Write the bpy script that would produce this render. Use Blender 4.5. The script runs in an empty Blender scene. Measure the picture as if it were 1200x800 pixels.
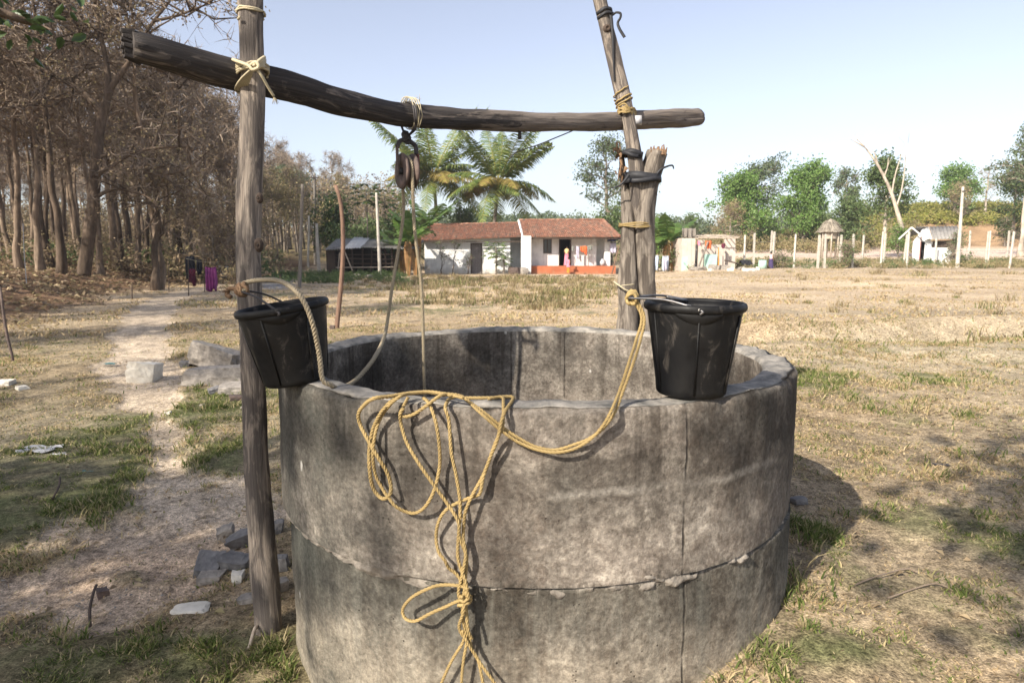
import bpy, bmesh, math, random
import numpy as np
from mathutils import Vector, Matrix, Euler

R = random.Random(7)
NR = np.random.default_rng(7)
SC = bpy.context.scene
COL = SC.collection
PI = math.pi

# ------------------------------------------------------------------ camera, sky, sun, exposure
F, CX, CY, HOR, EYE = 770.0, 600.0, 400.0, 298.0, 1.45
PITCH = math.atan((CY - HOR) / F)
SUN_EL, SUN_AZ = math.radians(36), math.radians(221)     # the sun stands behind the camera, to its left
cam_d = bpy.data.cameras.new("camera")
cam = bpy.data.objects.new("camera", cam_d)
COL.objects.link(cam)
cam.location = (0, 0, EYE)
cam.rotation_euler = (PI / 2 - PITCH, 0, 0)
cam_d.sensor_width = 36.0
cam_d.lens = F * 36.0 / 1200.0
cam_d.clip_start, cam_d.clip_end = 0.05, 3000
cam_d.dof.use_dof = True
cam_d.dof.focus_distance = 2.1
cam_d.dof.aperture_fstop = 8.5
SC.camera = cam
world = bpy.data.worlds.new("World")
SC.world = world
world.use_nodes = True
wn = world.node_tree
sky = wn.nodes.new("ShaderNodeTexSky")
sky.sky_type = 'NISHITA'
sky.sun_disc = False
sky.sun_elevation = SUN_EL
sky.sun_rotation = SUN_AZ
sky.altitude = 700
sky.air_density, sky.dust_density, sky.ozone_density = 1.0, 3.1, 1.3
sky_mix = wn.nodes.new("ShaderNodeHueSaturation")          # thin dry-season veil: the whole sky a little paler
sky_mix.inputs['Saturation'].default_value = .62
sky_mix.inputs['Hue'].default_value = .510
wn.links.new(sky.outputs[0], sky_mix.inputs['Color'])
wn.links.new(sky_mix.outputs[0], wn.nodes["Background"].inputs[0])
wn.nodes["Background"].inputs[1].default_value = 0.126
sun_d = bpy.data.lights.new("sun", 'SUN')
sun_d.energy = 5.0
sun_d.angle = math.radians(0.55)
sun_d.color = (1.0, 0.91, 0.78)
sun = bpy.data.objects.new("sun", sun_d)
COL.objects.link(sun)
SUN_DIR = Vector((-math.sin(SUN_AZ) * math.cos(SUN_EL), -math.cos(SUN_AZ) * math.cos(SUN_EL), -math.sin(SUN_EL)))
sun.rotation_euler = SUN_DIR.to_track_quat('-Z', 'Y').to_euler()
SC.view_settings.view_transform = 'Standard'
SC.view_settings.look = 'None'
SC.view_settings.exposure = 0.88
SC.view_settings.gamma = 1.0
SC.view_settings.use_curve_mapping = False
SC.render.engine = 'CYCLES'
SC.cycles.max_bounces = 6
SC.cycles.diffuse_bounces = 3
SC.cycles.transparent_max_bounces = 6
SC.cycles.use_denoising = True

# ------------------------------------------------------------------ numeric helpers
def _hash(ix, iy, iz, seed):
    h = (ix.astype(np.int64) * 374761393 + iy.astype(np.int64) * 668265263 + iz.astype(np.int64) * 2147483647 + seed * 974711) & 0xFFFFFFFF
    h = ((h ^ (h >> 13)) * 1274126177) & 0xFFFFFFFF
    h = h ^ (h >> 16)
    return (h & 0xFFFF) / 65535.0
def vnoise(x, y, z=None, seed=0):
    x = np.asarray(x, float); y = np.asarray(y, float)
    z = np.zeros_like(x) if z is None else np.asarray(z, float)
    ix, iy, iz = np.floor(x), np.floor(y), np.floor(z)
    fx, fy, fz = x - ix, y - iy, z - iz
    fx, fy, fz = [f * f * (3 - 2 * f) for f in (fx, fy, fz)]
    r = 0
    for a in (0, 1):
        for b in (0, 1):
            for c in (0, 1):
                w = (fx if a else 1 - fx) * (fy if b else 1 - fy) * (fz if c else 1 - fz)
                r = r + w * _hash(ix + a, iy + b, iz + c, seed)
    return r * 2 - 1
def fbm(x, y, z=None, seed=0, octv=4):
    r, a, f = 0, 0.5, 1.0
    for o in range(octv):
        r = r + a * vnoise(np.asarray(x) * f, np.asarray(y) * f, None if z is None else np.asarray(z) * f, seed + o * 17)
        a *= .5; f *= 2.03
    return r
def sstep(a, b, x):
    t = np.clip((np.asarray(x, float) - a) / (b - a), 0, 1)
    return t * t * (3 - 2 * t)
def ray(px, py):
    u, v = (px - CX) / F, (CY - py) / F
    return Vector((u, math.cos(PITCH) + v * math.sin(PITCH), -math.sin(PITCH) + v * math.cos(PITCH)))
def at(px, py, Y):                       # the point seen at a pixel of the photograph, Y metres ahead
    r = ray(px, py)
    return Vector((0, 0, EYE)) + r * (Y / r.y)
def at_z(px, py, z):
    r = ray(px, py)
    return Vector((0, 0, EYE)) + r * ((z - EYE) / r.z)

# well geometry
WC, WR, WT, WZ = Vector((0.088, 2.62)), 0.975, 0.115, 1.055
# ---------------------------------------------------------------- terrain
BANK = np.array([(-6, -7.0), (4, -7.6), (11, -9.2), (18, -12.0), (24, -14.2), (32, -16.0), (45, -17.0), (70, -20.0), (110, -26.0), (400, -60)], float)
def height(x, y):
    x = np.asarray(x, float); y = np.asarray(y, float)
    r = x / np.maximum(y, 3.0)
    near = 1 - sstep(25, 60, y)
    h = 0.05 * fbm(x * .35, y * .35, None, 3, 3) * sstep(1.5, 5, np.hypot(x, y - 2.6)) + 0.030 * fbm(x * 1.9, y * 1.9, None, 5, 3)
    h = h + 0.014 * fbm(x * 7, y * 7, None, 8, 3) * near
    low = np.interp(y, [-50, 22, 48, 60, 70, 84, 400], [0, 0, .45, .9, 1.35, 2.1, 2.1])
    hill = np.interp(y, [-50, 80, 86, 98, 115, 145, 400], [0, 0, .5, 3.6, 7.0, 9.0, 12.0])
    mid = np.interp(y, [-50, 56, 80, 110, 150, 400], [0, 0, .9, 2.6, 6.0, 15.0])
    w1, w2 = sstep(.18, .30, r), sstep(.33, .62, r)
    h = h + w1 * (1 - w2) * np.maximum(low * (y < 84) + (2.1 + .25 * hill) * (y >= 84), 0) + w2 * (low + hill) + (1 - w1) * mid
    s = np.interp(y, BANK[:, 0], BANK[:, 1]) - x + 1.2 * fbm(x * .2, y * .2, None, 31, 3)
    h = h + .75 * sstep(0, 4.5, s) + .65 * sstep(4, 22, s) + sstep(0, 2, s) * .10 * fbm(x * .9, y * .9, None, 41, 3)
    # ditch and mounds in the right-hand field
    d = y - (10.2 + .35 * np.sin(x * .9) + .06 * x)
    e = sstep(3.2, 4.4, x) * (1 - sstep(9.5, 12.5, x))
    h = h + e * (-.34 * np.exp(-(d / .55) ** 2) + .30 * np.exp(-((d - 1.1) / .6) ** 2) + .12 * np.exp(-((d + 1.3) / .7) ** 2))
    h = h + .17 * np.exp(-(((x - 3.6) / .8) ** 2 + ((y - 8.3) / .7) ** 2)) + .12 * np.exp(-(((x - 6.0) / 1.1) ** 2 + ((y - 8.0) / .6) ** 2))
    h = h + (.27 * sstep(-.25, .85, x)) * (1 - sstep(4.5, 13, y)) * sstep(-3, 0, y)
    return h
def hz(x, y): return float(height(np.array([x]), np.array([y]))[0])
_TS = 1.0 * 1.012 ** np.arange(480)
_GC = {}
def G(px, py):                           # the ground point seen at a pixel
    if (px, py) in _GC: return _GC[px, py].copy()
    r = ray(px, py); lo, hi = None, None; ts = _TS
    for _ in range(3):
        below = EYE + r.z * ts <= height(r.x * ts, r.y * ts)
        i = int(np.argmax(below)) if below.any() else len(ts) - 1
        i = max(i, 1); lo, hi = ts[i - 1], ts[i]; ts = np.linspace(lo, hi, 24)
    p = Vector((0, 0, EYE)) + r * float(hi); _GC[px, py] = p.copy(); return p
def gp(px, Y):                           # the ground point under a pixel column at a distance
    x = (px - CX) / F * Y * math.cos(PITCH) * 1.0
    x = at(px, 300, Y).x
    return Vector((x, Y, hz(x, Y)))
def on_well(px, py, off=0.0):            # a point on the front of the well, else on its rim
    r = ray(px, py); o = Vector((0, 0, EYE)); rad = WR + off
    a = r.x ** 2 + r.y ** 2
    b = 2 * (r.x * (o.x - WC.x) + r.y * (o.y - WC.y))
    c = (o.x - WC.x) ** 2 + (o.y - WC.y) ** 2 - rad ** 2
    dd = b * b - 4 * a * c
    if dd > 0:
        p = o + r * ((-b - math.sqrt(dd)) / (2 * a))
        if p.z <= WZ + off * .4: return p
    return at_z(px, py, WZ + .012)

# ---------------------------------------------------------------- materials
def mat(name):
    m = bpy.data.materials.new(name); m.use_nodes = True
    nt = m.node_tree
    return m, nt, nt.nodes["Principled BSDF"]
def N(nt, t, **kw):
    n = nt.nodes.new(t)
    for k, v in kw.items():
        if k in n.inputs.keys(): n.inputs[k].default_value = v
        else: setattr(n, k, v)
    return n
def ramp(nt, fac, stops, interp='LINEAR'):
    r = nt.nodes.new("ShaderNodeValToRGB"); r.color_ramp.interpolation = interp
    el = r.color_ramp.elements
    while len(el) < len(stops): el.new(.5)
    for e, (p, c) in zip(el, stops):
        e.position = p; e.color = (c[0], c[1], c[2], 1) if hasattr(c, '__len__') else (c, c, c, 1)
    nt.links.new(fac, r.inputs[0]); return r.outputs[0]
def mixc(nt, fac, a, b, mode='MIX'):
    m = nt.nodes.new("ShaderNodeMix"); m.data_type = 'RGBA'; m.blend_type = mode
    for s, v in ((m.inputs[0], fac), (m.inputs[6], a), (m.inputs[7], b)):
        if hasattr(v, 'is_linked'): nt.links.new(v, s)
        elif hasattr(v, '__len__'): s.default_value = (v[0], v[1], v[2], 1)
        else: s.default_value = v
    return m.outputs[2]
def mth(nt, op, a, b=None, clamp=False):
    m = nt.nodes.new("ShaderNodeMath"); m.operation = op; m.use_clamp = clamp
    for i, v in enumerate((a, b)):
        if v is None: continue
        if hasattr(v, 'is_linked'): nt.links.new(v, m.inputs[i])
        else: m.inputs[i].default_value = v
    return m.outputs[0]
def coords(nt, kind, scale=(1, 1, 1), rot=(0, 0, 0)):
    t = nt.nodes.new("ShaderNodeTexCoord"); mp = nt.nodes.new("ShaderNodeMapping")
    mp.inputs['Scale'].default_value = scale; mp.inputs['Rotation'].default_value = rot
    nt.links.new(t.outputs[kind], mp.inputs[0]); return mp.outputs[0]
def noise(nt, vec, scale, detail=5, rough=.6, dist=0.0):
    n = N(nt, "ShaderNodeTexNoise", Scale=scale, Detail=detail, Roughness=rough, Distortion=dist)
    nt.links.new(vec, n.inputs['Vector']); return n.outputs[0]
def bump(nt, b, h, strength=.4, dist=.01, prev=None):
    n = N(nt, "ShaderNodeBump", Strength=strength, Distance=dist)
    nt.links.new(h, n.inputs['Height'])
    if prev is not None: nt.links.new(prev, n.inputs['Normal'])
    nt.links.new(n.outputs[0], b.inputs['Normal']); return n.outputs[0]
def island(nt):
    return nt.nodes.new("ShaderNodeNewGeometry").outputs['Random Per Island']
def objrand(nt):
    return nt.nodes.new("ShaderNodeObjectInfo").outputs['Random']
def setc(nt, b, c):
    if hasattr(c, 'is_linked'): nt.links.new(c, b.inputs['Base Color'])
    else: b.inputs['Base Color'].default_value = (c[0], c[1], c[2], 1)
def simple(name, c1, c2=None, scale=6, rough=.85, bmp=.25, bscale=30, bdist=.01, kind='Object', stretch=(1, 1, 1), spec=.3):
    m, nt, b = mat(name)
    v = coords(nt, kind, stretch)
    c2 = c2 or [x * .7 for x in c1]
    setc(nt, b, ramp(nt, noise(nt, v, scale, 6, .65), [(.32, c2), (.68, c1)]))
    b.inputs['Roughness'].default_value = rough
    b.inputs['Specular IOR Level'].default_value = spec
    if bmp: bump(nt, b, noise(nt, v, bscale, 5, .6), bmp, bdist)
    return m
def leafmat(name, cols, rough=.55, trans=.35, spec=.25):
    m, nt, b = mat(name)
    n = len(cols)
    c = ramp(nt, island(nt), [((i + .5) / n, k) for i, k in enumerate(cols)])
    setc(nt, b, c)
    b.inputs['Roughness'].default_value = rough
    b.inputs['Specular IOR Level'].default_value = spec
    if trans:
        t = N(nt, "ShaderNodeBsdfTranslucent"); nt.links.new(c, t.inputs[0])
        mx = N(nt, "ShaderNodeMixShader"); mx.inputs[0].default_value = trans
        nt.links.new(b.outputs[0], mx.inputs[1]); nt.links.new(t.outputs[0], mx.inputs[2])
        nt.links.new(mx.outputs[0], nt.nodes["Material Output"].inputs[0])
    return m
def woodmat(name, cols, dark=(.03, .025, .022), grain=1.0, patch=.5, pale_from=None):
    m, nt, b = mat(name)
    v = coords(nt, 'UV', (1, 1, 1))
    vg = coords(nt, 'UV', (14 * grain, .9, 1))
    g = noise(nt, vg, 3.0, 8, .7, .6)
    base = ramp(nt, g, [(.25, cols[0]), (.48, cols[1]), (.75, cols[2])])
    p = noise(nt, coords(nt, 'UV', (3, 2.2, 1)), 2.2, 5, .65, .8)
    if pale_from:                        # less charring towards the far end
        sv = N(nt, "ShaderNodeSeparateXYZ"); nt.links.new(v, sv.inputs[0])
        pp_ = mth(nt, 'SUBTRACT', p, mth(nt, 'MULTIPLY', ramp(nt, mth(nt, 'MULTIPLY', sv.outputs[1], .25), [(pale_from * .25, 0), (pale_from * .25 + .12, 1)]), .24))
    else: pp_ = p
    pm = ramp(nt, pp_, [(patch - .05, 0), (patch + .06, 1)])
    base = mixc(nt, mth(nt, 'MULTIPLY', pm, .75), base, dark)
    ck = noise(nt, coords(nt, 'UV', (40 * grain, 1.1, 1)), 2.0, 4, .6, .3)
    cm = ramp(nt, ck, [(.30, 1), (.36, 0)])
    base = mixc(nt, mth(nt, 'MULTIPLY', cm, .85), base, [c * .25 for c in cols[0]])
    setc(nt, b, base)
    b.inputs['Roughness'].default_value = .88
    b.inputs['Specular IOR Level'].default_value = .2
    h = mth(nt, 'SUBTRACT', g, mth(nt, 'MULTIPLY', cm, 1.3))
    h = mth(nt, 'ADD', h, mth(nt, 'MULTIPLY', p, .8))
    bump(nt, b, h, .8, .012)
    return m

def concrete_mat():
    m, nt, b = mat("old_concrete")
    ob = coords(nt, 'Object')
    uv = coords(nt, 'UV')
    sx = N(nt, "ShaderNodeSeparateXYZ"); nt.links.new(uv, sx.inputs[0])
    ang, z = sx.outputs[0], sx.outputs[1]
    n0 = noise(nt, ob, 1.5, 5, .6, .6)
    n1 = noise(nt, ob, 5.0, 12, .80, .4)
    n2 = noise(nt, ob, 20.0, 10, .80, .2)
    n3 = noise(nt, ob, 70, 5, .65)
    base = ramp(nt, n1, [(.34, (.065, .058, .051)), (.44, (.145, .127, .110)), (.51, (.215, .19, .165)), (.59, (.32, .288, .25)), (.69, (.45, .415, .365))])
    big = ramp(nt, n0, [(.36, .50), (.50, .95), (.62, 1.40)])
    base = mixc(nt, 1.0, base, big, 'MULTIPLY')
    base = mixc(nt, ramp(nt, n2, [(.46, 0), (.58, .60)]), base, (.105, .083, .068))
    base = mixc(nt, ramp(nt, n2, [(.30, .5), (.40, 0)]), base, (.42, .385, .34))
    # rain-washed streaks, strongest on the lower ring
    st = noise(nt, coords(nt, 'UV', (110, .9, 1)), 1.0, 7, .7, .2)
    stb = noise(nt, coords(nt, 'UV', (10, .7, 1)), 1.0, 5, .62, .6)
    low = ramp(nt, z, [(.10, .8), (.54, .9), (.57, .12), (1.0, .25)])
    sm = mth(nt, 'MULTIPLY', ramp(nt, st, [(.46, 0), (.62, 1)]), low)
    base = mixc(nt, mth(nt, 'MULTIPLY', sm, .42), base, (.43, .405, .36))
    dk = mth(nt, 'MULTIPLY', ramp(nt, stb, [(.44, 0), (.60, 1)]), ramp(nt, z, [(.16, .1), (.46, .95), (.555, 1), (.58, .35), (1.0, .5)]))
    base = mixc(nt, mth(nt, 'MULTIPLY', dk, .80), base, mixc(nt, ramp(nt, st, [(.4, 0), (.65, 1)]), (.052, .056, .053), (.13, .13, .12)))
    # drips from the rim: long dark tongues, each with its own length
    dn = noise(nt, coords(nt, 'UV', (34, .22, 1)), 1.0, 5, .7, .15)
    dl = noise(nt, coords(nt, 'UV', (70, 0, 1)), 1.0, 3)
    reach = ramp(nt, mth(nt, 'ADD', z, mth(nt, 'MULTIPLY', mth(nt, 'SUBTRACT', dl, .5), .9)), [(.72, 0), (.98, 1)])
    drip = mth(nt, 'MULTIPLY', ramp(nt, dn, [(.50, 0), (.58, 1)]), reach)
    base = mixc(nt, mth(nt, 'MULTIPLY', drip, .70), base, (.062, .052, .044))
    # uneven broad tide bands: darker shoulder, paler belt above the joint
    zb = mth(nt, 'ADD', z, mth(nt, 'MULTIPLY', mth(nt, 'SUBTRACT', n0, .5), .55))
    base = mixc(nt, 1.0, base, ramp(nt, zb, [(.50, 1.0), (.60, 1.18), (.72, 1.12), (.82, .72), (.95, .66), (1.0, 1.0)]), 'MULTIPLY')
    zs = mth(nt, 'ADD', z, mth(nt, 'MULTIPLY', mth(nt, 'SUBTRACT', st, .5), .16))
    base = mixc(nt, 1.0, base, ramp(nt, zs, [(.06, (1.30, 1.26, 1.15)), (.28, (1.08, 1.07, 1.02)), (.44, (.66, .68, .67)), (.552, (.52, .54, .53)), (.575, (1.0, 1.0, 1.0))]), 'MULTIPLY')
    # soft dappled shade painted as a dark patch down the left front
    la = mth(nt, 'ABSOLUTE', mth(nt, 'SUBTRACT', mth(nt, 'ADD', ang, mth(nt, 'MULTIPLY', mth(nt, 'SUBTRACT', stb, .5), .10)), .868))
    lm = mth(nt, 'MULTIPLY', ramp(nt, la, [(.02, 1), (.085, 0)]), ramp(nt, n1, [(.34, 1), (.60, .45)]))
    base = mixc(nt, mth(nt, 'MULTIPLY', lm, .62), base, (.085, .09, .082))
    # pale earthy foot
    base = mixc(nt, mth(nt, 'MULTIPLY', ramp(nt, z, [(.08, 1), (.40, 0)]), ramp(nt, n1, [(.38, .12), (.6, .7)])), base, (.47, .42, .335))
    # lime line where the form boards met
    wob = mth(nt, 'MULTIPLY', mth(nt, 'SUBTRACT', noise(nt, coords(nt, 'UV', (10, 0, 1)), 1.0, 5), .5), .16)
    zl = mth(nt, 'ABSOLUTE', mth(nt, 'SUBTRACT', mth(nt, 'ADD', z, wob), .825))
    fr = ramp(nt, mth(nt, 'ABSOLUTE', mth(nt, 'SUBTRACT', ang, .025)), [(.05, 1), (.16, .0)])
    ln = mth(nt, 'MULTIPLY', ramp(nt, mth(nt, 'MULTIPLY', zl, 10.0), [(.02, 1), (.17, 0)]), mth(nt, 'MULTIPLY', fr, ramp(nt, noise(nt, coords(nt, 'UV', (9, 1, 1)), 1.0, 4), [(.42, 0), (.60, 1)])))
    base = mixc(nt, mth(nt, 'MULTIPLY', mth(nt, 'MULTIPLY', ln, .6), ramp(nt, n2, [(.40, .2), (.56, 1)])), base, (.55, .52, .47))
    # mould seams: thin dark vertical lines (colour ramps are too coarse for them, so plain arithmetic)
    seam = None
    w = mth(nt, 'MULTIPLY', mth(nt, 'SUBTRACT', noise(nt, coords(nt, 'UV', (0, 9, 1)), 1.0, 4), .5), .0016)
    for a in (.065, .464, .517, .667):
        d = mth(nt, 'ABSOLUTE', mth(nt, 'SUBTRACT', mth(nt, 'ADD', ang, w), a))
        s = mth(nt, 'SUBTRACT', 1.35, mth(nt, 'MULTIPLY', d, 1500.0), True)
        seam = s if seam is None else mth(nt, 'MAXIMUM', seam, s)
    seam = mth(nt, 'MULTIPLY', seam, ramp(nt, noise(nt, coords(nt, 'UV', (1, 7, 1)), 1.0, 3), [(.40, .05), (.58, 1)]))
    base = mixc(nt, mth(nt, 'MULTIPLY', seam, .72), base, (.03, .026, .022))
    # pits and white droppings
    vo = N(nt, "ShaderNodeTexVoronoi", Scale=46.0); nt.links.new(ob, vo.inputs['Vector'])
    pit = ramp(nt, vo.outputs['Distance'], [(.08, 1), (.15, 0)])
    pit = mth(nt, 'MULTIPLY', pit, ramp(nt, noise(nt, ob, 6, 3), [(.55, 0), (.62, 1)]))
    base = mixc(nt, mth(nt, 'MULTIPLY', pit, .85), base, (.025, .022, .018))
    v2 = N(nt, "ShaderNodeTexVoronoi", Scale=1.0); nt.links.new(coords(nt, 'UV', (55, 5, 1)), v2.inputs['Vector'])
    wh = mth(nt, 'MULTIPLY', ramp(nt, v2.outputs['Distance'], [(.05, 1), (.10, 0)]), ramp(nt, noise(nt, ob, 5, 2), [(.57, 0), (.62, 1)]))
    base = mixc(nt, mth(nt, 'MULTIPLY', wh, .8), base, (.68, .67, .64))
    base = mixc(nt, 1.0, base, (.90, .89, .87), 'MULTIPLY')
    base = mixc(nt, .65, base, ramp(nt, n3, [(.28, (.18, .17, .16)), (.5, (.5, .5, .5)), (.72, (.84, .83, .81))]), 'OVERLAY')
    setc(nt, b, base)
    b.inputs['Roughness'].default_value = .93
    b.inputs['Specular IOR Level'].default_value = .15
    h = mth(nt, 'ADD', mth(nt, 'MULTIPLY', n2, .9), mth(nt, 'MULTIPLY', n3, .25))
    h = mth(nt, 'SUBTRACT', h, mth(nt, 'MULTIPLY', mth(nt, 'ADD', pit, mth(nt, 'MULTIPLY', seam, 1.3)), .5))
    bump(nt, b, h, .9, .012)
    return m

M = {}
M['concrete'] = concrete_mat()
M['rim_moss'] = simple("rim_cement", (.36, .33, .29), (.10, .098, .09), 14, .95, .8, 45, .01)
M['mortar'] = simple("crumbling_mortar", (.30, .268, .228), (.085, .073, .062), 16, .95, .8, 70, .008)
M['post'] = woodmat("weathered_post_wood", [(.115, .095, .08), (.275, .23, .19), (.47, .41, .345)], (.062, .055, .054), 1, .47)
M['beam'] = woodmat("blackened_beam_wood", [(.065, .058, .054), (.165, .14, .122), (.33, .27, .215)], (.011, .0125, .017), 1, .40, 1.35)
M['trunkwood'] = woodmat("grey_split_trunk_wood", [(.085, .073, .062), (.215, .185, .155), (.40, .345, .28)], (.06, .048, .04), 1.2, .49)
M['brokenwood'] = simple("splintered_wood", (.30, .19, .11), (.10, .06, .038), 18, .9, .8, 60, .012, 'Object', (1, 1, .3))
def rope_mat(name, c1, c2):
    m, nt, b = mat(name)
    v = coords(nt, 'UV', (3, 160, 1))
    setc(nt, b, mixc(nt, ramp(nt, noise(nt, coords(nt, 'UV', (2, 3, 1)), 1.5, 3), [(.35, 0), (.7, .6)]), ramp(nt, noise(nt, v, 2.0, 4), [(.3, c2), (.7, c1)]), [k * .55 for k in c2]))
    b.inputs['Roughness'].default_value = .75
    bump(nt, b, noise(nt, coords(nt, 'UV', (8, 500, 1)), 2.0, 3), .5, .002)
    return m
M['rope'] = rope_mat("yellow_fibre_rope", (.47, .345, .145), (.26, .18, .07))
M['paleRope'] = rope_mat("faded_rope", (.46, .39, .27), (.24, .19, .12))
M['string'] = rope_mat("pale_lashing_cord", (.62, .55, .38), (.38, .32, .20))
M['blackstrap'] = simple("black_rubber_strap", (.035, .036, .042), (.016, .016, .018), 20, .6, .2, 60, .003)
def bucket_mat():
    m, nt, b = mat("black_bucket_plastic")
    ob = coords(nt, 'Object')
    c = ramp(nt, noise(nt, ob, 9, 7, .7, .4), [(.45, (.0042, .0043, .005)), (.72, (.011, .0105, .010))])
    sm = mth(nt, 'MULTIPLY', ramp(nt, noise(nt, coords(nt, 'Object', (7, 7, 3)), 2.4, 6, .7, 1.2), [(.57, 0), (.70, 1)]), .36)
    c = mixc(nt, sm, c, (.16, .14, .12))
    setc(nt, b, c)
    nt.links.new(ramp(nt, noise(nt, ob, 16, 5), [(.3, .42), (.7, .7)]), b.inputs['Roughness'])
    b.inputs["Specular IOR Level"].default_value = .28
    bump(nt, b, noise(nt, ob, 24, 4), .18, .004)
    return m
M['bucket'] = bucket_mat()
M['wire'] = simple("steel_wire", (.25, .25, .26), (.10, .09, .085), 30, .45, .2, 80, .001)
M['wire'].node_tree.nodes["Principled BSDF"].inputs['Metallic'].default_value = .8
M['grip'] = simple("white_plastic_grip", (.62, .60, .56), (.42, .40, .37), 12, .5, .1, 40, .001)
M['rust'] = simple("rusty_iron", (.155, .108, .09), (.055, .045, .042), 24, .7, .5, 60, .003)
M['redrust'] = simple("red_oxide_painted_iron", (.24, .07, .055), (.09, .05, .045), 20, .6, .4, 60, .003)
M['darkiron'] = simple("dark_iron", (.055, .05, .05), (.025, .023, .024), 20, .55, .3, 60, .002)
M['stone'] = simple("grey_granite", (.36, .325, .285), (.15, .135, .12), 16, .92, .7, 40, .01)
M['whitestone'] = simple("pale_limestone", (.70, .66, .58), (.50, .46, .39), 6, .9, .6, 30, .008)
M['darkstone'] = simple("blue_grey_stone", (.215, .205, .20), (.10, .098, .098), 18, .85, .6, 30, .008)
def bark(name, c1, c2, sc=9):
    m, nt, b = mat(name)
    v = coords(nt, 'Object', (1, 1, .22))
    n = noise(nt, v, sc, 8, .7, .4)
    c = ramp(nt, n, [(.3, c2), (.66, c1)])
    big = ramp(nt, noise(nt, coords(nt, 'Object', (1, 1, .6)), 1.4, 3), [(.35, .65), (.65, 1.25)])
    setc(nt, b, mixc(nt, 1.0, c, big, 'MULTIPLY'))
    b.inputs['Roughness'].default_value = .93
    b.inputs['Specular IOR Level'].default_value = .15
    bump(nt, b, n, .9, .03)
    return m
M['teakbark'] = bark("brown_teak_bark", (.31, .235, .172), (.10, .073, .053))
M['darkbark'] = bark("dark_rough_bark", (.155, .115, .085), (.052, .038, .028))
M['palebark'] = bark("pale_smooth_bark", (.52, .45, .37), (.30, .25, .20), 5)
M['greybark'] = bark("grey_bark", (.26, .22, .18), (.12, .10, .08))
M['palmbark'] = bark("ringed_palm_bark", (.24, .20, .16), (.10, .082, .066), 14)
M['twig'] = simple("dry_twigs", (.31, .245, .185), (.15, .115, .088), 5, .9, 0)
M['dryleaf'] = leafmat("dry_brown_leaves", [(.165, .12, .08), (.31, .235, .145), (.22, .165, .11), (.48, .375, .23), (.155, .12, .08), (.33, .28, .15)], .7, .3)
M['darkgreenleaf'] = leafmat("dark_green_leaves", [(.022, .05, .014), (.04, .075, .02), (.055, .09, .028), (.10, .11, .03)], .45, .25, .4)
M['greenleaf'] = leafmat("bright_green_leaves", [(.095, .175, .04), (.14, .245, .055), (.185, .285, .075), (.11, .20, .045), (.23, .32, .12)], .5, .35)
M['midleaf'] = leafmat("mid_green_leaves", [(.08, .125, .045), (.125, .18, .065), (.165, .215, .09), (.095, .14, .055)], .5, .3)
M['eucleaf'] = leafmat("grey_green_leaves", [(.09, .125, .065), (.13, .17, .09), (.17, .205, .12), (.11, .145, .08)], .5, .3)
M['yellowleaf'] = leafmat("yellow_green_leaves", [(.20, .205, .04), (.26, .25, .06), (.155, .185, .04), (.32, .28, .10)], .6, .3)
M['tanleaf'] = leafmat("tan_dry_foliage", [(.30, .245, .13), (.24, .20, .10), (.36, .29, .17), (.21, .20, .09)], .7, .3)
M['palmleaf'] = leafmat("palm_leaflets", [(.08, .125, .03), (.12, .175, .04), (.18, .22, .055), (.26, .26, .075), (.09, .15, .04)], .42, .3, .4)
M['palmyellow'] = leafmat("yellowing_palm_leaflets", [(.30, .25, .06), (.36, .27, .09), (.22, .21, .05), (.28, .19, .08)], .5, .3)
M['bananaleaf'] = leafmat("banana_leaf", [(.075, .14, .03), (.11, .175, .04), (.06, .11, .026), (.16, .21, .06)], .38, .35, .4)
M['bananadry'] = leafmat("dry_banana_leaf", [(.30, .165, .065), (.22, .12, .05), (.37, .23, .11)], .7, .25)
M['bananastem'] = simple("banana_stem", (.30, .25, .12), (.16, .11, .055), 6, .7, .3, 20, .01, 'Object', (1, 1, .2))
M['grass'] = None
def wallmat(name, c, dirt, sc=2.2, zdirt=.5):
    m, nt, b = mat(name)
    ob = coords(nt, 'Object')
    n = noise(nt, ob, sc, 7, .65)
    col = ramp(nt, n, [(.30, [k * .80 for k in c]), (.55, c), (.8, [min(1, k * 1.06) for k in c])])
    sx = N(nt, "ShaderNodeSeparateXYZ"); nt.links.new(coords(nt, 'Object'), sx.inputs[0])
    zz = mth(nt, 'ADD', sx.outputs[2], mth(nt, 'MULTIPLY', noise(nt, coords(nt, 'Object', (3, 3, .6)), 1.5, 5), -.9))
    dm = ramp(nt, mth(nt, 'ADD', zz, .5), [(.05, 1), (.05 + zdirt, 0)])
    col = mixc(nt, mth(nt, 'MULTIPLY', dm, .65), col, dirt)
    st = ramp(nt, noise(nt, coords(nt, 'Object', (7, 7, .35)), 1.6, 5, .65), [(.56, 0), (.72, .45)])
    col = mixc(nt, st, col, [k * .62 for k in dirt])
    setc(nt, b, col); b.inputs['Roughness'].default_value = .9
    bump(nt, b, noise(nt, ob, 18, 5), .3, .012)
    return m
M['whitewash'] = wallmat("whitewashed_wall", (.66, .665, .655), (.36, .31, .25))
M['palewall'] = wallmat("pale_pink_plaster", (.52, .45, .39), (.40, .33, .26))
M['turq'] = wallmat("turquoise_painted_plaster", (.36, .58, .50), (.52, .48, .40), 3.5, .9)
M['plinth'] = wallmat("red_oxide_plinth", (.37, .115, .05), (.30, .16, .09), 2.0, .2)
M['rooftile'] = leafmat("clay_roof_tiles", [(.19, .09, .06), (.26, .125, .085), (.15, .082, .06), (.31, .17, .115), (.125, .09, .072), (.225, .11, .075)], .85, 0)
M['door'] = simple("weathered_plank_door", (.22, .20, .20), (.11, .10, .10), 5, .8, .3, 20, .006, 'Object', (6, 6, .4))
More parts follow.
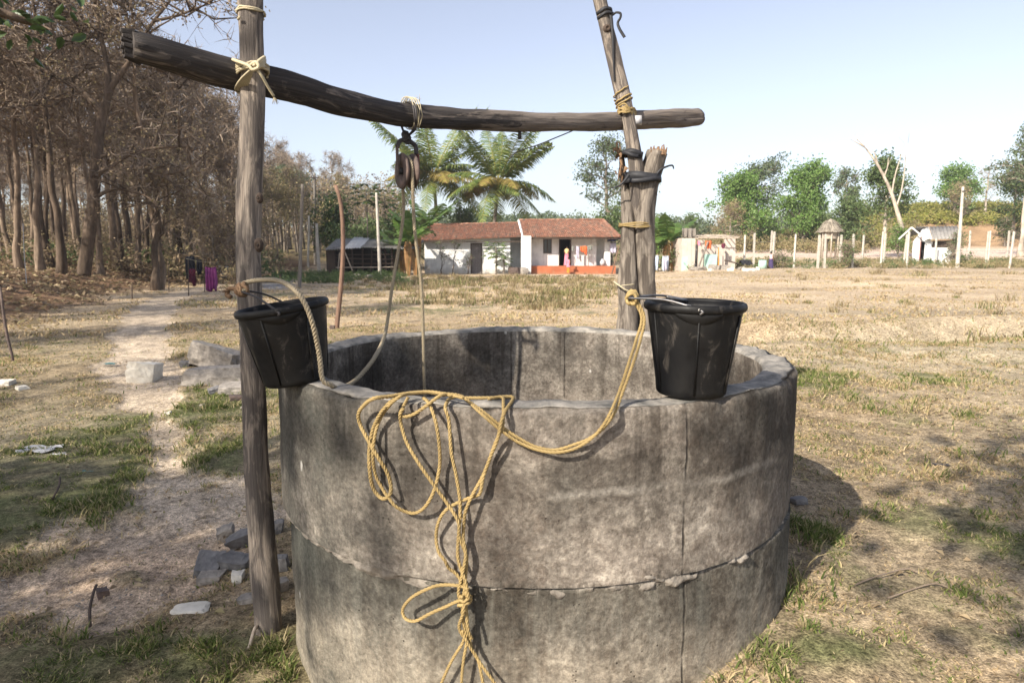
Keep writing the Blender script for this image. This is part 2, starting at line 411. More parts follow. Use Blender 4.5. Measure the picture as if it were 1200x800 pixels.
M['indoor_shade'] = simple("painted_indoor_shade", (.03, .026, .024), (.018, .016, .015), 3, .95, 0)  # near-black colour painted in for the shade indoors
M['darkwood'] = simple("dark_timber", (.085, .06, .046), (.04, .03, .024), 7, .88, .4, 25, .01, 'Object', (5, 5, .5))
M['palewood'] = simple("sun_bleached_poles", (.48, .41, .33), (.28, .23, .18), 6, .88, .4, 25, .01, 'Object', (5, 5, .5))
M['brownpole'] = simple("brown_pole_wood", (.235, .145, .10), (.11, .07, .052), 7, .88, .5, 25, .012, 'Object', (5, 5, .5))
M['greypole'] = simple("grey_pole_wood", (.24, .215, .185), (.12, .105, .09), 7, .88, .5, 25, .012, 'Object', (5, 5, .5))
M['postconc'] = simple("pale_cement_post", (.54, .50, .44), (.36, .33, .28), 5, .9, .3, 30, .006)
M['sheet'] = simple("grey_corrugated_sheet", (.26, .25, .235), (.15, .14, .13), 3, .6, .2, 20, .01)
M['whitesheet'] = simple("white_corrugated_sheet", (.60, .60, .59), (.44, .43, .42), 3, .6, .2, 20, .01)
M['thatch'] = simple("grey_thatch", (.42, .37, .30), (.20, .17, .135), 8, .95, .9, 18, .04, 'Object', (5, 5, .6))
M['glass'] = simple("dark_window_glass", (.05, .055, .06), (.035, .04, .045), 2, .12, 0, spec=.5)
def cloth(name, c1, c2=None, sc=8): return simple(name, c1, c2, sc, .9, .25, 50, .004)
M['purple'] = cloth("magenta_purple_cloth", (.30, .055, .20), (.13, .03, .12), 5)
M['black_cloth'] = cloth("black_cloth", (.022, .023, .03), (.012, .012, .015))
M['maroon'] = cloth("dark_red_cloth", (.16, .02, .045), (.03, .015, .025), 6)
M['orange'] = cloth("orange_red_cloth", (.62, .16, .055), (.42, .08, .03), 6)
M['lilac'] = cloth("pale_lilac_cloth", (.50, .48, .56), (.36, .34, .44))
M['greycloth'] = cloth("patterned_grey_cloth", (.30, .30, .27), (.08, .09, .08), 20)
M['tarp'] = cloth("dark_blue_tarpaulin", (.05, .055, .12), (.03, .03, .06), 4)
M['paleblue'] = cloth("pale_blue_cloth", (.58, .64, .72), (.40, .46, .56), 5)
M['yellowcloth'] = cloth("pale_yellow_cloth", (.72, .60, .30), (.52, .40, .18), 6)
M['pinkcloth'] = cloth("pink_cloth", (.68, .25, .33), (.50, .15, .22), 6)
M['orangecloth'] = cloth("orange_trousers_cloth", (.62, .26, .04), (.42, .16, .03), 6)
M['navy'] = cloth("dark_violet_cloth", (.07, .05, .13), (.04, .03, .08), 6)
M['lightpink'] = cloth("pale_pink_blouse", (.66, .48, .46), (.50, .34, .34), 6)
M['skin'] = simple("brown_skin", (.22, .115, .07), (.17, .085, .05), 6, .55, 0)
M['hair'] = simple("black_hair", (.012, .010, .010), (.006, .006, .006), 20, .45, 0)
M['whitefur'] = simple("white_animal_coat", (.76, .73, .67), (.58, .54, .48), 8, .85, .2, 40, .01)
M['horn'] = simple("dark_hoof", (.06, .05, .045), (.03, .028, .025), 8, .6, 0)
M['whiteplastic'] = simple("white_plastic_scrap", (.50, .50, .51), (.36, .36, .38), 8, .5, .2, 20, .004)
M['bluescrap'] = simple("blue_green_scrap", (.10, .22, .22), (.06, .13, .15), 8, .6, .2, 20, .004)
def water_mat():
    m, nt, b = mat("well_water"); setc(nt, b, (.012, .016, .012)); b.inputs['Roughness'].default_value = .05
    return m
M['water'] = water_mat()
# ---------------------------------------------------------------- mesh building
class MB:
    def __init__(s): s.v, s.f, s.m, s.uv = [], [], [], []
    def face(s, idx, mi=0, uv=None):
        s.f.append(tuple(idx)); s.m.append(mi); s.uv.extend(uv if uv else [(0, 0)] * len(idx))
    def quad(s, a, b, c, d, mi=0):
        n = len(s.v); s.v += [tuple(a), tuple(b), tuple(c), tuple(d)]; s.face((n, n + 1, n + 2, n + 3), mi, [(0, 0), (1, 0), (1, 1), (0, 1)])
    def tri(s, a, b, c, mi=0):
        n = len(s.v); s.v += [tuple(a), tuple(b), tuple(c)]; s.face((n, n + 1, n + 2), mi)
    def box(s, lo, hi, mi=0, jit=0.0):
        n = len(s.v)
        for z in (lo[2], hi[2]):
            for x, y in ((lo[0], lo[1]), (hi[0], lo[1]), (hi[0], hi[1]), (lo[0], hi[1])):
                s.v.append((x + R.uniform(-jit, jit), y + R.uniform(-jit, jit), z + R.uniform(-jit, jit)))
        for q in ((0, 3, 2, 1), (4, 5, 6, 7), (0, 1, 5, 4), (1, 2, 6, 5), (2, 3, 7, 6), (3, 0, 4, 7)):
            s.face([n + k for k in q], mi, [(0, 0), (1, 0), (1, 1), (0, 1)])
    def tube(s, pts, rad, n=8, mi=0, cap=True, lump=0.0, lf=6.0, seed=0):
        P = np.array([p[:] for p in pts], float); k = len(P)
        rad = np.full(k, float(rad)) if not hasattr(rad, '__len__') else np.array(rad, float)
        base = len(s.v); T = np.empty_like(P); T[1:-1] = P[2:] - P[:-2]; T[0] = P[1] - P[0]; T[-1] = P[-1] - P[-2]
        ln = np.sqrt((T * T).sum(1)); ln[ln < 1e-9] = 1; T /= ln[:, None]
        d = T[0]; a = np.array([d[1], -d[0], 0.0]) if abs(d[2]) < .9 else np.array([0, d[2], -d[1]])
        A = np.empty_like(P)
        ax, ay, az = a
        for i in range(k):
            tx, ty, tz = T[i]; q = ax * tx + ay * ty + az * tz; bx, by, bz = ax - tx * q, ay - ty * q, az - tz * q
            l = math.sqrt(bx * bx + by * by + bz * bz)
            if l < 1e-6: o = Vector(T[i]).orthogonal().normalized(); bx, by, bz, l = o[0], o[1], o[2], 1
            ax, ay, az = bx / l, by / l, bz / l; A[i] = (ax, ay, az)
        B = np.cross(T, A); th = 2 * PI * np.arange(n) / n; c, sn = np.cos(th), np.sin(th)
        seg = np.sqrt(((P[1:] - P[:-1]) ** 2).sum(1)); ls = np.concatenate([[0], np.cumsum(seg)]); rr = np.repeat(rad[:, None], n, 1)
        if lump: rr = rr * (1 + lump * 1.6 * fbm((c * 1.3 + seed)[None] + 0 * rr, (sn * 1.3)[None] + 0 * rr, (ls * lf)[:, None] + 0 * rr, seed, 3))
        V = P[:, None] + (A[:, None] * c[None, :, None] + B[:, None] * sn[None, :, None]) * rr[..., None]
        s.v += [tuple(v) for v in V.reshape(-1, 3).tolist()]
        ls = ls.tolist()
        for i in range(k - 1):
            b0, b1, l0, l1 = base + i * n, base + (i + 1) * n, ls[i], ls[i + 1]
            for j in range(n):
                j2 = (j + 1) % n; u0, u1 = j / n, (j + 1) / n
                s.f.append((b0 + j, b0 + j2, b1 + j2, b1 + j)); s.uv += [(u0, l0), (u1, l0), (u1, l1), (u0, l1)]
        s.m += [mi] * ((k - 1) * n)
        if cap and n > 2:
            s.face([base + j for j in reversed(range(n))], mi); s.face([base + (k - 1) * n + j for j in range(n)], mi)
    def lathe(s, prof, n=48, mi=0, close=False, M4=None):
        base = len(s.v); k = len(prof)
        for r, z in prof:
            for j in range(n):
                th = 2 * PI * j / n; p = Vector((r * math.cos(th), r * math.sin(th), z))
                s.v.append(tuple(M4 @ p if M4 else p))
        for i in range(k - 1 + (1 if close else 0)):
            i2 = (i + 1) % k
            for j in range(n):
                j2 = (j + 1) % n
                s.face((base + i * n + j, base + i * n + j2, base + i2 * n + j2, base + i2 * n + j), mi,
                       [(j / n, i / k), ((j + 1) / n, i / k), ((j + 1) / n, (i + 1) / k), (j / n, (i + 1) / k)])
    def grid(s, fn, nu, nv, mi=0):
        base = len(s.v)
        for i in range(nu + 1):
            for j in range(nv + 1): s.v.append(tuple(fn(i / nu, j / nv)))
        for i in range(nu):
            for j in range(nv):
                a = base + i * (nv + 1) + j
                s.face((a, a + nv + 1, a + nv + 2, a + 1), mi, [(i / nu, j / nv), ((i + 1) / nu, j / nv), ((i + 1) / nu, (j + 1) / nv), (i / nu, (j + 1) / nv)])
    def mesh(s, name, mats, smooth=True):
        me = bpy.data.meshes.new(name); me.from_pydata(s.v, [], s.f)
        for m in (mats if isinstance(mats, (list, tuple)) else [mats]): me.materials.append(m)
        if any(s.m): me.polygons.foreach_set('material_index', s.m)
        if len(s.uv) == len(me.loops):
            u = me.uv_layers.new(name="UVMap"); u.data.foreach_set('uv', np.array(s.uv, 'f').ravel())
        me.polygons.foreach_set('use_smooth', [smooth] * len(s.f)); me.update()
        return me
    def build(s, name, mats, parent=None, smooth=True, loc=None):
        return link(name, s.mesh(name, mats, smooth), parent, loc)
def link(name, me, parent=None, loc=None):
    o = bpy.data.objects.new(name, me); COL.objects.link(o)
    if parent: o.parent = parent
    if loc is not None: o.location = loc
    return o
def tag(o, label=None, cat=None, group=None, kind=None):
    for k, v in (('label', label), ('category', cat), ('group', group), ('kind', kind)):
        if v: o[k] = v
    return o
def thing(name, label, cat, loc=(0, 0, 0), rz=0.0, group=None):
    o = bpy.data.objects.new(name, None); COL.objects.link(o); o.location = loc; o.rotation_euler = (0, 0, rz)
    o.empty_display_size = .2
    return tag(o, label, cat, group)
def copy_tree(o, parent=None):
    c = o.copy(); COL.objects.link(c); c.parent = parent
    for ch in list(o.children): copy_tree(ch, c)
    return c
def np_mesh(name, verts, faces, mats, fmat=None, smooth=False):
    """fast mesh from numpy: faces is (n,k) with one k"""
    me = bpy.data.meshes.new(name); nv, nf, k = len(verts), len(faces), faces.shape[1]
    me.vertices.add(nv); me.vertices.foreach_set('co', np.asarray(verts, 'f').ravel())
    me.loops.add(nf * k); me.loops.foreach_set('vertex_index', np.asarray(faces, 'i').ravel())
    me.polygons.add(nf); me.polygons.foreach_set('loop_start', np.arange(0, nf * k, k, dtype='i'))
    for m in (mats if isinstance(mats, (list, tuple)) else [mats]): me.materials.append(m)
    if fmat is not None: me.polygons.foreach_set('material_index', np.asarray(fmat, 'i'))
    me.polygons.foreach_set('use_smooth', np.full(nf, smooth))
    me.update(calc_edges=True); me.validate(); return me
def leaf_quads(c, size, aspect=1.6, rng=NR, droop=0.0, upbias=0.0):
    """n leaf-shaped quads at centres c: returns verts (4n,3), faces (n,4)"""
    n = len(c); size = np.broadcast_to(size, (n,))
    d = rng.normal(size=(n, 3)); d[:, 2] -= droop; d /= np.linalg.norm(d, axis=1)[:, None]
    nn = rng.normal(size=(n, 3)); nn[:, 2] += upbias
    u = np.cross(d, nn); u /= np.maximum(np.linalg.norm(u, axis=1), 1e-6)[:, None]
    L = size[:, None] * d; W = (size / aspect)[:, None] * u
    bend = np.cross(d, u) * (size * .18)[:, None]
    v = np.stack([c - L * .5, c + W * .5 + bend, c + L * .5, c - W * .5 + bend], 1).reshape(-1, 3)
    return v, np.arange(4 * n).reshape(n, 4)
def catmull(pts, per=8):
    P = [Vector(p) for p in pts]; P = [P[0] * 2 - P[1]] + P + [P[-1] * 2 - P[-2]]; out = []
    for i in range(1, len(P) - 2):
        a, b, c, d = P[i - 1:i + 3]
        for k in range(per):
            t = k / per
            out.append(.5 * ((2 * b) + (c - a) * t + (2 * a - 5 * b + 4 * c - d) * t * t + (3 * b - a - 3 * c + d) * t ** 3))
    out.append(P[-2]); return out
def resample(pts, step):
    out = [pts[0].copy()]; acc = 0.0
    for a, b in zip(pts, pts[1:]):
        L = (b - a).length; t = step - acc
        while t < L:
            out.append(a.lerp(b, t / L)); t += step
        acc = L - (t - step)
    out.append(pts[-1].copy()); return out
def rope_into(mb, pts, r=.0065, per=8, pitch=.034, n=5, strands=3):
    """a laid rope: three strands twisted about a smooth path"""
    P = resample(catmull(pts, per), pitch / 7); k = len(P); paths = [[] for _ in range(strands)]
    a = None
    for i, p in enumerate(P):
        t = P[min(i + 1, k - 1)] - P[max(i - 1, 0)]
        t = t.normalized() if t.length > 1e-9 else Vector((0, 0, 1))
        if a is None: a = t.orthogonal().normalized()
        a = a - t * a.dot(t); a = a.normalized() if a.length > 1e-6 else t.orthogonal().normalized()
        b = t.cross(a); ph = 2 * PI * i / 7
        for s in range(strands):
            th = ph + 2 * PI * s / strands
            paths[s].append(p + (a * math.cos(th) + b * math.sin(th)) * r * .55)
    for s in paths: mb.tube(s, r * .56, n)
def frayed_end(mb, p, d, n=9, L=.03):
    d = Vector(d).normalized()
    for k in range(n):
        q = d + Vector((R.gauss(0, .45), R.gauss(0, .45), R.gauss(0, .45)))
        mb.tube([p, Vector(p) + q.normalized() * L * R.uniform(.5, 1)], [.0016, .0006], 3)
def rock(mb, size, seed=0, rough=.18, sub=2, cut=.35):
    rough *= 1.35; q = random.Random(seed * 7 + 1)
    bm = bmesh.new(); bmesh.ops.create_cube(bm, size=1)
    bmesh.ops.subdivide_edges(bm, edges=bm.edges[:], cuts=8, use_grid_fill=True)
    base = len(mb.v); co = np.array([v.co[:] for v in bm.verts])
    # squash the corners of the cube a little and chip it with noise
    l = np.linalg.norm(co, axis=1)[:, None]; co = co * (1 - cut) + co / l * .55 * cut
    nx = fbm(co[:, 0] * 2 + seed * 3.7, co[:, 1] * 2, co[:, 2] * 2, seed, 4)
    ch = np.round(fbm(co[:, 0] * 1.2 + seed, co[:, 1] * 1.2, co[:, 2] * 1.2, seed + 50, 2) * 6) / 6
    co = co @ (np.eye(3) + np.array([[q.uniform(-.16, .16) for _ in range(3)] for _ in range(3)]))
    co[:, 2] *= 1 + q.uniform(-.45, .45) * co[:, 0]; co[:, 0] *= 1 + q.uniform(-.35, .35) * co[:, 1]
    co = co * (1 + rough * nx[:, None] + rough * .8 * ch[:, None]) * np.array(size)
    co = co * (1 + .10 * fbm(co[:, 0] / max(size) * 9 + seed, co[:, 1] / max(size) * 9, co[:, 2] / max(size) * 9, seed + 5, 3))[:, None]
    mb.v += [tuple(c) for c in co]; bm.verts.index_update()
    for f in bm.faces: mb.face([base + v.index for v in f.verts])
    bm.free()
def stone(name, label, cat, loc, size, rz, m, seed, tilt=(0, 0), group=None, rough=.16, cut=.3):
    mb = MB(); rock(mb, size, seed, rough, 2, cut); o = mb.build(name, m, None, False)
    o.location = loc; o.rotation_euler = (tilt[0], tilt[1], rz)
    return tag(o, label, cat, group)

# ---------------------------------------------------------------- ground, one sheet to the horizon
def blobs(x, y, lst):
    w = np.zeros_like(x)
    for px, py, rx, ry, s in lst:
        c = G(px, py); a = G(px, py - ry) if py - ry > 306 else c + Vector((0, 14, 0)); b = G(px, py + ry)
        sx = rx / F * c.y; sy0, sy1 = a.y - c.y, c.y - b.y
        dy = y - c.y; sy = np.where(dy > 0, max(sy0, .05), max(sy1, .05))
        w = np.maximum(w, s * np.exp(-(((x - c.x) / sx) ** 2 + (dy / sy) ** 2)))
    return w
GREEN = [(60, 560, 150, 70, 1), (30, 600, 120, 60, 1), (120, 520, 90, 40, .8), (150, 590, 80, 22, .9), (245, 480, 60, 45, 1), (255, 540, 50, 30, .9), (230, 460, 40, 18, .8),
         (150, 770, 260, 50, 1), (330, 770, 70, 60, 1), (20, 480, 60, 18, .5), (160, 668, 25, 10, .9), (60, 730, 80, 22, .6),
         (960, 450, 50, 32, 1), (965, 640, 45, 70, .75), (1180, 640, 90, 45, .75), (1090, 615, 70, 25, .5), (980, 765, 190, 55, 1.15), (1160, 740, 150, 70, 1.0), (1130, 625, 110, 45, .8), (920, 720, 50, 50, .9), (1065, 440, 50, 16, .5),
         (480, 360, 130, 12, .6), (640, 360, 90, 12, .5), (700, 335, 40, 6, .6), (420, 345, 60, 10, .5), (330, 345, 40, 8, .5), (270, 350, 40, 12, .5), (620, 800, 500, 30, .6), (1130, 590, 30, 12, .4),
         (930, 312, 60, 4, .5), (1050, 308, 120, 3, .5)]
DIRT = [(160, 432, 50, 16, .7), (205, 570, 55, 22, .9), (240, 600, 90, 40, 1), (170, 640, 130, 46, 1), (60, 690, 110, 40, .95), (130, 715, 90, 40, .8),
        (280, 620, 60, 50, .8), (270, 690, 40, 30, .6), (225, 690, 60, 18, .8),
        (660, 322, 110, 4, .8), (820, 325, 100, 7, .5), (1090, 300, 200, 5, .4)]
def track_poly(pts, x, y):
    d = np.full(x.shape, 99.0)
    for (ax, ay, aw), (bx, by, bw) in zip(pts, pts[1:]):
        vx, vy = bx - ax, by - ay; L = vx * vx + vy * vy
        t = np.clip(((x - ax) * vx + (y - ay) * vy) / L, 0, 1)
        d = np.minimum(d, np.hypot(x - ax - vx * t, y - ay - vy * t) - (aw + (bw - aw) * t))
    return d
PATH = [(G(px, py).x, G(px, py).y, w) for px, py, w in ((215, 585, .22), (193, 545, .12), (190, 500, .10), (179, 462, .18), (166, 432, .40), (164, 402, .48), (170, 374, .50), (192, 352, .50), (226, 340, .5), (262, 333, .45))]
def ground_masks(x, y):
    g = blobs(x, y, GREEN); d = blobs(x, y, DIRT)
    n = fbm(x * 1.1, y * 1.1, None, 61, 4); n2 = fbm(x * 4.5, y * 4.5, None, 62, 3)
    n3 = fbm(x * 13, y * 13, None, 63, 2)
    g = sstep(.24, .86, g + n * .70 + n2 * .42 + n3 * .25)
    d = np.maximum(d, 1.15 * (1 - sstep(-.30, .30, track_poly(PATH, x, y) + .40 * n)))
    d = sstep(.34, .68, d + n * .34 + n2 * .30 + n3 * .2)
    s = np.interp(y, BANK[:, 0], BANK[:, 1]) - x + 1.2 * fbm(x * .2, y * .2, None, 31, 3)
    lit = sstep(-.6, 1.0, s + n * .8)
    return g * (1 - d * .8), d * (1 - lit), lit
def build_ground():
    fine = np.linspace(-math.radians(47), math.radians(47), 560)
    coarse = np.linspace(math.radians(47), 2 * PI - math.radians(47), 60)[1:-1]
    ang = np.concatenate([fine, coarse]); na = len(ang)
    rad = [0.4]
    while rad[-1] < 480: rad.append(rad[-1] * (1.0095 if rad[-1] < 14 else 1.016 if rad[-1] < 130 else 1.08))
    rad = np.array(rad); nr = len(rad)
    A, Rd = np.meshgrid(ang, rad); x = (np.sin(A) * Rd).ravel(); y = (np.cos(A) * Rd).ravel()
    z = height(x, y)
    g, d, lit = ground_masks(x, y)
    z = z - .025 * d * (y > 0) + .012 * g
    verts = np.stack([x, y, z], 1); verts = np.concatenate([verts, [[0, 0, hz(0, 0)]]])
    i, j = np.meshgrid(np.arange(nr - 1), np.arange(na), indexing='ij'); j2 = (j + 1) % na
    q = np.stack([i * na + j, i * na + j2, (i + 1) * na + j2, (i + 1) * na + j], -1).reshape(-1, 4)[:, ::-1]
    c = verts[q].mean(1); keep = np.hypot(c[:, 0] - WC.x, c[:, 1] - WC.y) > WR - .07
    q = q[keep]
    cap = np.array([[len(verts) - 1, jj, (jj + 1) % na, (jj + 1) % na] for jj in range(na)])
    me = np_mesh("ground", verts, q, None or GROUND_MAT, None, True)
    # colours of the earth itself: straw, green turf, bare soil, leaf litter, roadside clay
    n = len(verts); xx, yy = verts[:, 0], verts[:, 1]
    g = np.append(g, 0); d = np.append(d, 0); lit = np.append(lit, 0)
    r = xx / np.maximum(yy, 3)
    t1 = fbm(xx * .5, yy * .5, None, 71, 4)[:, None]; t2 = fbm(xx * .13, yy * .3, None, 72, 4)[:, None]; t3 = fbm(xx * 6, yy * 6, None, 73, 3)[:, None]
    straw = np.array([.315, .250, .168]) * (1 + .50 * t1 + .40 * t3) + t2 * np.array([.05, -.005, -.03])
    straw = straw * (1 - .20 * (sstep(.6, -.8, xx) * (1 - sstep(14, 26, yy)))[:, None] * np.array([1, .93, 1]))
    far = sstep(6, 26, yy)[:, None]
    straw = straw * (1 - far) + far * (np.array([.425, .335, .235]) * (1 + .40 * t2 + .25 * t1))
    green = np.array([.105, .112, .05]) * (1 + .5 * t1 + .3 * t3)
    soil = np.array([.44, .36, .272]) * (1 + .22 * t1 + .34 * t3)
    warm = np.exp(-(((xx + 1.6) / 1.0) ** 2 + ((yy - 2.9) / .5) ** 2))[:, None]
    soil = soil * (1 - warm * .3) + warm * .3 * np.array([.45, .27, .165])
    litter = np.array([.185, .118, .075]) * (1 + .6 * t1 + .4 * t3)
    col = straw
    col = col + (green - col) * (g * np.clip(.66 + .7 * t3[:, 0] + .5 * t1[:, 0], .1, .92))[:, None]
    col = col + (soil - col) * d[:, None]
    col = col + (litter - col) * lit[:, None]
    # the pale dirt road and the tan bank on the far right, scrub ground beyond
    w2 = (sstep(.2, .32, r))[:, None]
    road = (sstep(64, 68, yy + t1[:, 0] * 3) * (1 - sstep(80, 85, yy + t1[:, 0] * 3)))[:, None] * w2
    col = col + (np.array([.56, .43, .35]) * (1 + .2 * t2) - col) * road
    bank = (sstep(81, 86, yy))[:, None] * w2
    col = col + (np.array([.34, .225, .13]) * (1 + .6 * t1) - col) * bank
    beyond = sstep(60, 80, yy)[:, None] * (1 - w2)
    col = col + (np.array([.20, .16, .085]) * (1 + .4 * t1) - col) * beyond
    # grey lane running into the wood
    lane = track_poly(LANE, xx, yy); lane = (1 - sstep(-.25, .25, lane))[:, None]
    col = col + (np.array([.30, .29, .285]) - col) * lane
    a = me.color_attributes.new("earth", 'FLOAT_COLOR', 'POINT')
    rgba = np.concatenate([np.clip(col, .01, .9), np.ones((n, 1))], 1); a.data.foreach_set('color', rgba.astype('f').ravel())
    o = link("ground", me); tag(o, "dry grassy field with worn dirt path and leaf strewn bank", None, None, 'structure')
    return o
l0, l1, l2, l3 = gp(322, 29), gp(318, 40), gp(300, 52), gp(270, 66)
LANE = [(l0.x, l0.y, .7), (l1.x, l1.y, 1.1), (l2.x, l2.y, 1.3), (l3.x, l3.y, 1.5)]
def ground_mat():
    m, nt, b = mat("dry_earth_and_turf")
    a = nt.nodes.new("ShaderNodeVertexColor"); a.layer_name = "earth"
    ob = coords(nt, 'Object')
    n1 = noise(nt, ob, 3.5, 8, .7); n2 = noise(nt, ob, 28, 6, .7); n3 = noise(nt, coords(nt, 'Object', (1, 1, 1)), 120, 3, .6)
    c = mixc(nt, 1.0, a.outputs[0], ramp(nt, n1, [(.28, .62), (.5, 1.0), (.72, 1.3)]), 'MULTIPLY')
    c = mixc(nt, 1.0, c, ramp(nt, n2, [(.32, .45), (.5, 1.0), (.68, 1.5)]), 'MULTIPLY')
    c = mixc(nt, 1.0, c, ramp(nt, n3, [(.32, .45), (.5, 1.0), (.68, 1.5)]), 'MULTIPLY')
    setc(nt, b, c); b.inputs['Roughness'].default_value = 1.0; b.inputs['Specular IOR Level'].default_value = .08
    h = mth(nt, 'ADD', mth(nt, 'MULTIPLY', n2, .6), mth(nt, 'MULTIPLY', n3, .25))
    bump(nt, b, h, .9, .03)
    return m
GROUND_MAT = ground_mat()
ground = build_ground()
sky_dome = None
# ---------------------------------------------------------------- the well
def ring_mesh(z0, z1, r_out, r_in, name, mats, seed, rim=False, jointtop=False, nseg=400):
    th = np.linspace(0, 2 * PI, nseg, endpoint=False)
    outer_z = np.linspace(z0, z1, int((z1 - z0) / .011) + 2)
    prof = [(r_out, z, 0) for z in outer_z]
    if rim:
        prof[-1] = (r_out - .006, z1 - .004, 0); prof.append((r_out - .016, z1 + .001, 1))
        for t in np.linspace(.12, .9, 8): prof.append((r_out - (r_out - r_in) * t, z1 + .004 * math.sin(PI * t), 1))
        prof.append((r_in + .005, z1 - .003, 1))
    else: prof.append((r_in, z1, 0))
    for z in np.linspace(z1 - .012, z0, 22): prof.append((r_in, z, 0))
    k = len(prof); rr = np.array([p[0] for p in prof]); zz = np.array([p[1] for p in prof]); fl = np.array([p[2] for p in prof])
    T, I = np.meshgrid(th, np.arange(k)); r = rr[I]; z = zz[I]
    sx, sy = np.sin(T), -np.cos(T)
    n = fbm(sx * 3.2, sy * 3.2, z * 3.2, seed, 4); n2 = fbm(sx * 13, sy * 13, z * 13, seed + 9, 3); n3 = fbm(sx * 40, sy * 40, z * 40, seed + 19, 2)
    r = r + .010 * n + .0045 * n2 + .0022 * n3
    z = z + np.where(fl[I] > 0, .010 * n + .010 * n2 + .005 * n3, 0)
    if rim:                                      # chipped upper edge
        chip = np.clip(fbm(sx * 9, sy * 9, None, seed + 77, 3) - .12, 0, 1)
        edge = np.exp(-((r_out - .008 - rr[I]) / .016) ** 2) * np.exp(-((zz[I] - z1) / .03) ** 2)
        r = r - chip * edge * .06; z = z - chip * edge * .05
    v = np.stack([r * sx, r * sy, z], -1).reshape(-1, 3)
    i, j = np.meshgrid(np.arange(k - 1), np.arange(nseg), indexing='ij'); j2 = (j + 1) % nseg
    q = np.stack([i * nseg + j, i * nseg + j2, (i + 1) * nseg + j2, (i + 1) * nseg + j], -1).reshape(-1, 4)
    fm = (fl[i.ravel()] > 0).astype(int)
    me = np_mesh(name, v, q, mats, fm if rim else None, True)
    u = me.uv_layers.new(name="UVMap")
    ju = np.stack([j / nseg, (j + 1) / nseg, (j + 1) / nseg, j / nseg], -1).reshape(-1, 4)
    zv = zz[np.stack([i, i, i + 1, i + 1], -1).reshape(-1, 4)]
    u.data.foreach_set('uv', np.stack([ju, zv], -1).astype('f').ravel())
    return me
ZJ = .565
well = thing("water_well", "round old concrete ring well with stained waist high wall in the foreground", "well", (WC.x, WC.y, 0))
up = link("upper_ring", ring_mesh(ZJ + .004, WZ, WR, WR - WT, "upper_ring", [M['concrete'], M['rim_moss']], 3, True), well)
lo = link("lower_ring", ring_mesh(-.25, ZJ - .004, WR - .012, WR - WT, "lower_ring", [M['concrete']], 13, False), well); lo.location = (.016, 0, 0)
tag(lo, "damp streaked lower ring"); 
# crumbling mortar squeezed out of the joint
def mortar():
    n, k = 900, 9
    th = np.linspace(0, 2 * PI, n, endpoint=False); t = np.linspace(-1, 1, k)
    T, S = np.meshgrid(th, t); sx, sy = np.sin(T), -np.cos(T)
    am = .15 + .9 * fbm(sx * 4, sy * 4, None, 5, 3) + 1.5 * fbm(sx * 24, sy * 24, S * 2.5, 6, 4)
    am = np.clip(am, -.3, 1.2)
    wd = .026 + .020 * fbm(sx * 6, sy * 6, None, 8, 4) + .014 * fbm(sx * 26, sy * 26, None, 9, 3)
    r = WR - .019 + (.006 + .023 * am) * np.sqrt(np.clip(1 - S * S, 0, 1))
    z = ZJ + .008 * fbm(sx * 2, sy * 2, None, 11, 3) + S * np.clip(wd, .006, .06)
    v = np.stack([r * sx, r * sy, z], -1).reshape(-1, 3)
    i, j = np.meshgrid(np.arange(k - 1), np.arange(n), indexing='ij'); j2 = (j + 1) % n
    q = np.stack([i * n + j, i * n + j2, (i + 1) * n + j2, (i + 1) * n + j], -1).reshape(-1, 4)
    return np_mesh("mortar_joint", v, q, M['mortar'], None, True)
link("mortar_joint", mortar(), well)
mb = MB(); mb.lathe([(WR - WT + .002, -.25), (WR - WT + .002, -3.2)], 64); mb.build("shaft", M['concrete'], well)
mb = MB()
mb.lathe([(.001, -2.4), (WR - WT + .001, -2.4)], 64); wat = mb.build("water", M['water'], None, loc=(WC.x, WC.y, 0)); wat.name = "water"
tag(wat, "dark still water deep down inside the concrete well", None, None, 'structure')

# ---------------------------------------------------------------- the wooden frame over the well
def pole(pts, rads, n=20, lump=.10, seed=0, step=.05, lf=5.0):
    P = catmull(pts, 10); L = [0]
    for a, b in zip(P, P[1:]): L.append(L[-1] + (b - a).length)
    k = max(6, int(L[-1] / step)); ip = np.linspace(0, L[-1], k); A = np.array([p[:] for p in P])
    X = np.stack([np.interp(ip, L, A[:, c]) for c in range(3)], 1)
    t = np.linspace(0, 1, len(rads)); rr = np.interp(ip / L[-1], t, rads)
    mb = MB(); mb.tube([Vector(x) for x in X], list(rr), n, 0, True, lump, lf, seed); return mb
bpost = G(312, 742); YP = bpost.y + .02
pp = [Vector((bpost.x, YP, -.35)), Vector((bpost.x, YP, 0)), at(302, 560, YP + .01), at(296, 420, YP + .03), at(292, 330, YP + .03), at(291, 260, YP + .04), at(296, 130, YP + .05), at(294, 0, YP + .06), at(293, -70, YP + .06)]
post = thing("wooden_post", "tall upright weathered pole standing at the left side of the well", "post", (0, 0, 0))
pole(pp, [.055, .053, .048, .0435, .043, .043, .042, .0415, .041], 22, .13, 3).build("trunk", M['post'], post)
for px, py, r in ((302, 287, .011), (300, 640, .009), (303, 232, .008)):   # knots
    c = at(px, py, YP - .036); mb = MB()
    mb.lathe([(.002, .006), (r * .45, .000), (r * .7, .004), (r, .002), (r * 1.6, -.010)], 14, 0, False, Matrix.Translation(c) @ Matrix.Rotation(PI / 2, 4, 'X') @ Matrix.Diagonal((1, 1.5, 1, 1)))
    mb.build("knot", M['darkwood'], post)
YB0, YB1 = YP + .115, 4.13                     # the beam lies behind both uprights
def ybeam(px):                                  # perspective-true distance along the beam
    a, b = at(295, 92, YB0), at(742, 141, YB1); u = (px - CX) / F * math.cos(PITCH)
    u = at(px, 110, 1.0).x
    t = (a.x - u * a.y) / (u * (b.y - a.y) - (b.x - a.x)); return a.y + (b.y - a.y) * t
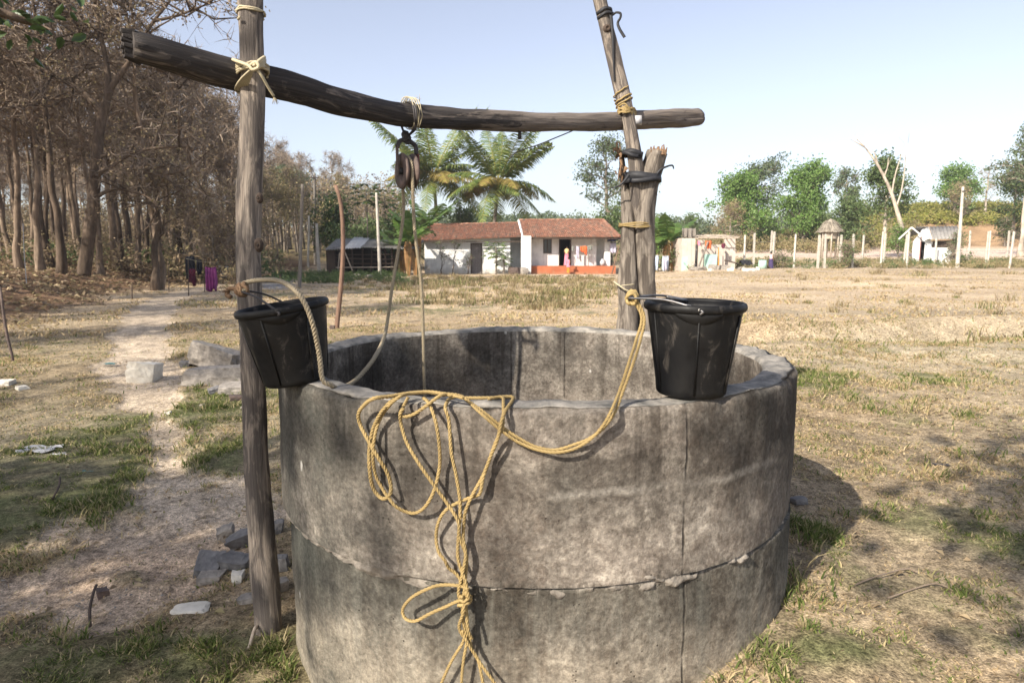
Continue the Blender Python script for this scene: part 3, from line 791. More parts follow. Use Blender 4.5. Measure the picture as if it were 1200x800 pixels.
bp = [(152, 54), (200, 66), (250, 81), (295, 92), (345, 103), (400, 119), (450, 131), (500, 138), (560, 141), (640, 143), (700, 143), (760, 140), (817, 138)]
brad = [.056, .060, .059, .058, .057, .057, .058, .054, .059, .062, .064, .066, .062]
beam = thing("wooden_beam", "long crooked blackened log lashed crosswise over the well", "beam", (0, 0, 0))
pole([at(x, y, ybeam(x)) for x, y in bp], [b * .885 for b in brad], 30, .19, 8, .03, 4.2).build("log", M['beam'], beam)
mb = MB(); c = at(152, 54, ybeam(152)); ed = (at(152, 54, ybeam(152)) - at(200, 66, ybeam(200))).normalized()
for k in range(80):                             # ragged chopped end
    q = c + Vector((R.gauss(0, .004), R.uniform(-.034, .034), R.uniform(-.038, .038))); mb.tube([q - ed * .03, q + ed * R.uniform(.000, .010)], [R.uniform(.010, .016), .007], 5, 0, True, .3, 9, k)
mb.build("chopped_end", M['beam'], beam, False)
c = at(609, 155, ybeam(609)); mb = MB(); mb.tube([c + Vector((0, 0, .03)), c + Vector((0, -.01, -.035))], [.008, .011], 6); mb.build("bolt", M['darkiron'], beam)
YF = 4.02
lean = thing("leaning_pole", "slim pale pole leaning left and lashed to the beam beside the forked trunk", "pole", (0, 0, 0))
lp = [at(690, -60, YF - .02), at(703, 0, YF - .02), at(714, 45, YF - .02), at(728, 105, YF - .02), at(738, 150, YF - .03), at(745, 195, YF - .03), at(748, 245, YF + .02), at(752, 300, YF + .10), at(756, 372, YF + .16), Vector((at(756, 372, YF + .16).x, YF + .16, -.2))]
pole(lp, [.038, .040, .042, .043, .046, .046, .046, .046, .05, .05], 18, .13, 14).build("trunk", M['post'], lean)
c = at(712, 33, YF - .062); mb = MB(); mb.lathe([(.002, .004), (.008, .002), (.011, .010), (.018, .004), (.026, -.01)], 12, 0, False, Matrix.Translation(c) @ Matrix.Rotation(PI / 2, 4, 'X')); mb.build("knot", M['darkwood'], lean)
fork = thing("forked_trunk", "thick split grey tree trunk standing behind the well under the right end of the beam", "trunk", (0, 0, 0))
b1 = at(735, 380, YF); b2 = at(757, 380, YF + .03)
pole([Vector((b1.x, YF, -.3)), Vector((b1.x - .01, YF, .3)), at(735, 380, YF), at(736, 320, YF), at(736, 260, YF), at(733, 222, YF + .03), at(730, 196, YF + .05), at(728, 178, YF + .06)],
     [.088, .083, .080, .074, .066, .046, .034, .014], 28, .28, 21, .03, 5.0).build("trunk", M['trunkwood'], fork)
f2 = [Vector((b2.x, YF + .03, -.3)), Vector((b2.x, YF + .03, .3)), at(757, 380, YF + .03), at(756, 320, YF + .02), at(754, 258, YF), at(758, 222, YF), at(765, 195, YF), at(770, 178, YF)]
tr = pole(f2, [.064, .060, .055, .053, .055, .060, .062, .060], 28, .26, 26, .03, 5.0).build("trunk", M['trunkwood'], fork)
mb = MB()
for k in range(34):                             # splintered broken top
    a = R.uniform(0, 2 * PI); r = .052 * math.sqrt(R.random()); c = at(770, 179, YF) + Vector((math.cos(a) * r, math.sin(a) * r, -.02))
    mb.tube([c, c + Vector((R.gauss(.006, .008), R.gauss(0, .008), R.uniform(.02, .065)))], [R.uniform(.008, .016), .003], 5, 0, True, .3, 9, k)
mb.build("splinters", M['brokenwood'], fork, False)
mb = MB()
for k in range(26):                             # bark flakes hanging at the left shoulder
    c = at(R.gauss(728, 4), R.uniform(165, 208), YF - R.uniform(-.01, .05))
    mb.tube([c, c + Vector((R.gauss(-.006, .012), R.gauss(-.01, .008), -R.uniform(.02, .07)))], [R.uniform(.005, .014), .002], 5, 0, True, .3, 9, k)
mb.build("bark_flakes", M['brokenwood'], fork, False)

# ---------------------------------------------------------------- lashings
def wrap(mb, c, axis, rad, turns, width, r, slant=0.0, seed=0, n=5, oval=1.0):
    axis = Vector(axis).normalized(); a = axis.orthogonal().normalized(); b = axis.cross(a); pts = []
    rr = random.Random(seed)
    for i in range(int(turns * 18) + 1):
        th = 2 * PI * i / 18; t = i / (turns * 18)
        p = Vector(c) + (a * math.cos(th) + b * math.sin(th) * oval) * (rad + rr.uniform(0, .003)) + axis * ((t - .5) * width + slant * math.cos(th + 1) + rr.gauss(0, .002))
        pts.append(p)
    mb.tube(pts, r, n)
pax = (pp[7] - pp[5]).normalized()
# left lashing: pale cord slung diagonally about post and beam
L = thing("rope_lashing", "pale cord knotted round the left post and the beam with one loose tail", "rope", (0, 0, 0))
mb = MB(); c0 = at(296, 84, YP + .05)
for k in range(7):
    o = (k - 3) * .012
    mb.tube(catmull([at(278 + k * 2, 108 + k * .6, YP + .12 + .05), at(276 + k * 2.2, 103, YP + .03), at(283 + k * 2, 92 - k, YP - .02), at(296, 80 - k * .3, YP - .042), at(307, 72 + k, YP - .01), at(311, 70 + k * 1.6, YP + .09), at(308, 76 + k * 2, YP + .19)], 5), .0042, 5)
for k in range(3):
    wrap(mb, at(296, 80 + k * 3, YP + .05), pax, .053, 1.6, .012, .0045, .012, k)
mb.build("wrapping", M['string'], L)
mb = MB(); mb.tube(catmull([at(292, 78, YP - .05), at(300, 73, YP - .062), at(303, 79, YP - .065), at(296, 82, YP - .066), at(291, 77, YP - .06), at(278, 72, YP - .03), at(273, 70, YP + .01)], 6), .0062, 6)
mb.tube(catmull([at(299, 80, YP - .06), at(306, 88, YP - .055), at(314, 102, YP - .03), at(321, 113, YP - .01)], 6), .0055, 6); frayed_end(mb, at(321, 113, YP - .01), (.2, 0, -1))
mb.tube(catmull([at(297, 78, YP - .062), at(304, 71, YP - .05), at(310, 67, YP - .02)], 5), .006, 6)
mb.build("knot", M['string'], L)
L = thing("rope_lashing", "single ring of cord tied round the left post near its top", "rope", (0, 0, 0))
mb = MB(); wrap(mb, at(294, 16, YP + .06), pax + Vector((.05, 0, 0)), .0455, 2.1, .012, .0038, .004, 5); mb.tube([at(281, 20, YP), at(279, 23, YP + .01)], .005, 5); mb.build("wrapping", M['string'], L)
L = thing("rope_lashing", "brown cord wound many times round the slim leaning pole and the beam", "rope", (0, 0, 0))
lax = (lp[1] - lp[4]).normalized(); mb = MB()
for k in range(7):
    mb.tube(catmull([at(722 + k * 1.2, 150 - k * 2.4, YF + .14), at(721 + k, 140 - k * 3, YF + .03), at(725, 134 - k * 1.5, YF - .05), at(733, 128 + (k % 3) * 3 - k, YF - .088), at(742, 128 + k * 1.4 - (k % 2) * 3, YF - .05), at(745, 130 + k * 1.2, YF + .05), at(744, 135 + k, YF + .15)], 5), .0052, 5)
wrap(mb, at(731, 118, YF - .02), lax, .050, 2.4, .05, .005, .008, 9); wrap(mb, at(728, 108, YF - .02), lax, .047, 1.2, .02, .004, .012, 10)
mb.build("wrapping", M['rope'], L)
mb = MB(); mb.box(tuple(at(744, 141, YF - .04) - Vector((0, .01, .02))), tuple(at(752, 135, YF - .04) + Vector((0, .02, 0))), 0, .006); mb.build("white_scrap", M['whiteplastic'], L)
def strap(mb, pts, w, t=.003):
    P = catmull(pts, 6)
    for sgn in (0,):
        base = len(mb.v)
        for i, p in enumerate(P):
            d = (P[min(i + 1, len(P) - 1)] - P[max(i - 1, 0)]).normalized(); u = d.cross(Vector((0, 1, 0)))
            u = u.normalized() if u.length > .1 else Vector((0, 0, 1)); ww = w if not hasattr(w, '__len__') else w[0] + (w[1] - w[0]) * i / (len(P) - 1)
            n = d.cross(u)
            mb.v += [tuple(p + u * ww / 2 + n * t), tuple(p - u * ww / 2 + n * t), tuple(p - u * ww / 2 - n * t), tuple(p + u * ww / 2 - n * t)]
        for i in range(len(P) - 1):
            for j in range(4):
                a = base + i * 4 + j; b = base + i * 4 + (j + 1) % 4; mb.face((a, b, b + 4, a + 4))
def band(mb, c, axis, rx, ry, h, t=.004, n=28, seed=0):
    axis = Vector(axis).normalized(); a = Vector((1, 0, 0)); a = (a - axis * a.dot(axis)).normalized(); b = axis.cross(a); base = len(mb.v)
    for i in range(n):
        th = 2 * PI * i / n; e = Vector(c) + a * math.cos(th) * rx + b * math.sin(th) * ry
        o = (a * math.cos(th) + b * math.sin(th)); wv = .004 * math.sin(3 * th + seed)
        for hh, tt in ((-h / 2, 0), (-h / 2, t), (h / 2, t), (h / 2, 0)): mb.v.append(tuple(e + axis * (hh + wv) + o * tt))
    for i in range(n):
        for j in range(4):
            p = base + i * 4 + j; q = base + i * 4 + (j + 1) % 4; p2 = base + ((i + 1) % n) * 4 + j; q2 = base + ((i + 1) % n) * 4 + (j + 1) % 4
            mb.face((p, p2, q2, q))
L = thing("rubber_strap", "black rubber strip tied round the leaning pole near the top with a dangling curl", "strap", (0, 0, 0))
mb = MB(); band(mb, at(708, 14, YF - .02), lax, .0435, .0435, .018); band(mb, at(709.5, 19, YF - .02), lax, .0435, .0435, .016, .006); mb.build("band", M['blackstrap'], L)
mb = MB(); strap(mb, [at(718, 18, YF - .05), at(722, 15, YF - .07), at(727, 16, YF - .075), at(727, 21, YF - .07), at(724, 27, YF - .06), at(726, 34, YF - .065), at(732, 44, YF - .07)], [.010, .016]); mb.build("tail", M['blackstrap'], L)
mb = MB(); strap(mb, [at(716, 18, YF - .058), at(718, 40, YF - .066), at(719, 70, YF - .064), at(720.5, 96, YF - .05)], [.018, .010]); mb.build("hanging_end", M['blackstrap'], L)
L = thing("rubber_strap", "upper black rubber band tied round the leaning pole under the beam", "strap", (0, 0, 0))
mb = MB(); band(mb, at(742, 180, YF - .03), (.15, 0, 1), .052, .055, .030, .006, 28, 1); band(mb, at(740, 183, YF - .03), (.3, 0, 1), .054, .056, .022, .008, 28, 3); mb.build("band", M['blackstrap'], L)
L = thing("rubber_strap", "wide black rubber band binding the leaning pole to the broken trunk top", "strap", (0, 0, 0))
mb = MB(); band(mb, at(753, 208, YF - .01), (.05, 0, 1), .102, .080, .045, .007, 36, 2); band(mb, at(753, 212, YF - .01), (-.06, 0, 1), .102, .080, .026, .010, 36, 4); mb.build("band", M['blackstrap'], L)
mb = MB(); strap(mb, [at(768, 207, YF - .07), at(774, 199, YF - .07), at(782, 195, YF - .06), at(788, 194, YF - .05), at(789.5, 198, YF - .05)], [.016, .006]); mb.build("tail", M['blackstrap'], L)
mb = MB(); strap(mb, [at(737, 205, YF - .09), at(730, 214, YF - .1), at(722, 219, YF - .09), at(710, 221, YF - .07)], [.016, .004]); mb.build("tail", M['blackstrap'], L)
L = thing("rope_lashing", "thin yellow string circling the forked trunk at mid height", "rope", (0, 0, 0))
mb = MB()
for k in range(4): band(mb, at(745, 262 + k * 1.4, YF + .01), (.01 * k, 0, 1), .098, .082, .006, .005, 32, k)
mb.build("wrapping", M['rope'], L)
L = thing("rope_lashing", "short frayed string end caught on the forked trunk above the rim", "rope", (0, 0, 0))
mb = MB(); mb.tube(catmull([at(719, 330, YF - .03), at(725, 334, YF - .07), at(732, 339, YF - .082), at(737, 341, YF - .082)], 5), .005, 5); mb.tube(catmull([at(726, 335, YF - .074), at(733, 334, YF - .084), at(743, 333, YF - .08)], 5), .003, 4); mb.build("cord", M['string'], L)
L = MB(); L.tube(catmull([at(672, 153, ybeam(672)), at(655, 160, ybeam(655)), at(630, 170, 3.7), at(606, 178, 3.6), at(597, 186, 3.58)], 6), .0032, 5)
o = L.build("loose_wire", M['darkiron']); tag(o, "thin dark wire curving down from under the beam", "wire")

# ---------------------------------------------------------------- pulley
yp = ybeam(479); PC = at(477, 201, yp)
wn_ = Vector((-.86, -.50, 0)).normalized(); wt_ = Vector((-wn_.y, wn_.x, 0))     # axle and in-plane directions
pul = thing("pulley", "rusty iron pulley wheel hanging from the beam over the well", "pulley", (0, 0, 0))
MX = Matrix.Translation(PC) @ Matrix((( wt_.x, 0, wn_.x, 0), (wt_.y, 0, wn_.y, 0), (0, 1, 0, 0), (0, 0, 0, 1)))
mb = MB(); mb.lathe([(.012, .020), (.030, .022), (.034, .030), (.054, .030), (.076, .030), (.079, .024), (.076, .018), (.056, .006), (.054, 0), (.056, -.006), (.076, -.018), (.079, -.024), (.076, -.030), (.054, -.030), (.034, -.030), (.030, -.022), (.012, -.020)], 40, 0, True, MX); mb.build("wheel", M['rust'], pul)
mb = MB(); mb.lathe([(.001, .040), (.013, .040), (.015, .034), (.015, -.048), (.013, -.054), (.001, -.054)], 16, 0, False, MX); mb.build("axle", M['darkiron'], pul)
for s, m_ in ((.044, M['rust']), (-.046, M['redrust'])):
    mb = MB(); q = MX @ Matrix.Translation((0, 0, s))
    w_ = .011 if s > 0 else .028
    mb.box((-w_, -.020, -.003), (w_, .105 if s > 0 else .075, .003)); mb.v = [tuple(q @ Vector(v)) for v in mb.v]; mb.build("cheek_plate", m_, pul, False)
top = PC + Vector((0, 0, .135))
mb = MB(); mb.tube(catmull([MX @ Vector((0, .075, -.046)), MX @ Vector((0, .115, -.040)), top, MX @ Vector((0, .128, .030)), MX @ Vector((0, .100, .044))], 6), .010, 8); mb.build("yoke", M['darkiron'], pul)
hk = at(478, 160, yp)
mb = MB(); mb.tube(catmull([top + Vector((0, 0, -.008)), top + Vector((-.006, 0, .03)), hk + Vector((.004, 0, -.015)), hk], 6), .013, 8, 0, True, .35, 30); mb.tube(catmull([hk + Vector((.006, 0, -.03)), at(475, 166, yp), hk + Vector((-.01, -.012, .0)), hk + Vector((.008, 0, .006))], 5), .008, 6); mb.build("hook", M['darkiron'], pul)
mb = MB(); bc = at(482, 133, yp)
bd = (at(520, 138, ybeam(520)) - at(450, 131, ybeam(450))).normalized()
mb.tube(catmull([hk, at(472, 152, yp + .02), at(470, 140, yp + .065), at(472, 126, yp + .065), at(478, 121, yp + .02), at(484, 121, yp - .05), at(487, 128, yp - .072), at(488, 140, yp - .07), at(486, 150, yp - .03), hk], 6), .0052, 6)
mb.tube(catmull([hk, at(470, 146, yp + .03), at(475, 124, yp + .06), at(480, 120, yp - .02), at(484, 125, yp - .070), at(486, 140, yp - .072), at(487, 151, yp - .03), hk + Vector((.005, 0, .005))], 6), .0042, 6)
mb.build("hanger_wire", M['darkiron'], pul)
L = thing("rope_lashing", "thin cord looped over the beam above the pulley with loose frayed ends", "rope", (0, 0, 0))
mb = MB()
for k in range(4): wrap(mb, bc + bd * (.012 * (k - 1.5)), bd, .0655, 1.1, .01, .0024, .01, 40 + k)
for k in range(9):
    p = at(474 + k * 2.2, 120, yp - .01); mb.tube([p, p + Vector((R.gauss(0, .02), R.gauss(0, .01), R.uniform(.01, .035)))], [.0016, .0008], 3)
mb.build("wrapping", M['string'], L)

# ---------------------------------------------------------------- buckets
def bucket(label, tilt, rz, lugdir, bail, grip):
    t = thing("bucket", label, "bucket")
    rb, rt, h = .104, .139, .272
    mb = MB()
    prof = [(.001, 0), (rb - .006, 0), (rb, .006), (rb + .0015, .02)]
    for k in range(1, 12): prof.append((rb + (rt - rb) * k / 11, .02 + (h - .045) * k / 11))
    prof += [(rt + .001, h - .012), (rt - .005, h - .006), (rt - .007, h - .03)]
    for k in range(10, -1, -1): prof.append((rb - .005 + (rt - rb) * k / 11, .014 + (h - .045) * k / 11))
    prof += [(.001, .012)]
    mb.lathe(prof, 72)
    V = np.array(mb.v); a = np.arctan2(V[:, 1], V[:, 0]); s = 1 + .010 * np.sin(2 * a + 1) + .006 * np.sin(3 * a) * (V[:, 2] / h); V[:, 0] *= s; V[:, 1] *= s
    mb.v = [tuple(v) for v in V]; body = mb.build("body", M['bucket'], t)
    mb = MB(); pr = []
    for k in range(13):
        u = 2 * PI * k / 13; pr.append((rt + .0035 + .0085 * math.cos(u), h - .012 + .0125 * math.sin(u)))
    mb.lathe(pr, 72, 0, True); V = np.array(mb.v); a = np.arctan2(V[:, 1], V[:, 0]); s = 1 + .010 * np.sin(2 * a + 1) + .006 * np.sin(3 * a); V[:, 0] *= s; V[:, 1] *= s; mb.v = [tuple(v) for v in V]
    mb.build("rim", M['bucket'], t)
    for k in range(6):                           # mould ribs down the side
        a = k * PI / 3 + .35; mb = MB(); d = Vector((math.cos(a), math.sin(a), 0))
        mb.tube([d * (rb + .001) + Vector((0, 0, .012)), d * (rt + .0005) + Vector((0, 0, h - .03))], .0028, 6); mb.build("rib", M['bucket'], body)
    for sg in (1, -1):                           # thickened lug plates below the rim
        mb = MB(); d0 = math.atan2(lugdir[1], lugdir[0]) + (0 if sg > 0 else PI)
        def fn(u, v, d0=d0):
            a = d0 + (u - .5) * .95; dz = .040 * (1 - (2 * u - 1) ** 2 * .6) * v; zz = h - .018 - dz; r = rt - (rt - rb) * (h - zz) / h + .005 + .004 * math.sin(PI * min(1, v * 1.2))
            if v > .98: r -= .006
            return (math.cos(a) * r, math.sin(a) * r, zz)
        mb.grid(fn, 16, 6); mb.build("lug", M['bucket'], t)
    la = Vector((lugdir[0], lugdir[1], 0)).normalized() * (rt + .008) + Vector((0, 0, h - .012)); lb = -Vector((lugdir[0], lugdir[1], 0)).normalized() * (rt + .008) + Vector((0, 0, h - .012))
    ap = Vector(bail)
    mb = MB(); s1 = la.lerp(ap, .5) + Vector((0, 0, .012)); s2 = lb.lerp(ap, .5) + Vector((0, 0, .012))
    side = (la - lb).normalized()
    mb.tube(catmull([la + Vector((0, 0, -.012)), la, s1 + side * .012, ap + side * .015, ap - side * .015, s2 - side * .012, lb, lb + Vector((0, 0, -.012))], 6), .0036, 8)
    hd = mb.build("handle", M['wire'] if grip else M['darkiron'], t)
    if grip:
        for e, q in ((la, s1), (lb, s2)):
            mb = MB(); mb.tube([e + (q - e) * .02, e + (q - e) * .85], [.0062, .0048], 10); mb.build("sleeve", M['grip'] if e is la else M['wire'], hd)
    t.rotation_euler = Euler((tilt[0], tilt[1], rz))
    return t
RB = at_z(818, 463, WZ + .012); RB = Vector((RB.x, RB.y + .075, WZ + .012))
bk = bucket("black plastic bucket standing upright on the right of the well rim", (.015, .01), 0, (-.17, -1), (-.195, -.02, .283), True); bk.location = RB - Vector((0, 0, .008)); bk.scale = (.93, .93, .955)
LB = at_z(342, 450, WZ); LB = Vector((LB.x, LB.y + .06, WZ + .022))
bk2 = bucket("black bucket tilted to the left against the post on the left of the rim", (.05, -.14), 0, (.25, -1), (-.135, .03, .335), False); bk2.location = LB - Vector((.004, 0, .022)); bk2.scale = (.93, .93, .90)
bpy.context.view_layer.update()
KR = bk.matrix_world @ Vector((-.195, -.02, .283)); KL = bk2.matrix_world @ Vector((-.135, .03, .335))

# ---------------------------------------------------------------- ropes
dr = thing("draw_rope", "faded rope running from the left bucket over the rim and up through the pulley", "rope", (0, 0, 0))
mb = MB()
left_top = PC - wt_ * .062 if (PC - wt_ * .062).x < (PC + wt_ * .062).x else PC + wt_ * .062
right_top = PC * 2 - left_top
rimL = at_z(380, 451, WZ + .014)
pts = [KL + Vector((.02, -.02, .0)), KL + Vector((0, 0, .018)), at(303, 328, KL.y), at(330, 330, KL.y - .10), at(352, 347, LB.y - .17), at(366, 378, LB.y - .18), at(374, 415, LB.y - .15), at(378, 444, rimL.y - .01), rimL + Vector((.02, 0, 0)), at(398, 455, rimL.y + .06), at(418, 444, rimL.y + .20), at(440, 417, rimL.y + .38), at(452, 388, yp - .12), at(459, 340, yp - .05), left_top + Vector((0, 0, -.2)), left_top]
rope_into(mb, pts, .0075)
q = [left_top]
for k in range(1, 8):
    a = PI * k / 8; q.append(PC + (left_top - PC) * math.cos(a) + Vector((0, 0, math.sin(a) * .062)))
q.append(right_top); rope_into(mb, q, .0075, 4)
re = at(497, 440, right_top.y + .05)
rope_into(mb, [right_top, right_top + Vector((.005, 0, -.25)), at(494, 340, right_top.y + .03), re, Vector((re.x + .004, re.y, .3)), Vector((re.x, re.y, -2.3))], .0075)
mb.build("rope", M['paleRope'], dr)
mb = MB()
for k in range(4): wrap(mb, KL + Vector((.004 * k, 0, .002 * k)), (1, .2 * k - .3, .25), .012 + .002 * k, 1.6, .022, .0062, .003, 60 + k)
mb.tube(catmull([KL, KL + Vector((-.03, -.01, .008)), KL + Vector((-.04, -.01, -.012)), KL + Vector((-.025, -.02, -.018))], 5), .0075, 6); frayed_end(mb, KL + Vector((-.03, -.015, .0)), (-1, -.3, 0))
tag(mb.build("knot", M['brokenwood'], dr), None, None, None, 'stuff')

coil = thing("rope_coil", "yellow rope heaped over the front rim and hanging down the well wall", "rope", (0, 0, 0))
WL = [0.0]
def wl(lst, off=.028, osc=.012):
    out = []
    WL[0] += 1.9
    for i, (x, y) in enumerate(lst): out.append(on_well(x + (5.0 * math.sin(y * .055 + WL[0]) if 612 < y < 750 and x > 528 else 0), y, off + osc * math.sin(i * 1.7 + WL[0])))
    return out
mb = MB()
rimk = at_z(724, 468, WZ + .012)
for k, dx in enumerate((0, 5)):
    top_ = [KR + Vector((.01 * k, -.005, 0)), at(752 + dx * .6, 372, KR.y - .02), at(745 + dx, 400, KR.y - .06), at(736 + dx, 428, KR.y - .12), at(726 + dx * .8, 458, rimk.y - .03)]
    low_ = wl([(716 + dx, 482), (704 + dx * .5, 502), (690, 516 - dx * .4), (672, 526 - dx), (650, 530 - dx * .6), (627, 526 - dx * .6), (606, 517 - dx), (587, 504 - dx), (566, 486 - dx * .8), (549, 470)], .018 if k else .03, .004)
    rope_into(mb, top_ + low_, .0043)
rims = lambda l, h=.014: [at_z(x, y, WZ + h) for x, y in l]
rope_into(mb, wl([(549, 470)], .02) + rims([(543, 465.5), (536, 463), (518, 461), (500, 459.5), (484, 460), (470, 463)], .02) + wl([(455, 473), (445, 486), (437, 503), (433, 525), (433, 548), (436, 568), (442, 579), (450, 584), (457, 579), (458, 568), (453, 552), (442, 534), (430, 513), (422, 497), (420, 485), (426, 475)], .034, .008) + rims([(437, 467), (455, 464.5), (478, 461), (500, 459)], .024), .0054)
rope_into(mb, rims([(530, 463), (505, 459), (482, 461), (466, 466)], .030) + wl([(452, 480), (444, 494), (439, 512), (437, 535), (440, 556), (448, 572), (457, 585), (465, 594), (478, 600), (489, 600), (500, 591), (509, 573), (515, 548), (515, 525), (512, 501), (507, 482)], .034, .010) + rims([(501, 470), (496, 466)], .012), .0047)
rope_into(mb, rims([(478, 466)], .014) + wl([(473, 476), (469, 484), (474, 488), (485, 485), (500, 475)], .03, .004) + rims([(515, 464), (527, 462), (543, 466)], .030), .0047)
rope_into(mb, wl([(473, 478), (469, 485), (470, 497), (477, 519), (491, 543), (509, 569), (523, 588), (533, 603), (538, 615), (541, 632), (541, 655), (543, 680), (544, 700)], .036, .007), .0047)
rope_into(mb, rims([(533, 465)], .016) + wl([(526, 468), (522, 478), (526, 492), (529, 530), (535, 559), (539, 586), (539, 606), (541, 628), (543, 652), (541, 676), (545, 700), (547, 722), (549, 745)], .030, .005), .0047)
rope_into(mb, rims([(540, 466), (576, 466), (592, 464.5), (601, 465)], .012) + wl([(600, 470), (590, 486), (583, 514), (574, 537), (565, 559), (554, 579), (546, 597), (541, 613), (538, 630), (543, 650), (545, 672), (542, 696), (546, 716), (544, 738), (548, 748)], .034, .006), .0047)
rope_into(mb, rims([(572, 467), (588, 465)], .016) + wl([(590, 472), (589, 498), (580, 520), (573, 540), (566, 560), (562, 578), (550, 583), (532, 591), (520, 600), (513, 614), (511, 630), (514, 646), (521, 656), (530, 665), (538, 673), (543, 690), (541, 710), (545, 730), (546, 750)], .026, .008), .0046)
rope_into(mb, wl([(545, 690), (535, 686), (518, 685), (500, 690), (482, 700), (472, 713), (475, 724), (487, 727), (503, 719), (521, 711), (540, 703), (546, 716), (543, 735), (548, 752)], .036, .012), .0046)
rope_into(mb, wl([(546, 735), (542, 753), (535, 764), (528, 776), (518, 798), (510, 820), (505, 845)], .022, .006), .0043)
rope_into(mb, wl([(547, 740), (543, 774), (541, 800), (543, 830), (540, 850)], .018, .006), .0043)
rope_into(mb, wl([(546, 738), (551, 758), (560, 772), (566, 800), (572, 830), (580, 852)], .024, .006), .0043)
rope_into(mb, wl([(548, 745), (554, 762), (566, 781), (579, 799), (592, 822), (600, 850)], .020, .006), .0043)
mb.build("rope", M['rope'], coil)
mb = MB(); wrap(mb, on_well(545, 702, .030), (0.1, 0, 1), .013, 2.6, .03, .0047, .004, 702); mb.build("knot", M['rope'], coil)
mb = MB(); wrap(mb, KR, (.3, 1, .3), .0125, 4.2, .030, .0050, .003, 80); mb.build("knot", M['rope'], coil)
# ---------------------------------------------------------------- stones and scraps on the ground near the well
def on_ground(px, py, sink=0.0):
    p = G(px, py); p.z -= sink; return p
def st(name, label, cat, px, py, w, h, dpt, rz, m, seed, lift=.5, tilt=(0, 0), group=None, rough=.16, cut=.3, dz=0):
    p = G(px, py); k = p.y / F
    sz = (w * k, dpt * k, h * k); p.z += sz[2] * (lift - .10) + dz; p.y += sz[1] * .3
    return stone(name, label, cat, p, sz, rz, m, seed, tilt, group, rough, cut)
st("stone", "pale angular limestone block lying alone on the bare path", "stone", 166, 446, 31, 25, 26, .12, M['whitestone'], 1, .42, (0, .03), None, .10, .12)
st("stone", "long grey slab at the bottom of the stone pile by the left post", "stone", 248, 450, 58, 22, 40, .05, M['stone'], 2, .42, (0, .05), None, .10, .12)
st("stone", "wedge shaped grey block on top of the stone pile by the left post", "stone", 251, 430, 52, 24, 34, .1, M['stone'], 3, .5, (.05, .20), None, .10, .12, .0)
st("stone", "flat pale stone low beside the left post, in front of the pile", "stone", 272, 463, 34, 14, 30, .3, M['stone'], 4, .45, (.1, .05), None, .14, .2)
st("stone", "small dark stone wedged beneath the stone pile", "stone", 250, 462, 16, 10, 14, .7, M['darkstone'], 5, .4)
st("stone", "small blue grey stone left of the stone pile", "stone", 216, 430, 13, 9, 12, .2, M['darkstone'], 6, .4)
st("stone", "small reddish stone at the foot of the pale flat stone", "stone", 277, 470, 18, 8, 12, .5, M['rust'], 7, .4)
st("stone", "grey stone peeping out behind the right end of the pile", "stone", 279, 428, 16, 14, 16, 1., M['stone'], 18, .45)
st("stone", "square flat grey slab lying left of the post foot", "stone", 240, 668, 34, 16, 30, .12, M['darkstone'], 8, .15, (.35, -.06), None, .10, .10)
st("stone", "broken flat slab tucked under the square slab", "stone", 244, 680, 30, 8, 20, .2, M['stone'], 9, .3, (.1, 0), None, .1, .1)
st("stone", "rounded grey stone between the square slab and the post", "stone", 275, 666, 32, 18, 24, .1, M['darkstone'], 10, .4, (.1, .1))
st("stone", "long dark stone behind the rounded stone near the post", "stone", 281, 638, 30, 16, 22, .4, M['darkstone'], 11, .4, (.1, -.2))
st("stone", "brown upright stone behind the square slab", "stone", 262, 629, 22, 12, 16, .5, M['stone'], 12, .4, (.2, -.3))
st("stone", "small tan cobble in front of the rounded stone", "stone", 277, 681, 14, 12, 12, .2, M['whitestone'], 13, .4)
st("stone", "grey stone in the gap between post and well", "stone", 326, 668, 22, 20, 20, .2, M['darkstone'], 14, .4)
st("stone", "pale stone low in the gap between post and well", "stone", 327, 692, 18, 14, 16, .7, M['stone'], 15, .4)
st("stone", "dark stone farthest back in the gap between post and well", "stone", 322, 625, 20, 18, 18, .1, M['darkstone'], 16, .4)
st("stone", "whitish flat stone sunk in the soil left of the post foot", "stone", 222, 716, 40, 5, 22, .1, M['whitestone'], 17, .25, (0, 0), None, .2, .3)
st("stone", "greenish stone half buried just left of the post foot", "stone", 288, 706, 20, 10, 14, .3, M['stone'], 19, .3)
st("stone", "smooth dark pebble on the grass right of the well", "stone", 937, 591, 17, 10, 14, .2, M['darkstone'], 20, .4, (0, 0), None, .06, .55)
st("stone", "small brown clod on the bare soil near the lower left", "clod", 119, 698, 13, 10, 10, .5, M['rust'], 21, .4)
for k, (px, py, w, lab) in enumerate(((5, 452, 15, "pale stone at the left edge of the dry grass"), (24, 457, 12, "second pale stone just right of the one at the left edge"), (196, 486, 9, "pale pebble in the green grass right of the path"),
                                 (237, 477, 8, "grey pebble on the grass in front of the stone pile"), (286, 480, 9, "pinkish pebble beside the left post above the green grass"))):
    st("pebble", lab, "stone", px, py, w, w * .55, w * .8, k, M['whitestone'] if k < 3 else M['stone'], 30 + k, .4)
st("rag", "white heap of rags at the wood edge behind the left post", "rags", 268, 327, 20, 14, 14, .3, M['whiteplastic'], 40, .4, (0, .2), None, .5, .2)
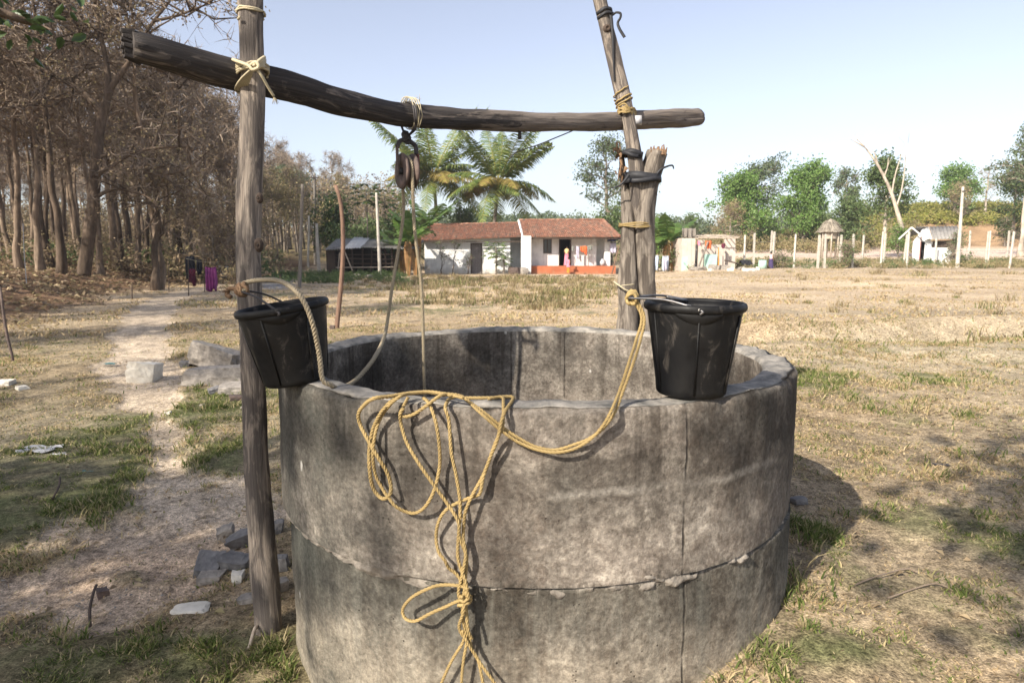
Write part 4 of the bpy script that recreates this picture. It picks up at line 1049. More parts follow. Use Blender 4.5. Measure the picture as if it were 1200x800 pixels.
def scrap(label, px, py, w, m, seed, name="scrap"):
    p = G(px, py); mb = MB(); k = p.y / F * w; rr = random.Random(seed); hs = [[rr.uniform(.0, .25) * k for _ in range(6)] for _ in range(6)]
    mb.grid(lambda u, v: (p.x + (u - .5) * k * (1 + .2 * math.sin(9 * v)), p.y + (v - .5) * k * .55 + .05 * k * math.sin(7 * u), p.z + .006 + hs[min(5, int(u * 5.99))][min(5, int(v * 5.99))] * .5), 5, 5)
    o = mb.build(name, m, None, False); tag(o, label, "litter"); sm = o.modifiers.new("thick", 'SOLIDIFY'); sm.thickness = .002
scrap("crumpled white plastic scrap in the left grass", 46, 529, 40, M['whiteplastic'], 3)
scrap("grey white crumpled paper scrap beside the plastic in the left grass", 70, 533, 18, M['whiteplastic'], 7)
scrap("blue green scrap lying on the path by the pale block", 128, 427, 14, M['bluescrap'], 4)
scrap("faint green scrap in the grass left of the path", 103, 554, 14, M['bluescrap'], 5)
scrap("small dark scrap on the straw of the right field", 1103, 546, 16, M['darkiron'], 6)
def twig(label, pts, r, m, name="stick"):
    mb = MB(); P = [G(x, y) + Vector((0, 0, z)) for x, y, z in pts]; mb.tube(catmull(P, 5), r, 6, 0, True, .2)
    o = mb.build(name, m); tag(o, label, "stick")
twig("dark curved stick on the bare soil at the lower left", [(106, 736, .01), (106, 722, .03), (110, 708, .045), (114, 698, .05)], .006, M['darkwood'])
twig("forked dry stick beside the small shadowed grass left of the path", [(62, 588, .02), (70, 576, .04), (71, 568, .05)], .007, M['darkwood'])
twig("thin dry twig lying in the straw right of the well", [(1000, 690, .015), (1030, 680, .02), (1062, 672, .02), (1075, 676, .02)], .0032, M['twig'])
twig("dry root like stick poking from the grass at the post foot", [(292, 762, .01), (300, 750, .05), (306, 742, .03), (318, 738, .06)], .008, M['palewood'])
twig("bent dry stick near the bottom of the right straw", [(1040, 705, .015), (1090, 690, .02), (1110, 692, .015)], .0028, M['twig'])

# ---------------------------------------------------------------- poles and stakes in the middle distance
def stake(name, label, cat, pts, Y, r0, r1, m, lump=.12, group=None, base=None, n=8):
    t = thing(name, label, cat, (0, 0, 0), 0, group)
    P = [at(px, py, Y) for px, py in pts]; P.append(Vector((P[-1].x, P[-1].y, min(P[-1].z, hz(P[-1].x, Y)) - .15)))
    pole(P, [r1, r0], n, lump, int(abs(P[0].x * 31)) % 97, .18, 2.0).build("shaft", m, t); return t
g1 = G(395, 385); g2 = G(351, 337)
stake("pole", "crooked reddish brown pole with a hooked top standing behind the well", "pole", [(393, 217), (396, 224), (400, 245), (402, 285), (400, 330), (395, 383)], g1.y, .052, .036, M['brownpole'])
st("stone", "little brown stone at the foot of the crooked pole", "stone", 389, 386, 7, 6, 6, .2, M['rust'], 44, .4)
stake("pole", "straight grey wooden pole left of the crooked brown pole", "pole", [(354.5, 216), (353, 260), (352, 300), (351, 336)], g2.y, .085, .068, M['greypole'])
stake("pole", "slim pale cement pole in front of the cattle shed", "pole", [(441, 226), (443, 270), (445, 318)], 42, .11, .075, M['postconc'], .02)
stake("post", "short whitish post at the lane edge left of the electric pole", "post", [(362, 253), (362, 275), (361, 303)], 60, .11, .10, M['postconc'], .03)
stake("post", "thick pale stump like post to the right of the electric pole", "post", [(371, 262), (372, 290), (374, 316)], 52, .17, .11, M['postconc'], .12)
stake("stake", "thin rusty stake leaning at the left edge of the picture", "stake", [(0, 336), (3, 358), (8, 392), (16, 424)], G(16, 424).y, .020, .016, M['rust'], .1)
g3 = G(31, 333); stake("stake", "thin white stake standing on the leaf strewn bank at the left", "stake", [(27, 262), (28, 290), (31, 331)], max(14, min(g3.y, 22)), .012, .010, M['whiteplastic'], 0)
for k, (px, py, hh, lab) in enumerate(((155, 351, 18, "short dark stake in the leaves left of the path bend"), (198, 342, 34, "thin dark stake between path bend and hanging clothes"), (221, 346, 42, "thin dark stake carrying the dark garments"), (240, 342, 40, "thin dark stake between the garments and the purple cloth"))):
    g = G(px, py); stake("stake", lab, "stake", [(px - .5, py - hh), (px, py)], g.y, .018, .014, M['darkwood'])
ep = thing("electric_pole", "tall grey electric pole with a short crossarm by the lane", "pole")
pole([at(368.5, 204, 66), at(369, 250, 66), at(370, 312, 66), at(370, 325, 66)], [.12, .16, .2], 8, .03, 4, .5).build("shaft", M['greypole'], ep)
mb = MB(); a = at(368.5, 208, 65.8); mb.box((a.x - .42, a.y - .05, a.z - .05), (a.x + .42, a.y + .05, a.z + .05)); mb.build("crossarm", M['darkwood'], ep, False)
for dx in (-.36, .36, 0):
    mb = MB(); mb.lathe([(.001, .22), (.04, .2), (.05, .12), (.03, .06), (.03, 0)], 8, 0, False, Matrix.Translation((a.x + dx, a.y, a.z + (.05 if dx else .25)))); mb.build("insulator", M['postconc'], ep)
# ---------------------------------------------------------------- hanging clothes
def drape(name, label, cat, x0, x1, y, ztop, zbot0, zbot1, m, seed, folds=5, amp=.03, parent=None, group=None, back=.12):
    rr = random.Random(seed); ph = rr.uniform(0, 6); mb = MB()
    def fn(u, v):                                # v: 0 front hem .. 0.5 line .. 1 back hem
        x = x0 + (x1 - x0) * u; f = abs(v - .5) * 2; zb = zbot0 + (zbot1 - zbot0) * u + .05 * math.sin(u * 9 + ph); s = -1 if v < .5 else 1
        if s > 0: zb = ztop - (ztop - zb) * .8
        a = amp * (.3 + f); yy = y + s * (.012 + back * .3 * f) + a * math.sin(u * folds * 2 * PI + ph + s * .5)
        return (x + .02 * math.sin(f * 4 + ph + u * 5) * f, yy, ztop - (ztop - zb) * f + .012 * math.sin(u * 7 + ph) * (1 - f))
    mb.grid(fn, 26, 14); o = mb.build(name, m, parent); sm = o.modifiers.new("thick", 'SOLIDIFY'); sm.thickness = .006
    if label: tag(o, label, cat, group)
    return o
gc = G(232, 342); Yc = gc.y; kc = Yc / F
cl = MB(); p0, p1 = at(218, 303, Yc), at(257, 307, Yc); cl.tube(catmull([p0, (p0 + p1) / 2 + Vector((0, 0, -.06)), p1], 6), .006, 4); o = cl.build("clothes_line", M['string']); tag(o, "sagging line holding garments at the wood edge", "line")
def px_drape(name, label, cat, pxa, pxb, Y, pyt, pyb0, pyb1, m, seed, **k):
    a, b = at(pxa, pyt, Y), at(pxb, pyt, Y); return drape(name, label, cat, a.x, b.x, Y, a.z, at(pxa, pyb0, Y).z, at(pxb, pyb1, Y).z, m, seed, **k)
px_drape("garment", "purple magenta cloth hanging over a stake at the wood edge", "cloth", 240, 253, Yc, 313, 341, 340, M['purple'], 4, folds=4, amp=.05)
px_drape("garment", "black cloth hanging leftmost among the garments at the wood edge", "cloth", 217, 228, Yc + .2, 300, 324, 331, M['black_cloth'], 5, folds=3, amp=.04)
px_drape("garment", "dark red cloth hanging low beneath the black garment", "cloth", 221, 229, Yc - .05, 315, 329, 336, M['maroon'], 6, folds=3, amp=.03)
px_drape("garment", "narrow black cloth hanging between dark red and purple garments", "cloth", 230, 236, Yc + .1, 304, 321, 320, M['black_cloth'], 7, folds=2, amp=.03)

# ---------------------------------------------------------------- houses
def wall_with_holes(mb, x0, x1, y0, y1, z0, z1, holes, mi=0):
    """a wall slab along x with real openings (hx0,hx1,hz0,hz1)"""
    xs = sorted({x0, x1, *[h[0] for h in holes], *[h[1] for h in holes]})
    for a, b in zip(xs, xs[1:]):
        mx = (a + b) / 2; hs = sorted([(h[2], h[3]) for h in holes if h[0] < mx < h[1]]); z = z0
        for h0, h1 in hs:
            if h0 > z: mb.box((a, y0, z), (b, y1, h0), mi)
            z = h1
        if z < z1: mb.box((a, y0, z), (b, y1, z1), mi)
def tiles(mb, e0, e1, r0, r1, nr, nc, seed=0):
    """rows of curved clay tiles from eave e0-e1 up to ridge r0-r1; each tile its own piece"""
    rr = random.Random(seed); e0, e1, r0, r1 = map(Vector, (e0, e1, r0, r1)); nrm = (e1 - e0).cross(r0 - e0).normalized()
    for i in range(nr):
        v0, v1 = i / nr, min(1, (i + 1.25) / nr)
        for j in range(nc):
            u0, u1 = j / nc, (j + .96) / nc; um = (u0 + u1) / 2
            P = lambda u, v: e0.lerp(e1, u).lerp(r0.lerp(r1, u), v)
            l = rr.uniform(.0, .028); sag = nrm * (.05 * math.sin(um * 5 + seed) * math.sin(PI * (i + .5) / nr)); n0, n1 = nrm * (.055 + l) + sag, nrm * (.012 + l) + sag; c = nrm * .05
            b = len(mb.v); mb.v += [tuple(P(u0, v0) + n0), tuple(P(um, v0) + n0 + c), tuple(P(u1, v0) + n0), tuple(P(u0, v1) + n1), tuple(P(um, v1) + n1 + c), tuple(P(u1, v1) + n1), tuple(P(u0, v0) + nrm * .0 + sag), tuple(P(u1, v0) + sag)]
            mb.face((b, b + 1, b + 4, b + 3)); mb.face((b + 1, b + 2, b + 5, b + 4)); mb.face((b + 6, b + 7, b + 2, b + 1, b))
HY = 50.0
X = lambda px, Y=HY: at(px, 300, Y).x
Z = lambda py, Y=HY: at(600, py, Y).z
z0 = -.12
ha = thing("house", "long low whitewashed house with dark tiled roof and one grey door", "house", (X(555), HY, 0))
def rel(t, o): o.location = -Vector(t.location); return o
def part(name, mb, m, t, smooth=False, lab=None):
    o = mb.build(name, m, t, smooth); o.location = -Vector(t.location)
    if lab: o['label'] = lab
    return o
mb = MB(); dx0, dx1 = X(552.5), X(564); wall_with_holes(mb, X(497.5), X(598), HY, HY + .3, z0, Z(279), [(dx0, dx1, z0, Z(286))])
mb.box((X(497.5), HY + .3, z0), (X(499.5), HY + 4.2, Z(279))); mb.box((X(497.5), HY + 4.2, z0), (X(622), HY + 4.5, Z(279))); part("wall", mb, M['whitewash'], ha)
mb = MB(); mb.box((X(598), HY + 1.6, z0), (X(611), HY + 1.8, Z(276))); part("recess_wall", mb, M['whitewash'], ha)
mb = MB(); mb.box((X(610.5), HY - .9, z0), (X(622), HY + 1.6, Z(276, HY - .9) - .02)); part("buttress_wall", mb, M['whitewash'], ha)
mb = MB(); mb.box((X(598) , HY - .02, z0), (X(611), HY + 1.6, z0 + .42)); part("step", mb, M['darkstone'], ha)
mb = MB(); n = 6
for k in range(n):
    a = dx0 + (dx1 - dx0) * k / n; b = dx0 + (dx1 - dx0) * (k + 1) / n - .008; mb.box((a, HY + .10, z0), (b, HY + .14, Z(286) - .01), 0, .002)
dr_ = part("door", mb, M['door'], ha)
mb = MB(); mb.box((dx0 - .07, HY - .02, z0), (dx0, HY + .1, Z(286))); mb.box((dx1, HY - .02, z0), (dx1 + .07, HY + .1, Z(286))); mb.box((dx0 - .07, HY - .02, Z(286) + .001), (dx1 + .07, HY + .1, Z(286) + .08)); o = mb.build("frame", M['darkwood'], dr_, False)
EZ = Z(281, HY - .6); RZ = at(600, 263.5, HY + 2.4).z
mb = MB(); e0, e1 = Vector((X(491.5, HY - .6), HY - .6, EZ - .08)), Vector((X(618), HY - .6, EZ + .22)); r0, r1 = Vector((X(497), HY + 2.4, RZ - .05)), Vector((X(620), HY + 2.4, RZ + .12))
mb.quad(e0, e1, r1, r0); b0, b1 = Vector((r0.x, HY + 5.2, EZ)), Vector((r1.x, HY + 5.2, EZ)); mb.quad(r0, r1, b1, b0)
roof = part("roof", mb, M['darkwood'], ha)
mb = MB(); tiles(mb, e0, e1, r0, r1, 13, 58, 2); tiles(mb, b1, b0, r1, r0, 10, 58, 3); o = mb.build("tiles", M['rooftile'], roof, False); o['kind'] = 'stuff'
mb = MB()
for k in range(40):
    c = r0.lerp(r1, (k + .5) / 40) + Vector((0, 0, .05)); mb.tube([c - Vector((.12, 0, 0)), c + Vector((.115, 0, R.uniform(-.02, .03)))], .10, 6)
o = mb.build("ridge_tiles", M['rooftile'], roof, False); o['kind'] = 'stuff'
mb = MB(); mb.box((e0.x + .05, HY - .55, EZ - .17), (e1.x, HY - .47, EZ - .09)); 
part("eave_beam", mb, M['darkwood'], ha)
hb = thing("house", "taller whitewashed house with red plinth, dark open doorway and drying laundry", "house", (X(668), HY, 0))
mb = MB(); W0, W1 = X(622.5), X(700); wx0, wx1, wz0, wz1 = X(638), X(646), Z(296), Z(281); ox0, ox1 = X(656.5), X(669)
zp = Z(311.5)
wall_with_holes(mb, W0, W1, HY + .6, HY + .85, z0, Z(274), [(wx0, wx1, wz0, wz1), (ox0, ox1, zp, Z(280))])
mb.box((W1 - .25, HY + .85, z0), (W1, HY + 2.6, Z(274))); mb.box((W0, HY + 5.2, z0), (X(719), HY + 5.4, Z(274))); mb.box((X(719) - .2, HY + 2.6, z0), (X(719), HY + 5.2, Z(274)))
mb.box((X(622.5) - .28, HY + 1.61, z0), (X(622.5), HY + 5.2, Z(274)))
mb.box((W1, HY + 2.6, z0), (X(719), HY + 2.8, Z(274))); part("wall", mb, M['whitewash'], hb)
mb = MB(); mb.box((X(709), HY + .35, zp), (X(716), HY + .7, Z(275))); part("pillar", mb, M['whitewash'], hb)
mb = MB(); mb.box((X(622.2), HY - .35, z0), (X(721), HY + 1.9, zp)); mb.box((X(650), HY - .72, z0), (X(684), HY - .35, z0 + .26)); part("plinth", mb, M['plinth'], hb)
mb = MB(); mb.box((W0 + .02, HY + 3.6, zp), (W1 - .3, HY + 3.7, Z(274))); mb.box((W0 + .02, HY + .9, zp + .001), (W1 - .3, HY + 3.6, zp + .02)); part("room", mb, M['indoor_shade'], hb)  # back and floor painted near black for the shade in the room
mb = MB(); mb.box((wx0 - .06, HY + .55, wz0 - .06), (wx1 + .06, HY + .62, wz0)); mb.box((wx0 - .06, HY + .55, wz1), (wx1 + .06, HY + .62, wz1 + .06)); mb.box((wx0 - .06, HY + .55, wz0), (wx0, HY + .62, wz1)); mb.box((wx1, HY + .55, wz0), (wx1 + .06, HY + .62, wz1)); mb.box(((wx0 + wx1) / 2 - .03, HY + .56, wz0), ((wx0 + wx1) / 2 + .03, HY + .60, wz1))
wf = part("window", mb, M['darkwood'], hb); mb = MB(); mb.box((wx0, HY + .66, wz0), (wx1, HY + .68, wz1)); mb.build("pane", M['glass'], wf, False)
mb = MB(); mb.box((ox0 - .07, HY + .55, zp), (ox0, HY + .65, Z(280))); mb.box((ox1, HY + .55, zp), (ox1 + .07, HY + .65, Z(280))); mb.box((ox0 - .07, HY + .55, Z(280) + .001), (ox1 + .07, HY + .65, Z(280) + .09)); df = part("door_frame", mb, M['darkwood'], hb)
mb = MB(); mb.box((ox0 + .02, HY + .87, zp + .02), (ox0 + .06, HY + 1.6, Z(280))); mb.build("door", M['darkwood'], df, False)
EZ2 = Z(278.5, HY - .7); RZ2 = at(600, 259, HY + 2.7).z
e0, e1 = Vector((X(614, HY - .7), HY - .7, EZ2 + .04)), Vector((X(726, HY - .7), HY - .7, EZ2 + .02)); r0, r1 = Vector((X(609, HY + 2.7), HY + 2.7, RZ2)), Vector((X(706, HY + 2.7), HY + 2.7, RZ2 + .03)); b0, b1 = Vector((X(609), HY + 6, EZ2)), Vector((X(726), HY + 6, EZ2))
mb = MB(); mb.quad(e0, e1, r1, r0); mb.quad(r0, r1, b1, b0); mb.tri(e1, b1, r1); mb.tri(e0, r0, b0); roof = part("roof", mb, M['darkwood'], hb)
mb = MB(); tiles(mb, e0, e1, r0, r1, 13, 46, 5); tiles(mb, b1, b0, r1, r0, 10, 46, 7); tiles(mb, e1, b1, r1, r1 + Vector((0, .02, 0)), 12, 18, 8); o = mb.build("tiles", M['rooftile'], roof, False); o['kind'] = 'stuff'
mb = MB()
for (p, q, n) in ((r0, r1, 34), (e1, r1, 18)):
    for k in range(n):
        c = p.lerp(q, (k + .5) / n) + Vector((0, 0, .07)); d = (q - p).normalized() * .14; mb.tube([c - d, c + d * .95 + Vector((0, 0, R.uniform(-.01, .03)))], .10, 6)
o = mb.build("ridge_tiles", M['rooftile'], roof, False); o['kind'] = 'stuff'
mb = MB(); mb.tube([e0 + Vector((-.08, -.03, .02)), r0 + Vector((-.08, 0, .06))], .09, 4); part("gable_board", mb, M['whitewash'], hb)
mb = MB(); mb.box((e0.x + .1, HY - .62, EZ2 - .1), (e1.x - .1, HY - .54, EZ2 - .01)); part("eave_beam", mb, M['darkwood'], hb)
# tarpaulin, laundry and pots at the house
px_drape("tarpaulin", "dark blue tarpaulin slung under the right end of the taller roof", "tarpaulin", 712, 727, HY - .3, 276, 284, 281, M['tarp'], 31, folds=2, amp=.10)
px_drape("laundry", "dull blue cloth hanging below the tarpaulin at the right house end", "laundry", 715, 722, HY + .1, 284, 296, 297, M['lilac'], 32, folds=2, amp=.05)
YL = HY - .15
mb = MB(); mb.tube(catmull([at(670, 287, YL), at(685, 288.5, YL), at(702, 286.5, YL)], 6), .012, 4); o = mb.build("clothes_line", M['string']); tag(o, "laundry line strung across the taller house front", "line")
px_drape("laundry", "narrow lilac cloth on the line beside the doorway", "laundry", 675.5, 678.5, YL, 288.3, 302, 303, M['lilac'], 33, folds=1, amp=.03)
px_drape("laundry", "orange red cloth hanging in the middle of the laundry line", "laundry", 680, 688, YL, 288, 294, 299, M['orange'], 34, folds=3, amp=.04)
px_drape("laundry", "dark patterned cloth at the right end of the laundry line", "laundry", 688.6, 694, YL, 287.5, 295, 292, M['greycloth'], 35, folds=2, amp=.04)
px_drape("laundry", "tiny grey cloth hanging nearest the doorway on the line", "laundry", 670.5, 672.5, YL, 288, 294, 295, M['greycloth'], 36, folds=1, amp=.03)
def pot(name, label, px, py, Y, r, h, m):
    t = thing(name, label, "pot"); p = at(px, py, Y); t.location = p
    mb = MB(); mb.lathe([(.001, 0), (r * .7, .0), (r, h * .35), (r * .95, h * .6), (r * .55, h * .85), (r * .5, h * .9), (r * .68, h), (r * .6, h * .99), (r * .42, h * .86), (r * .3, h * .5)], 20); mb.build("body", m, t); return t
pot("water_pot", "white water pot on the red plinth by the pillar", 706, 311.2, HY + .2, .20, .50, M['whiteplastic'])
mb = MB(); p = at(693, 312, HY - .25); mb.tube([at(689.5, 311.5, HY - .2), at(689.5, 292, HY - .05)], .022, 5); o = mb.build("prop_stick", M['greypole']); tag(o, "thin stick propped against the white wall under the laundry", "stick")
mb = MB(); mb.tube([at(717, 321, HY - .9), at(725, 289, HY - .3)], .05, 6); o = mb.build("plank", M['brownpole']); tag(o, "brown plank leaning at the right end of the taller house", "plank")
for k, (px, w, lab) in enumerate(((601, 9, "reddish rubble lump left of the house step"), (606, 8, "reddish rubble lump before the recess of the low house"), (614, 7, "grey rubble lump at the foot of the buttress wall"))):
    p = gp(px, HY - 1.2); stone("rubble", lab, "stone", p + Vector((0, 0, .22)), (w * .065, .5, .55), k, M['rust'] if k < 2 else M['stone'], 50 + k)

# ---------------------------------------------------------------- people
def person(label, px, py_foot, Y, height_m, parts, face=PI, arm=((.9, .2), (.9, .2)), hair_long=True, name="person"):
    """a body grown over a skeleton; parts are clothes (name, material, profile of (z, rx, ry))"""
    p = at(px, py_foot, Y); t = thing(name, label, "person", p, face); s = height_m / 1.6
    V, E, RD = [], [], []
    def add(x, y, z, r, par=None):
        V.append((x * s, y * s, z * s)); RD.append(r * s); i = len(V) - 1
        if par is not None: E.append((par, i))
        return i
    pel = add(0, 0, .86, .115); ch = add(0, .01, 1.12, .115, pel); up_ = add(0, 0, 1.28, .105, ch); nk = add(0, -.005, 1.37, .045, up_); hd = add(0, .0, 1.46, .072, nk); ht = add(0, .0, 1.555, .060, hd)
    for sg, (dn, fw) in ((-1, arm[0]), (1, arm[1])):
        sh = add(sg * .155, 0, 1.28, .045, up_); el = add(sg * (.155 + .10 * (1.2 - dn)), fw * .06, 1.28 - .26 * dn, .036, sh); wr = add(sg * (.16 - .07 * fw), fw * .26 + .03, 1.28 - .26 * dn - .23 * (1 - fw) + .04 * fw, .027, el)
        pm = add(sg * (.155 - .08 * fw), fw * .31 + .03, 1.20 - .26 * dn - .23 * (1 - fw), .026, wr)
        hip = add(sg * .085, 0, .80, .078, pel); kn = add(sg * .095, .02, .46, .052, hip); an = add(sg * .095, -.01, .07, .034, kn); add(sg * .10, .12, .03, .030, an)
    me = bpy.data.meshes.new("body"); me.from_pydata(V, E, []); me.materials.append(M['skin']); o = link("body", me, t)
    m_ = o.modifiers.new("skin", 'SKIN'); m_.use_smooth_shade = True
    for i, v in enumerate(me.skin_vertices[0].data): v.radius = (RD[i], RD[i]); v.use_root = (i == 0)
    sb = o.modifiers.new("sub", 'SUBSURF'); sb.levels = sb.render_levels = 1
    mb = MB()
    def hr(u, v):
        th = 2 * PI * u; ph = PI * v * (.62 if True else 1); r = .086 * s; k = 1.0
        z = 1.50 * s + r * 1.12 * math.cos(ph); cut = math.sin(th)
        rr = r * math.sin(ph) * (1.0 if cut < .3 else 1.0 - .25 * max(0, cut) * (v > .55))
        return (rr * math.cos(th), rr * math.sin(th) * 1.08 - .012 * s, z)
    mb.grid(hr, 16, 8); mb.lathe([(.001, .045), (.035, .03), (.045, 0), (.03, -.035), (.001, -.045)], 10, 0, False, Matrix.Translation((0, -.10 * s, 1.46 * s))); mb.build("hair", M['hair'], t)
    for nm, m, prof, wav in parts:
        mb = MB(); k = len(prof); n = 28; base = 0
        for z, rx, ry in prof:
            for j in range(n):
                th = 2 * PI * j / n; f = 1 + wav * math.sin(7 * th + z * 3) * (1 - z / 1.4); mb.v.append((rx * s * math.cos(th) * f, ry * s * math.sin(th) * f, z * s))
        for i in range(k - 1):
            for j in range(n): j2 = (j + 1) % n; mb.face((i * n + j, i * n + j2, (i + 1) * n + j2, (i + 1) * n + j))
        mb.build(nm, m, t)
    return t
blouse = [(.98, .150, .125), (1.06, .140, .12), (1.16, .150, .130), (1.26, .170, .120), (1.325, .14, .095), (1.35, .07, .06)]
sleeves = None
person("woman in pale yellow blouse standing in the doorway of the taller house", 664, 311.5, HY + .1, 1.52, [("blouse", M['yellowcloth'], blouse, .02), ("skirt", M['pinkcloth'], [(.05, .22, .20), (.4, .19, .17), (.8, .165, .145), (.99, .14, .12)], .06)], 2.9, ((.75, .8), (.75, .8)))
person("child in pink dress and orange trousers standing before the red plinth", 666, 320.2, HY - 1.1, 1.18, [("dress", M['pinkcloth'], [(.62, .23, .20), (.85, .18, .15), (1.1, .15, .125), (1.26, .165, .12), (1.33, .13, .09), (1.36, .07, .06)], .06), ("trousers", M['orangecloth'], [(.06, .16, .11), (.4, .165, .12), (.7, .17, .14)], .05)], 2.6, ((.95, .3), (.95, .1)))
person("woman with dark hair in pale blouse and dark violet skirt by the fence", 903, 317, 47.5, 1.38, [("blouse", M['lightpink'], blouse, .02), ("skirt", M['navy'], [(.14, .235, .21), (.45, .20, .18), (.8, .175, .15), (.99, .14, .12)], .07)], -1.1, ((.7, .7), (.9, .3)))
# white animal by the low house
def goat(px, Y, h):
    p = gp(px, Y); t = thing("goat", "small white goat standing by the left corner of the low house", "goat", p, 1.9); s = h / .75
    V, E, RD = [], [], []
    def add(x, y, z, r, par=None):
        V.append((x * s, y * s, z * s)); RD.append(r * s); i = len(V) - 1
        if par is not None: E.append((par, i))
        return i
    c = add(0, 0, .50, .125); ch = add(.22, 0, .50, .14, c); bk_ = add(-.24, 0, .52, .115, c); nk = add(.36, 0, .64, .075, ch); hd = add(.42, 0, .76, .06, nk); mz = add(.53, 0, .72, .036, hd)
    for sg in (-1, 1):
        e = add(.22, sg * .08, .36, .048, ch); k = add(.235, sg * .085, .20, .028, e); add(.225, sg * .085, .02, .024, k)
        e = add(-.26, sg * .08, .36, .055, bk_); k = add(-.22, sg * .085, .27, .036, e); q = add(-.31, sg * .085, .17, .025, k); add(-.29, sg * .085, .02, .022, q)
        add(.38, sg * .10, .77, .018, hd)
    tl = add(-.37, 0, .58, .025, bk_); add(-.41, 0, .64, .014, tl)
    me = bpy.data.meshes.new("body"); me.from_pydata(V, E, []); me.materials.append(M['whitefur']); o = link("body", me, t); m_ = o.modifiers.new("skin", 'SKIN'); m_.use_smooth_shade = True
    for i, v in enumerate(me.skin_vertices[0].data): v.radius = (RD[i], RD[i]); v.use_root = (i == 0)
    sb = o.modifiers.new("sub", 'SUBSURF'); sb.levels = sb.render_levels = 1
    for sg in (-1, 1):
        mb = MB(); mb.tube(catmull([Vector((.40, sg * .03, .81)) * s, Vector((.36, sg * .05, .88)) * s, Vector((.30, sg * .06, .90)) * s], 4), [.014 * s] * 5 + [.012 * s, .010 * s, .007 * s, .004 * s], 6); mb.build("horn", M['horn'], t)
goat(501, HY - 1.6, .80)

# ---------------------------------------------------------------- cattle shed
SY = 46.0
cs = thing("cattle_shed", "low open cattle shed with patched sheet roof and dark rails", "shed", (at(420, 316, SY).x, SY, 0))
xs, xe = at(383, 300, SY).x, at(461, 300, SY).x; zs0 = -.1; zt = at(400, 290, SY).z
mb = MB(); mb.box((xs, SY, zs0), (at(392, 300, SY).x, SY + .12, zt - .15)); part("side_wall", mb, M['darkwood'], cs)
mb = MB(); mb.box((xs, SY + 3.0, zs0), (xe, SY + 3.1, zt)); mb.box((xs - .1, SY + .2, zs0), (xs, SY + 3.0, zt - .2)); mb.box((xe, SY + 1.2, zs0), (xe + .1, SY + 3.0, zt - .3)); part("back_wall", mb, M['indoor_shade'], cs)  # inside walls painted near black for the shade under the roof
for px in (393, 402, 413, 424, 434, 445, 452, 460):
    mb = MB(); a = at(px, 300, SY).x; mb.tube([(a, SY + .1, zs0), (a + R.uniform(-.1, .1), SY + .1, zt)], R.uniform(.05, .08), 6); part("post", mb, M['darkwood'], cs)
for py in (298, 304, 309, 313):
    mb = MB(); zz = at(400, py, SY).z; mb.tube([(at(393, 300, SY).x, SY - .02, zz + R.uniform(-.1, .1)), (xe, SY - .02, zz)], .04, 5); part("rail", mb, M['darkwood'] if py < 312 else M['palewood'], cs)
mb = MB(); mb.tube([at(404, 295, SY - .6), at(413, 317, SY - .6)], .045, 5); part("brace", mb, M['palewood'], cs); mb = MB(); mb.tube([at(398, 296, SY - .5), at(396, 318, SY - .5)], .045, 5); part("brace", mb, M['palewood'], cs)
for k, (a, b, m, py0, py1) in enumerate(((383, 395, 'sheet', 280, 292.5), (395, 407, 'sheet', 280, 292), (405, 416, 'whitesheet', 279, 291.5), (415, 425, 'whitesheet', 279, 290.5), (424, 437, 'sheet', 281, 290), (436, 449, 'sheet', 281.5, 290.5), (448, 462, 'sheet', 282, 290.5), (461, 492, 'sheet', 282, 291.5))):
    xa, xb = at(a, 290, SY).x, at(b, 290, SY).x; za, zb = at(a, py1, SY - .5).z, at(a, py0, SY + 2.6).z + .02 * k % .05; mb = MB()
    mb.grid(lambda u, v: (xa + (xb - xa) * u, SY - .5 + 3.1 * v, za + (zb - za) * v + .035 * math.sin(u * (xb - xa) / .18 * 2 * PI) + .012 * (k % 3)), 48, 3)
    o = part("roof_sheet", mb, M[m], cs, True); sm = o.modifiers.new("thick", 'SOLIDIFY'); sm.thickness = .008
for k, (px, w) in enumerate(((415, 12), (432, 8))):
    p = gp(px, 40); stone("stone", ("pale boulder in the weeds before the cattle shed", "smaller pale stone right of the boulder before the shed")[k], "stone", p + Vector((0, 0, .12)), (w * .05, .4, .3), k, M['stone'], 60 + k)

# ---------------------------------------------------------------- ruined wall shed on the right
QY = 46.0
rz0 = hz(at(830, 300, QY).x, QY) - .15
rs = thing("ruined_shed", "roofless ruined shed with pink and turquoise walls and a frame of bare sticks", "shed", (at(830, 316, QY).x, QY, 0))
qx = lambda px: at(px, 300, QY).x
qz = lambda py: at(800, py, QY).z
mb = MB(); mb.box((qx(799), QY, rz0), (qx(810), QY + .25, qz(279)), 0, .02); mb.box((qx(799), QY + .25, rz0), (qx(799) + .25, QY + 3, qz(279)), 0, .02); part("wall", mb, M['palewall'], rs)
mb = MB(); mb.box((qx(799) - .012, QY - .012, rz0), (qx(806), QY - .003, qz(301)), 0, .003); part("painted_dado", mb, M['turq'], rs)
mb = MB(); mb.box((qx(810) + .01, QY + .03, rz0), (qx(814.5), QY + .28, qz(279)), 0, .015); part("door_pillar", mb, M['palewall'], rs)
mb = MB(); mb.box((qx(819), QY + .3, rz0), (qx(826), QY + .55, qz(281)), 0, .03); part("wall", mb, M['palewall'], rs)
mb = MB(); mb.box((qx(826) + .02, QY - .1, rz0), (qx(840), QY + .15, qz(298)), 0, .03); part("low_wall", mb, M['turq'], rs)
mb = MB(); mb.box((qx(840) + .02, QY + .2, rz0), (qx(851), QY + .45, qz(291)), 0, .03); part("wall", mb, M['palewall'], rs)
mb = MB(); mb.box((qx(852), QY + .6, rz0), (qx(865), QY + .85, qz(279.5)), 0, .04); mb.box((qx(851), QY + .87, rz0), (qx(866), QY + 1.1, qz(300)), 0, .04); part("wall", mb, M['palewall'], rs)
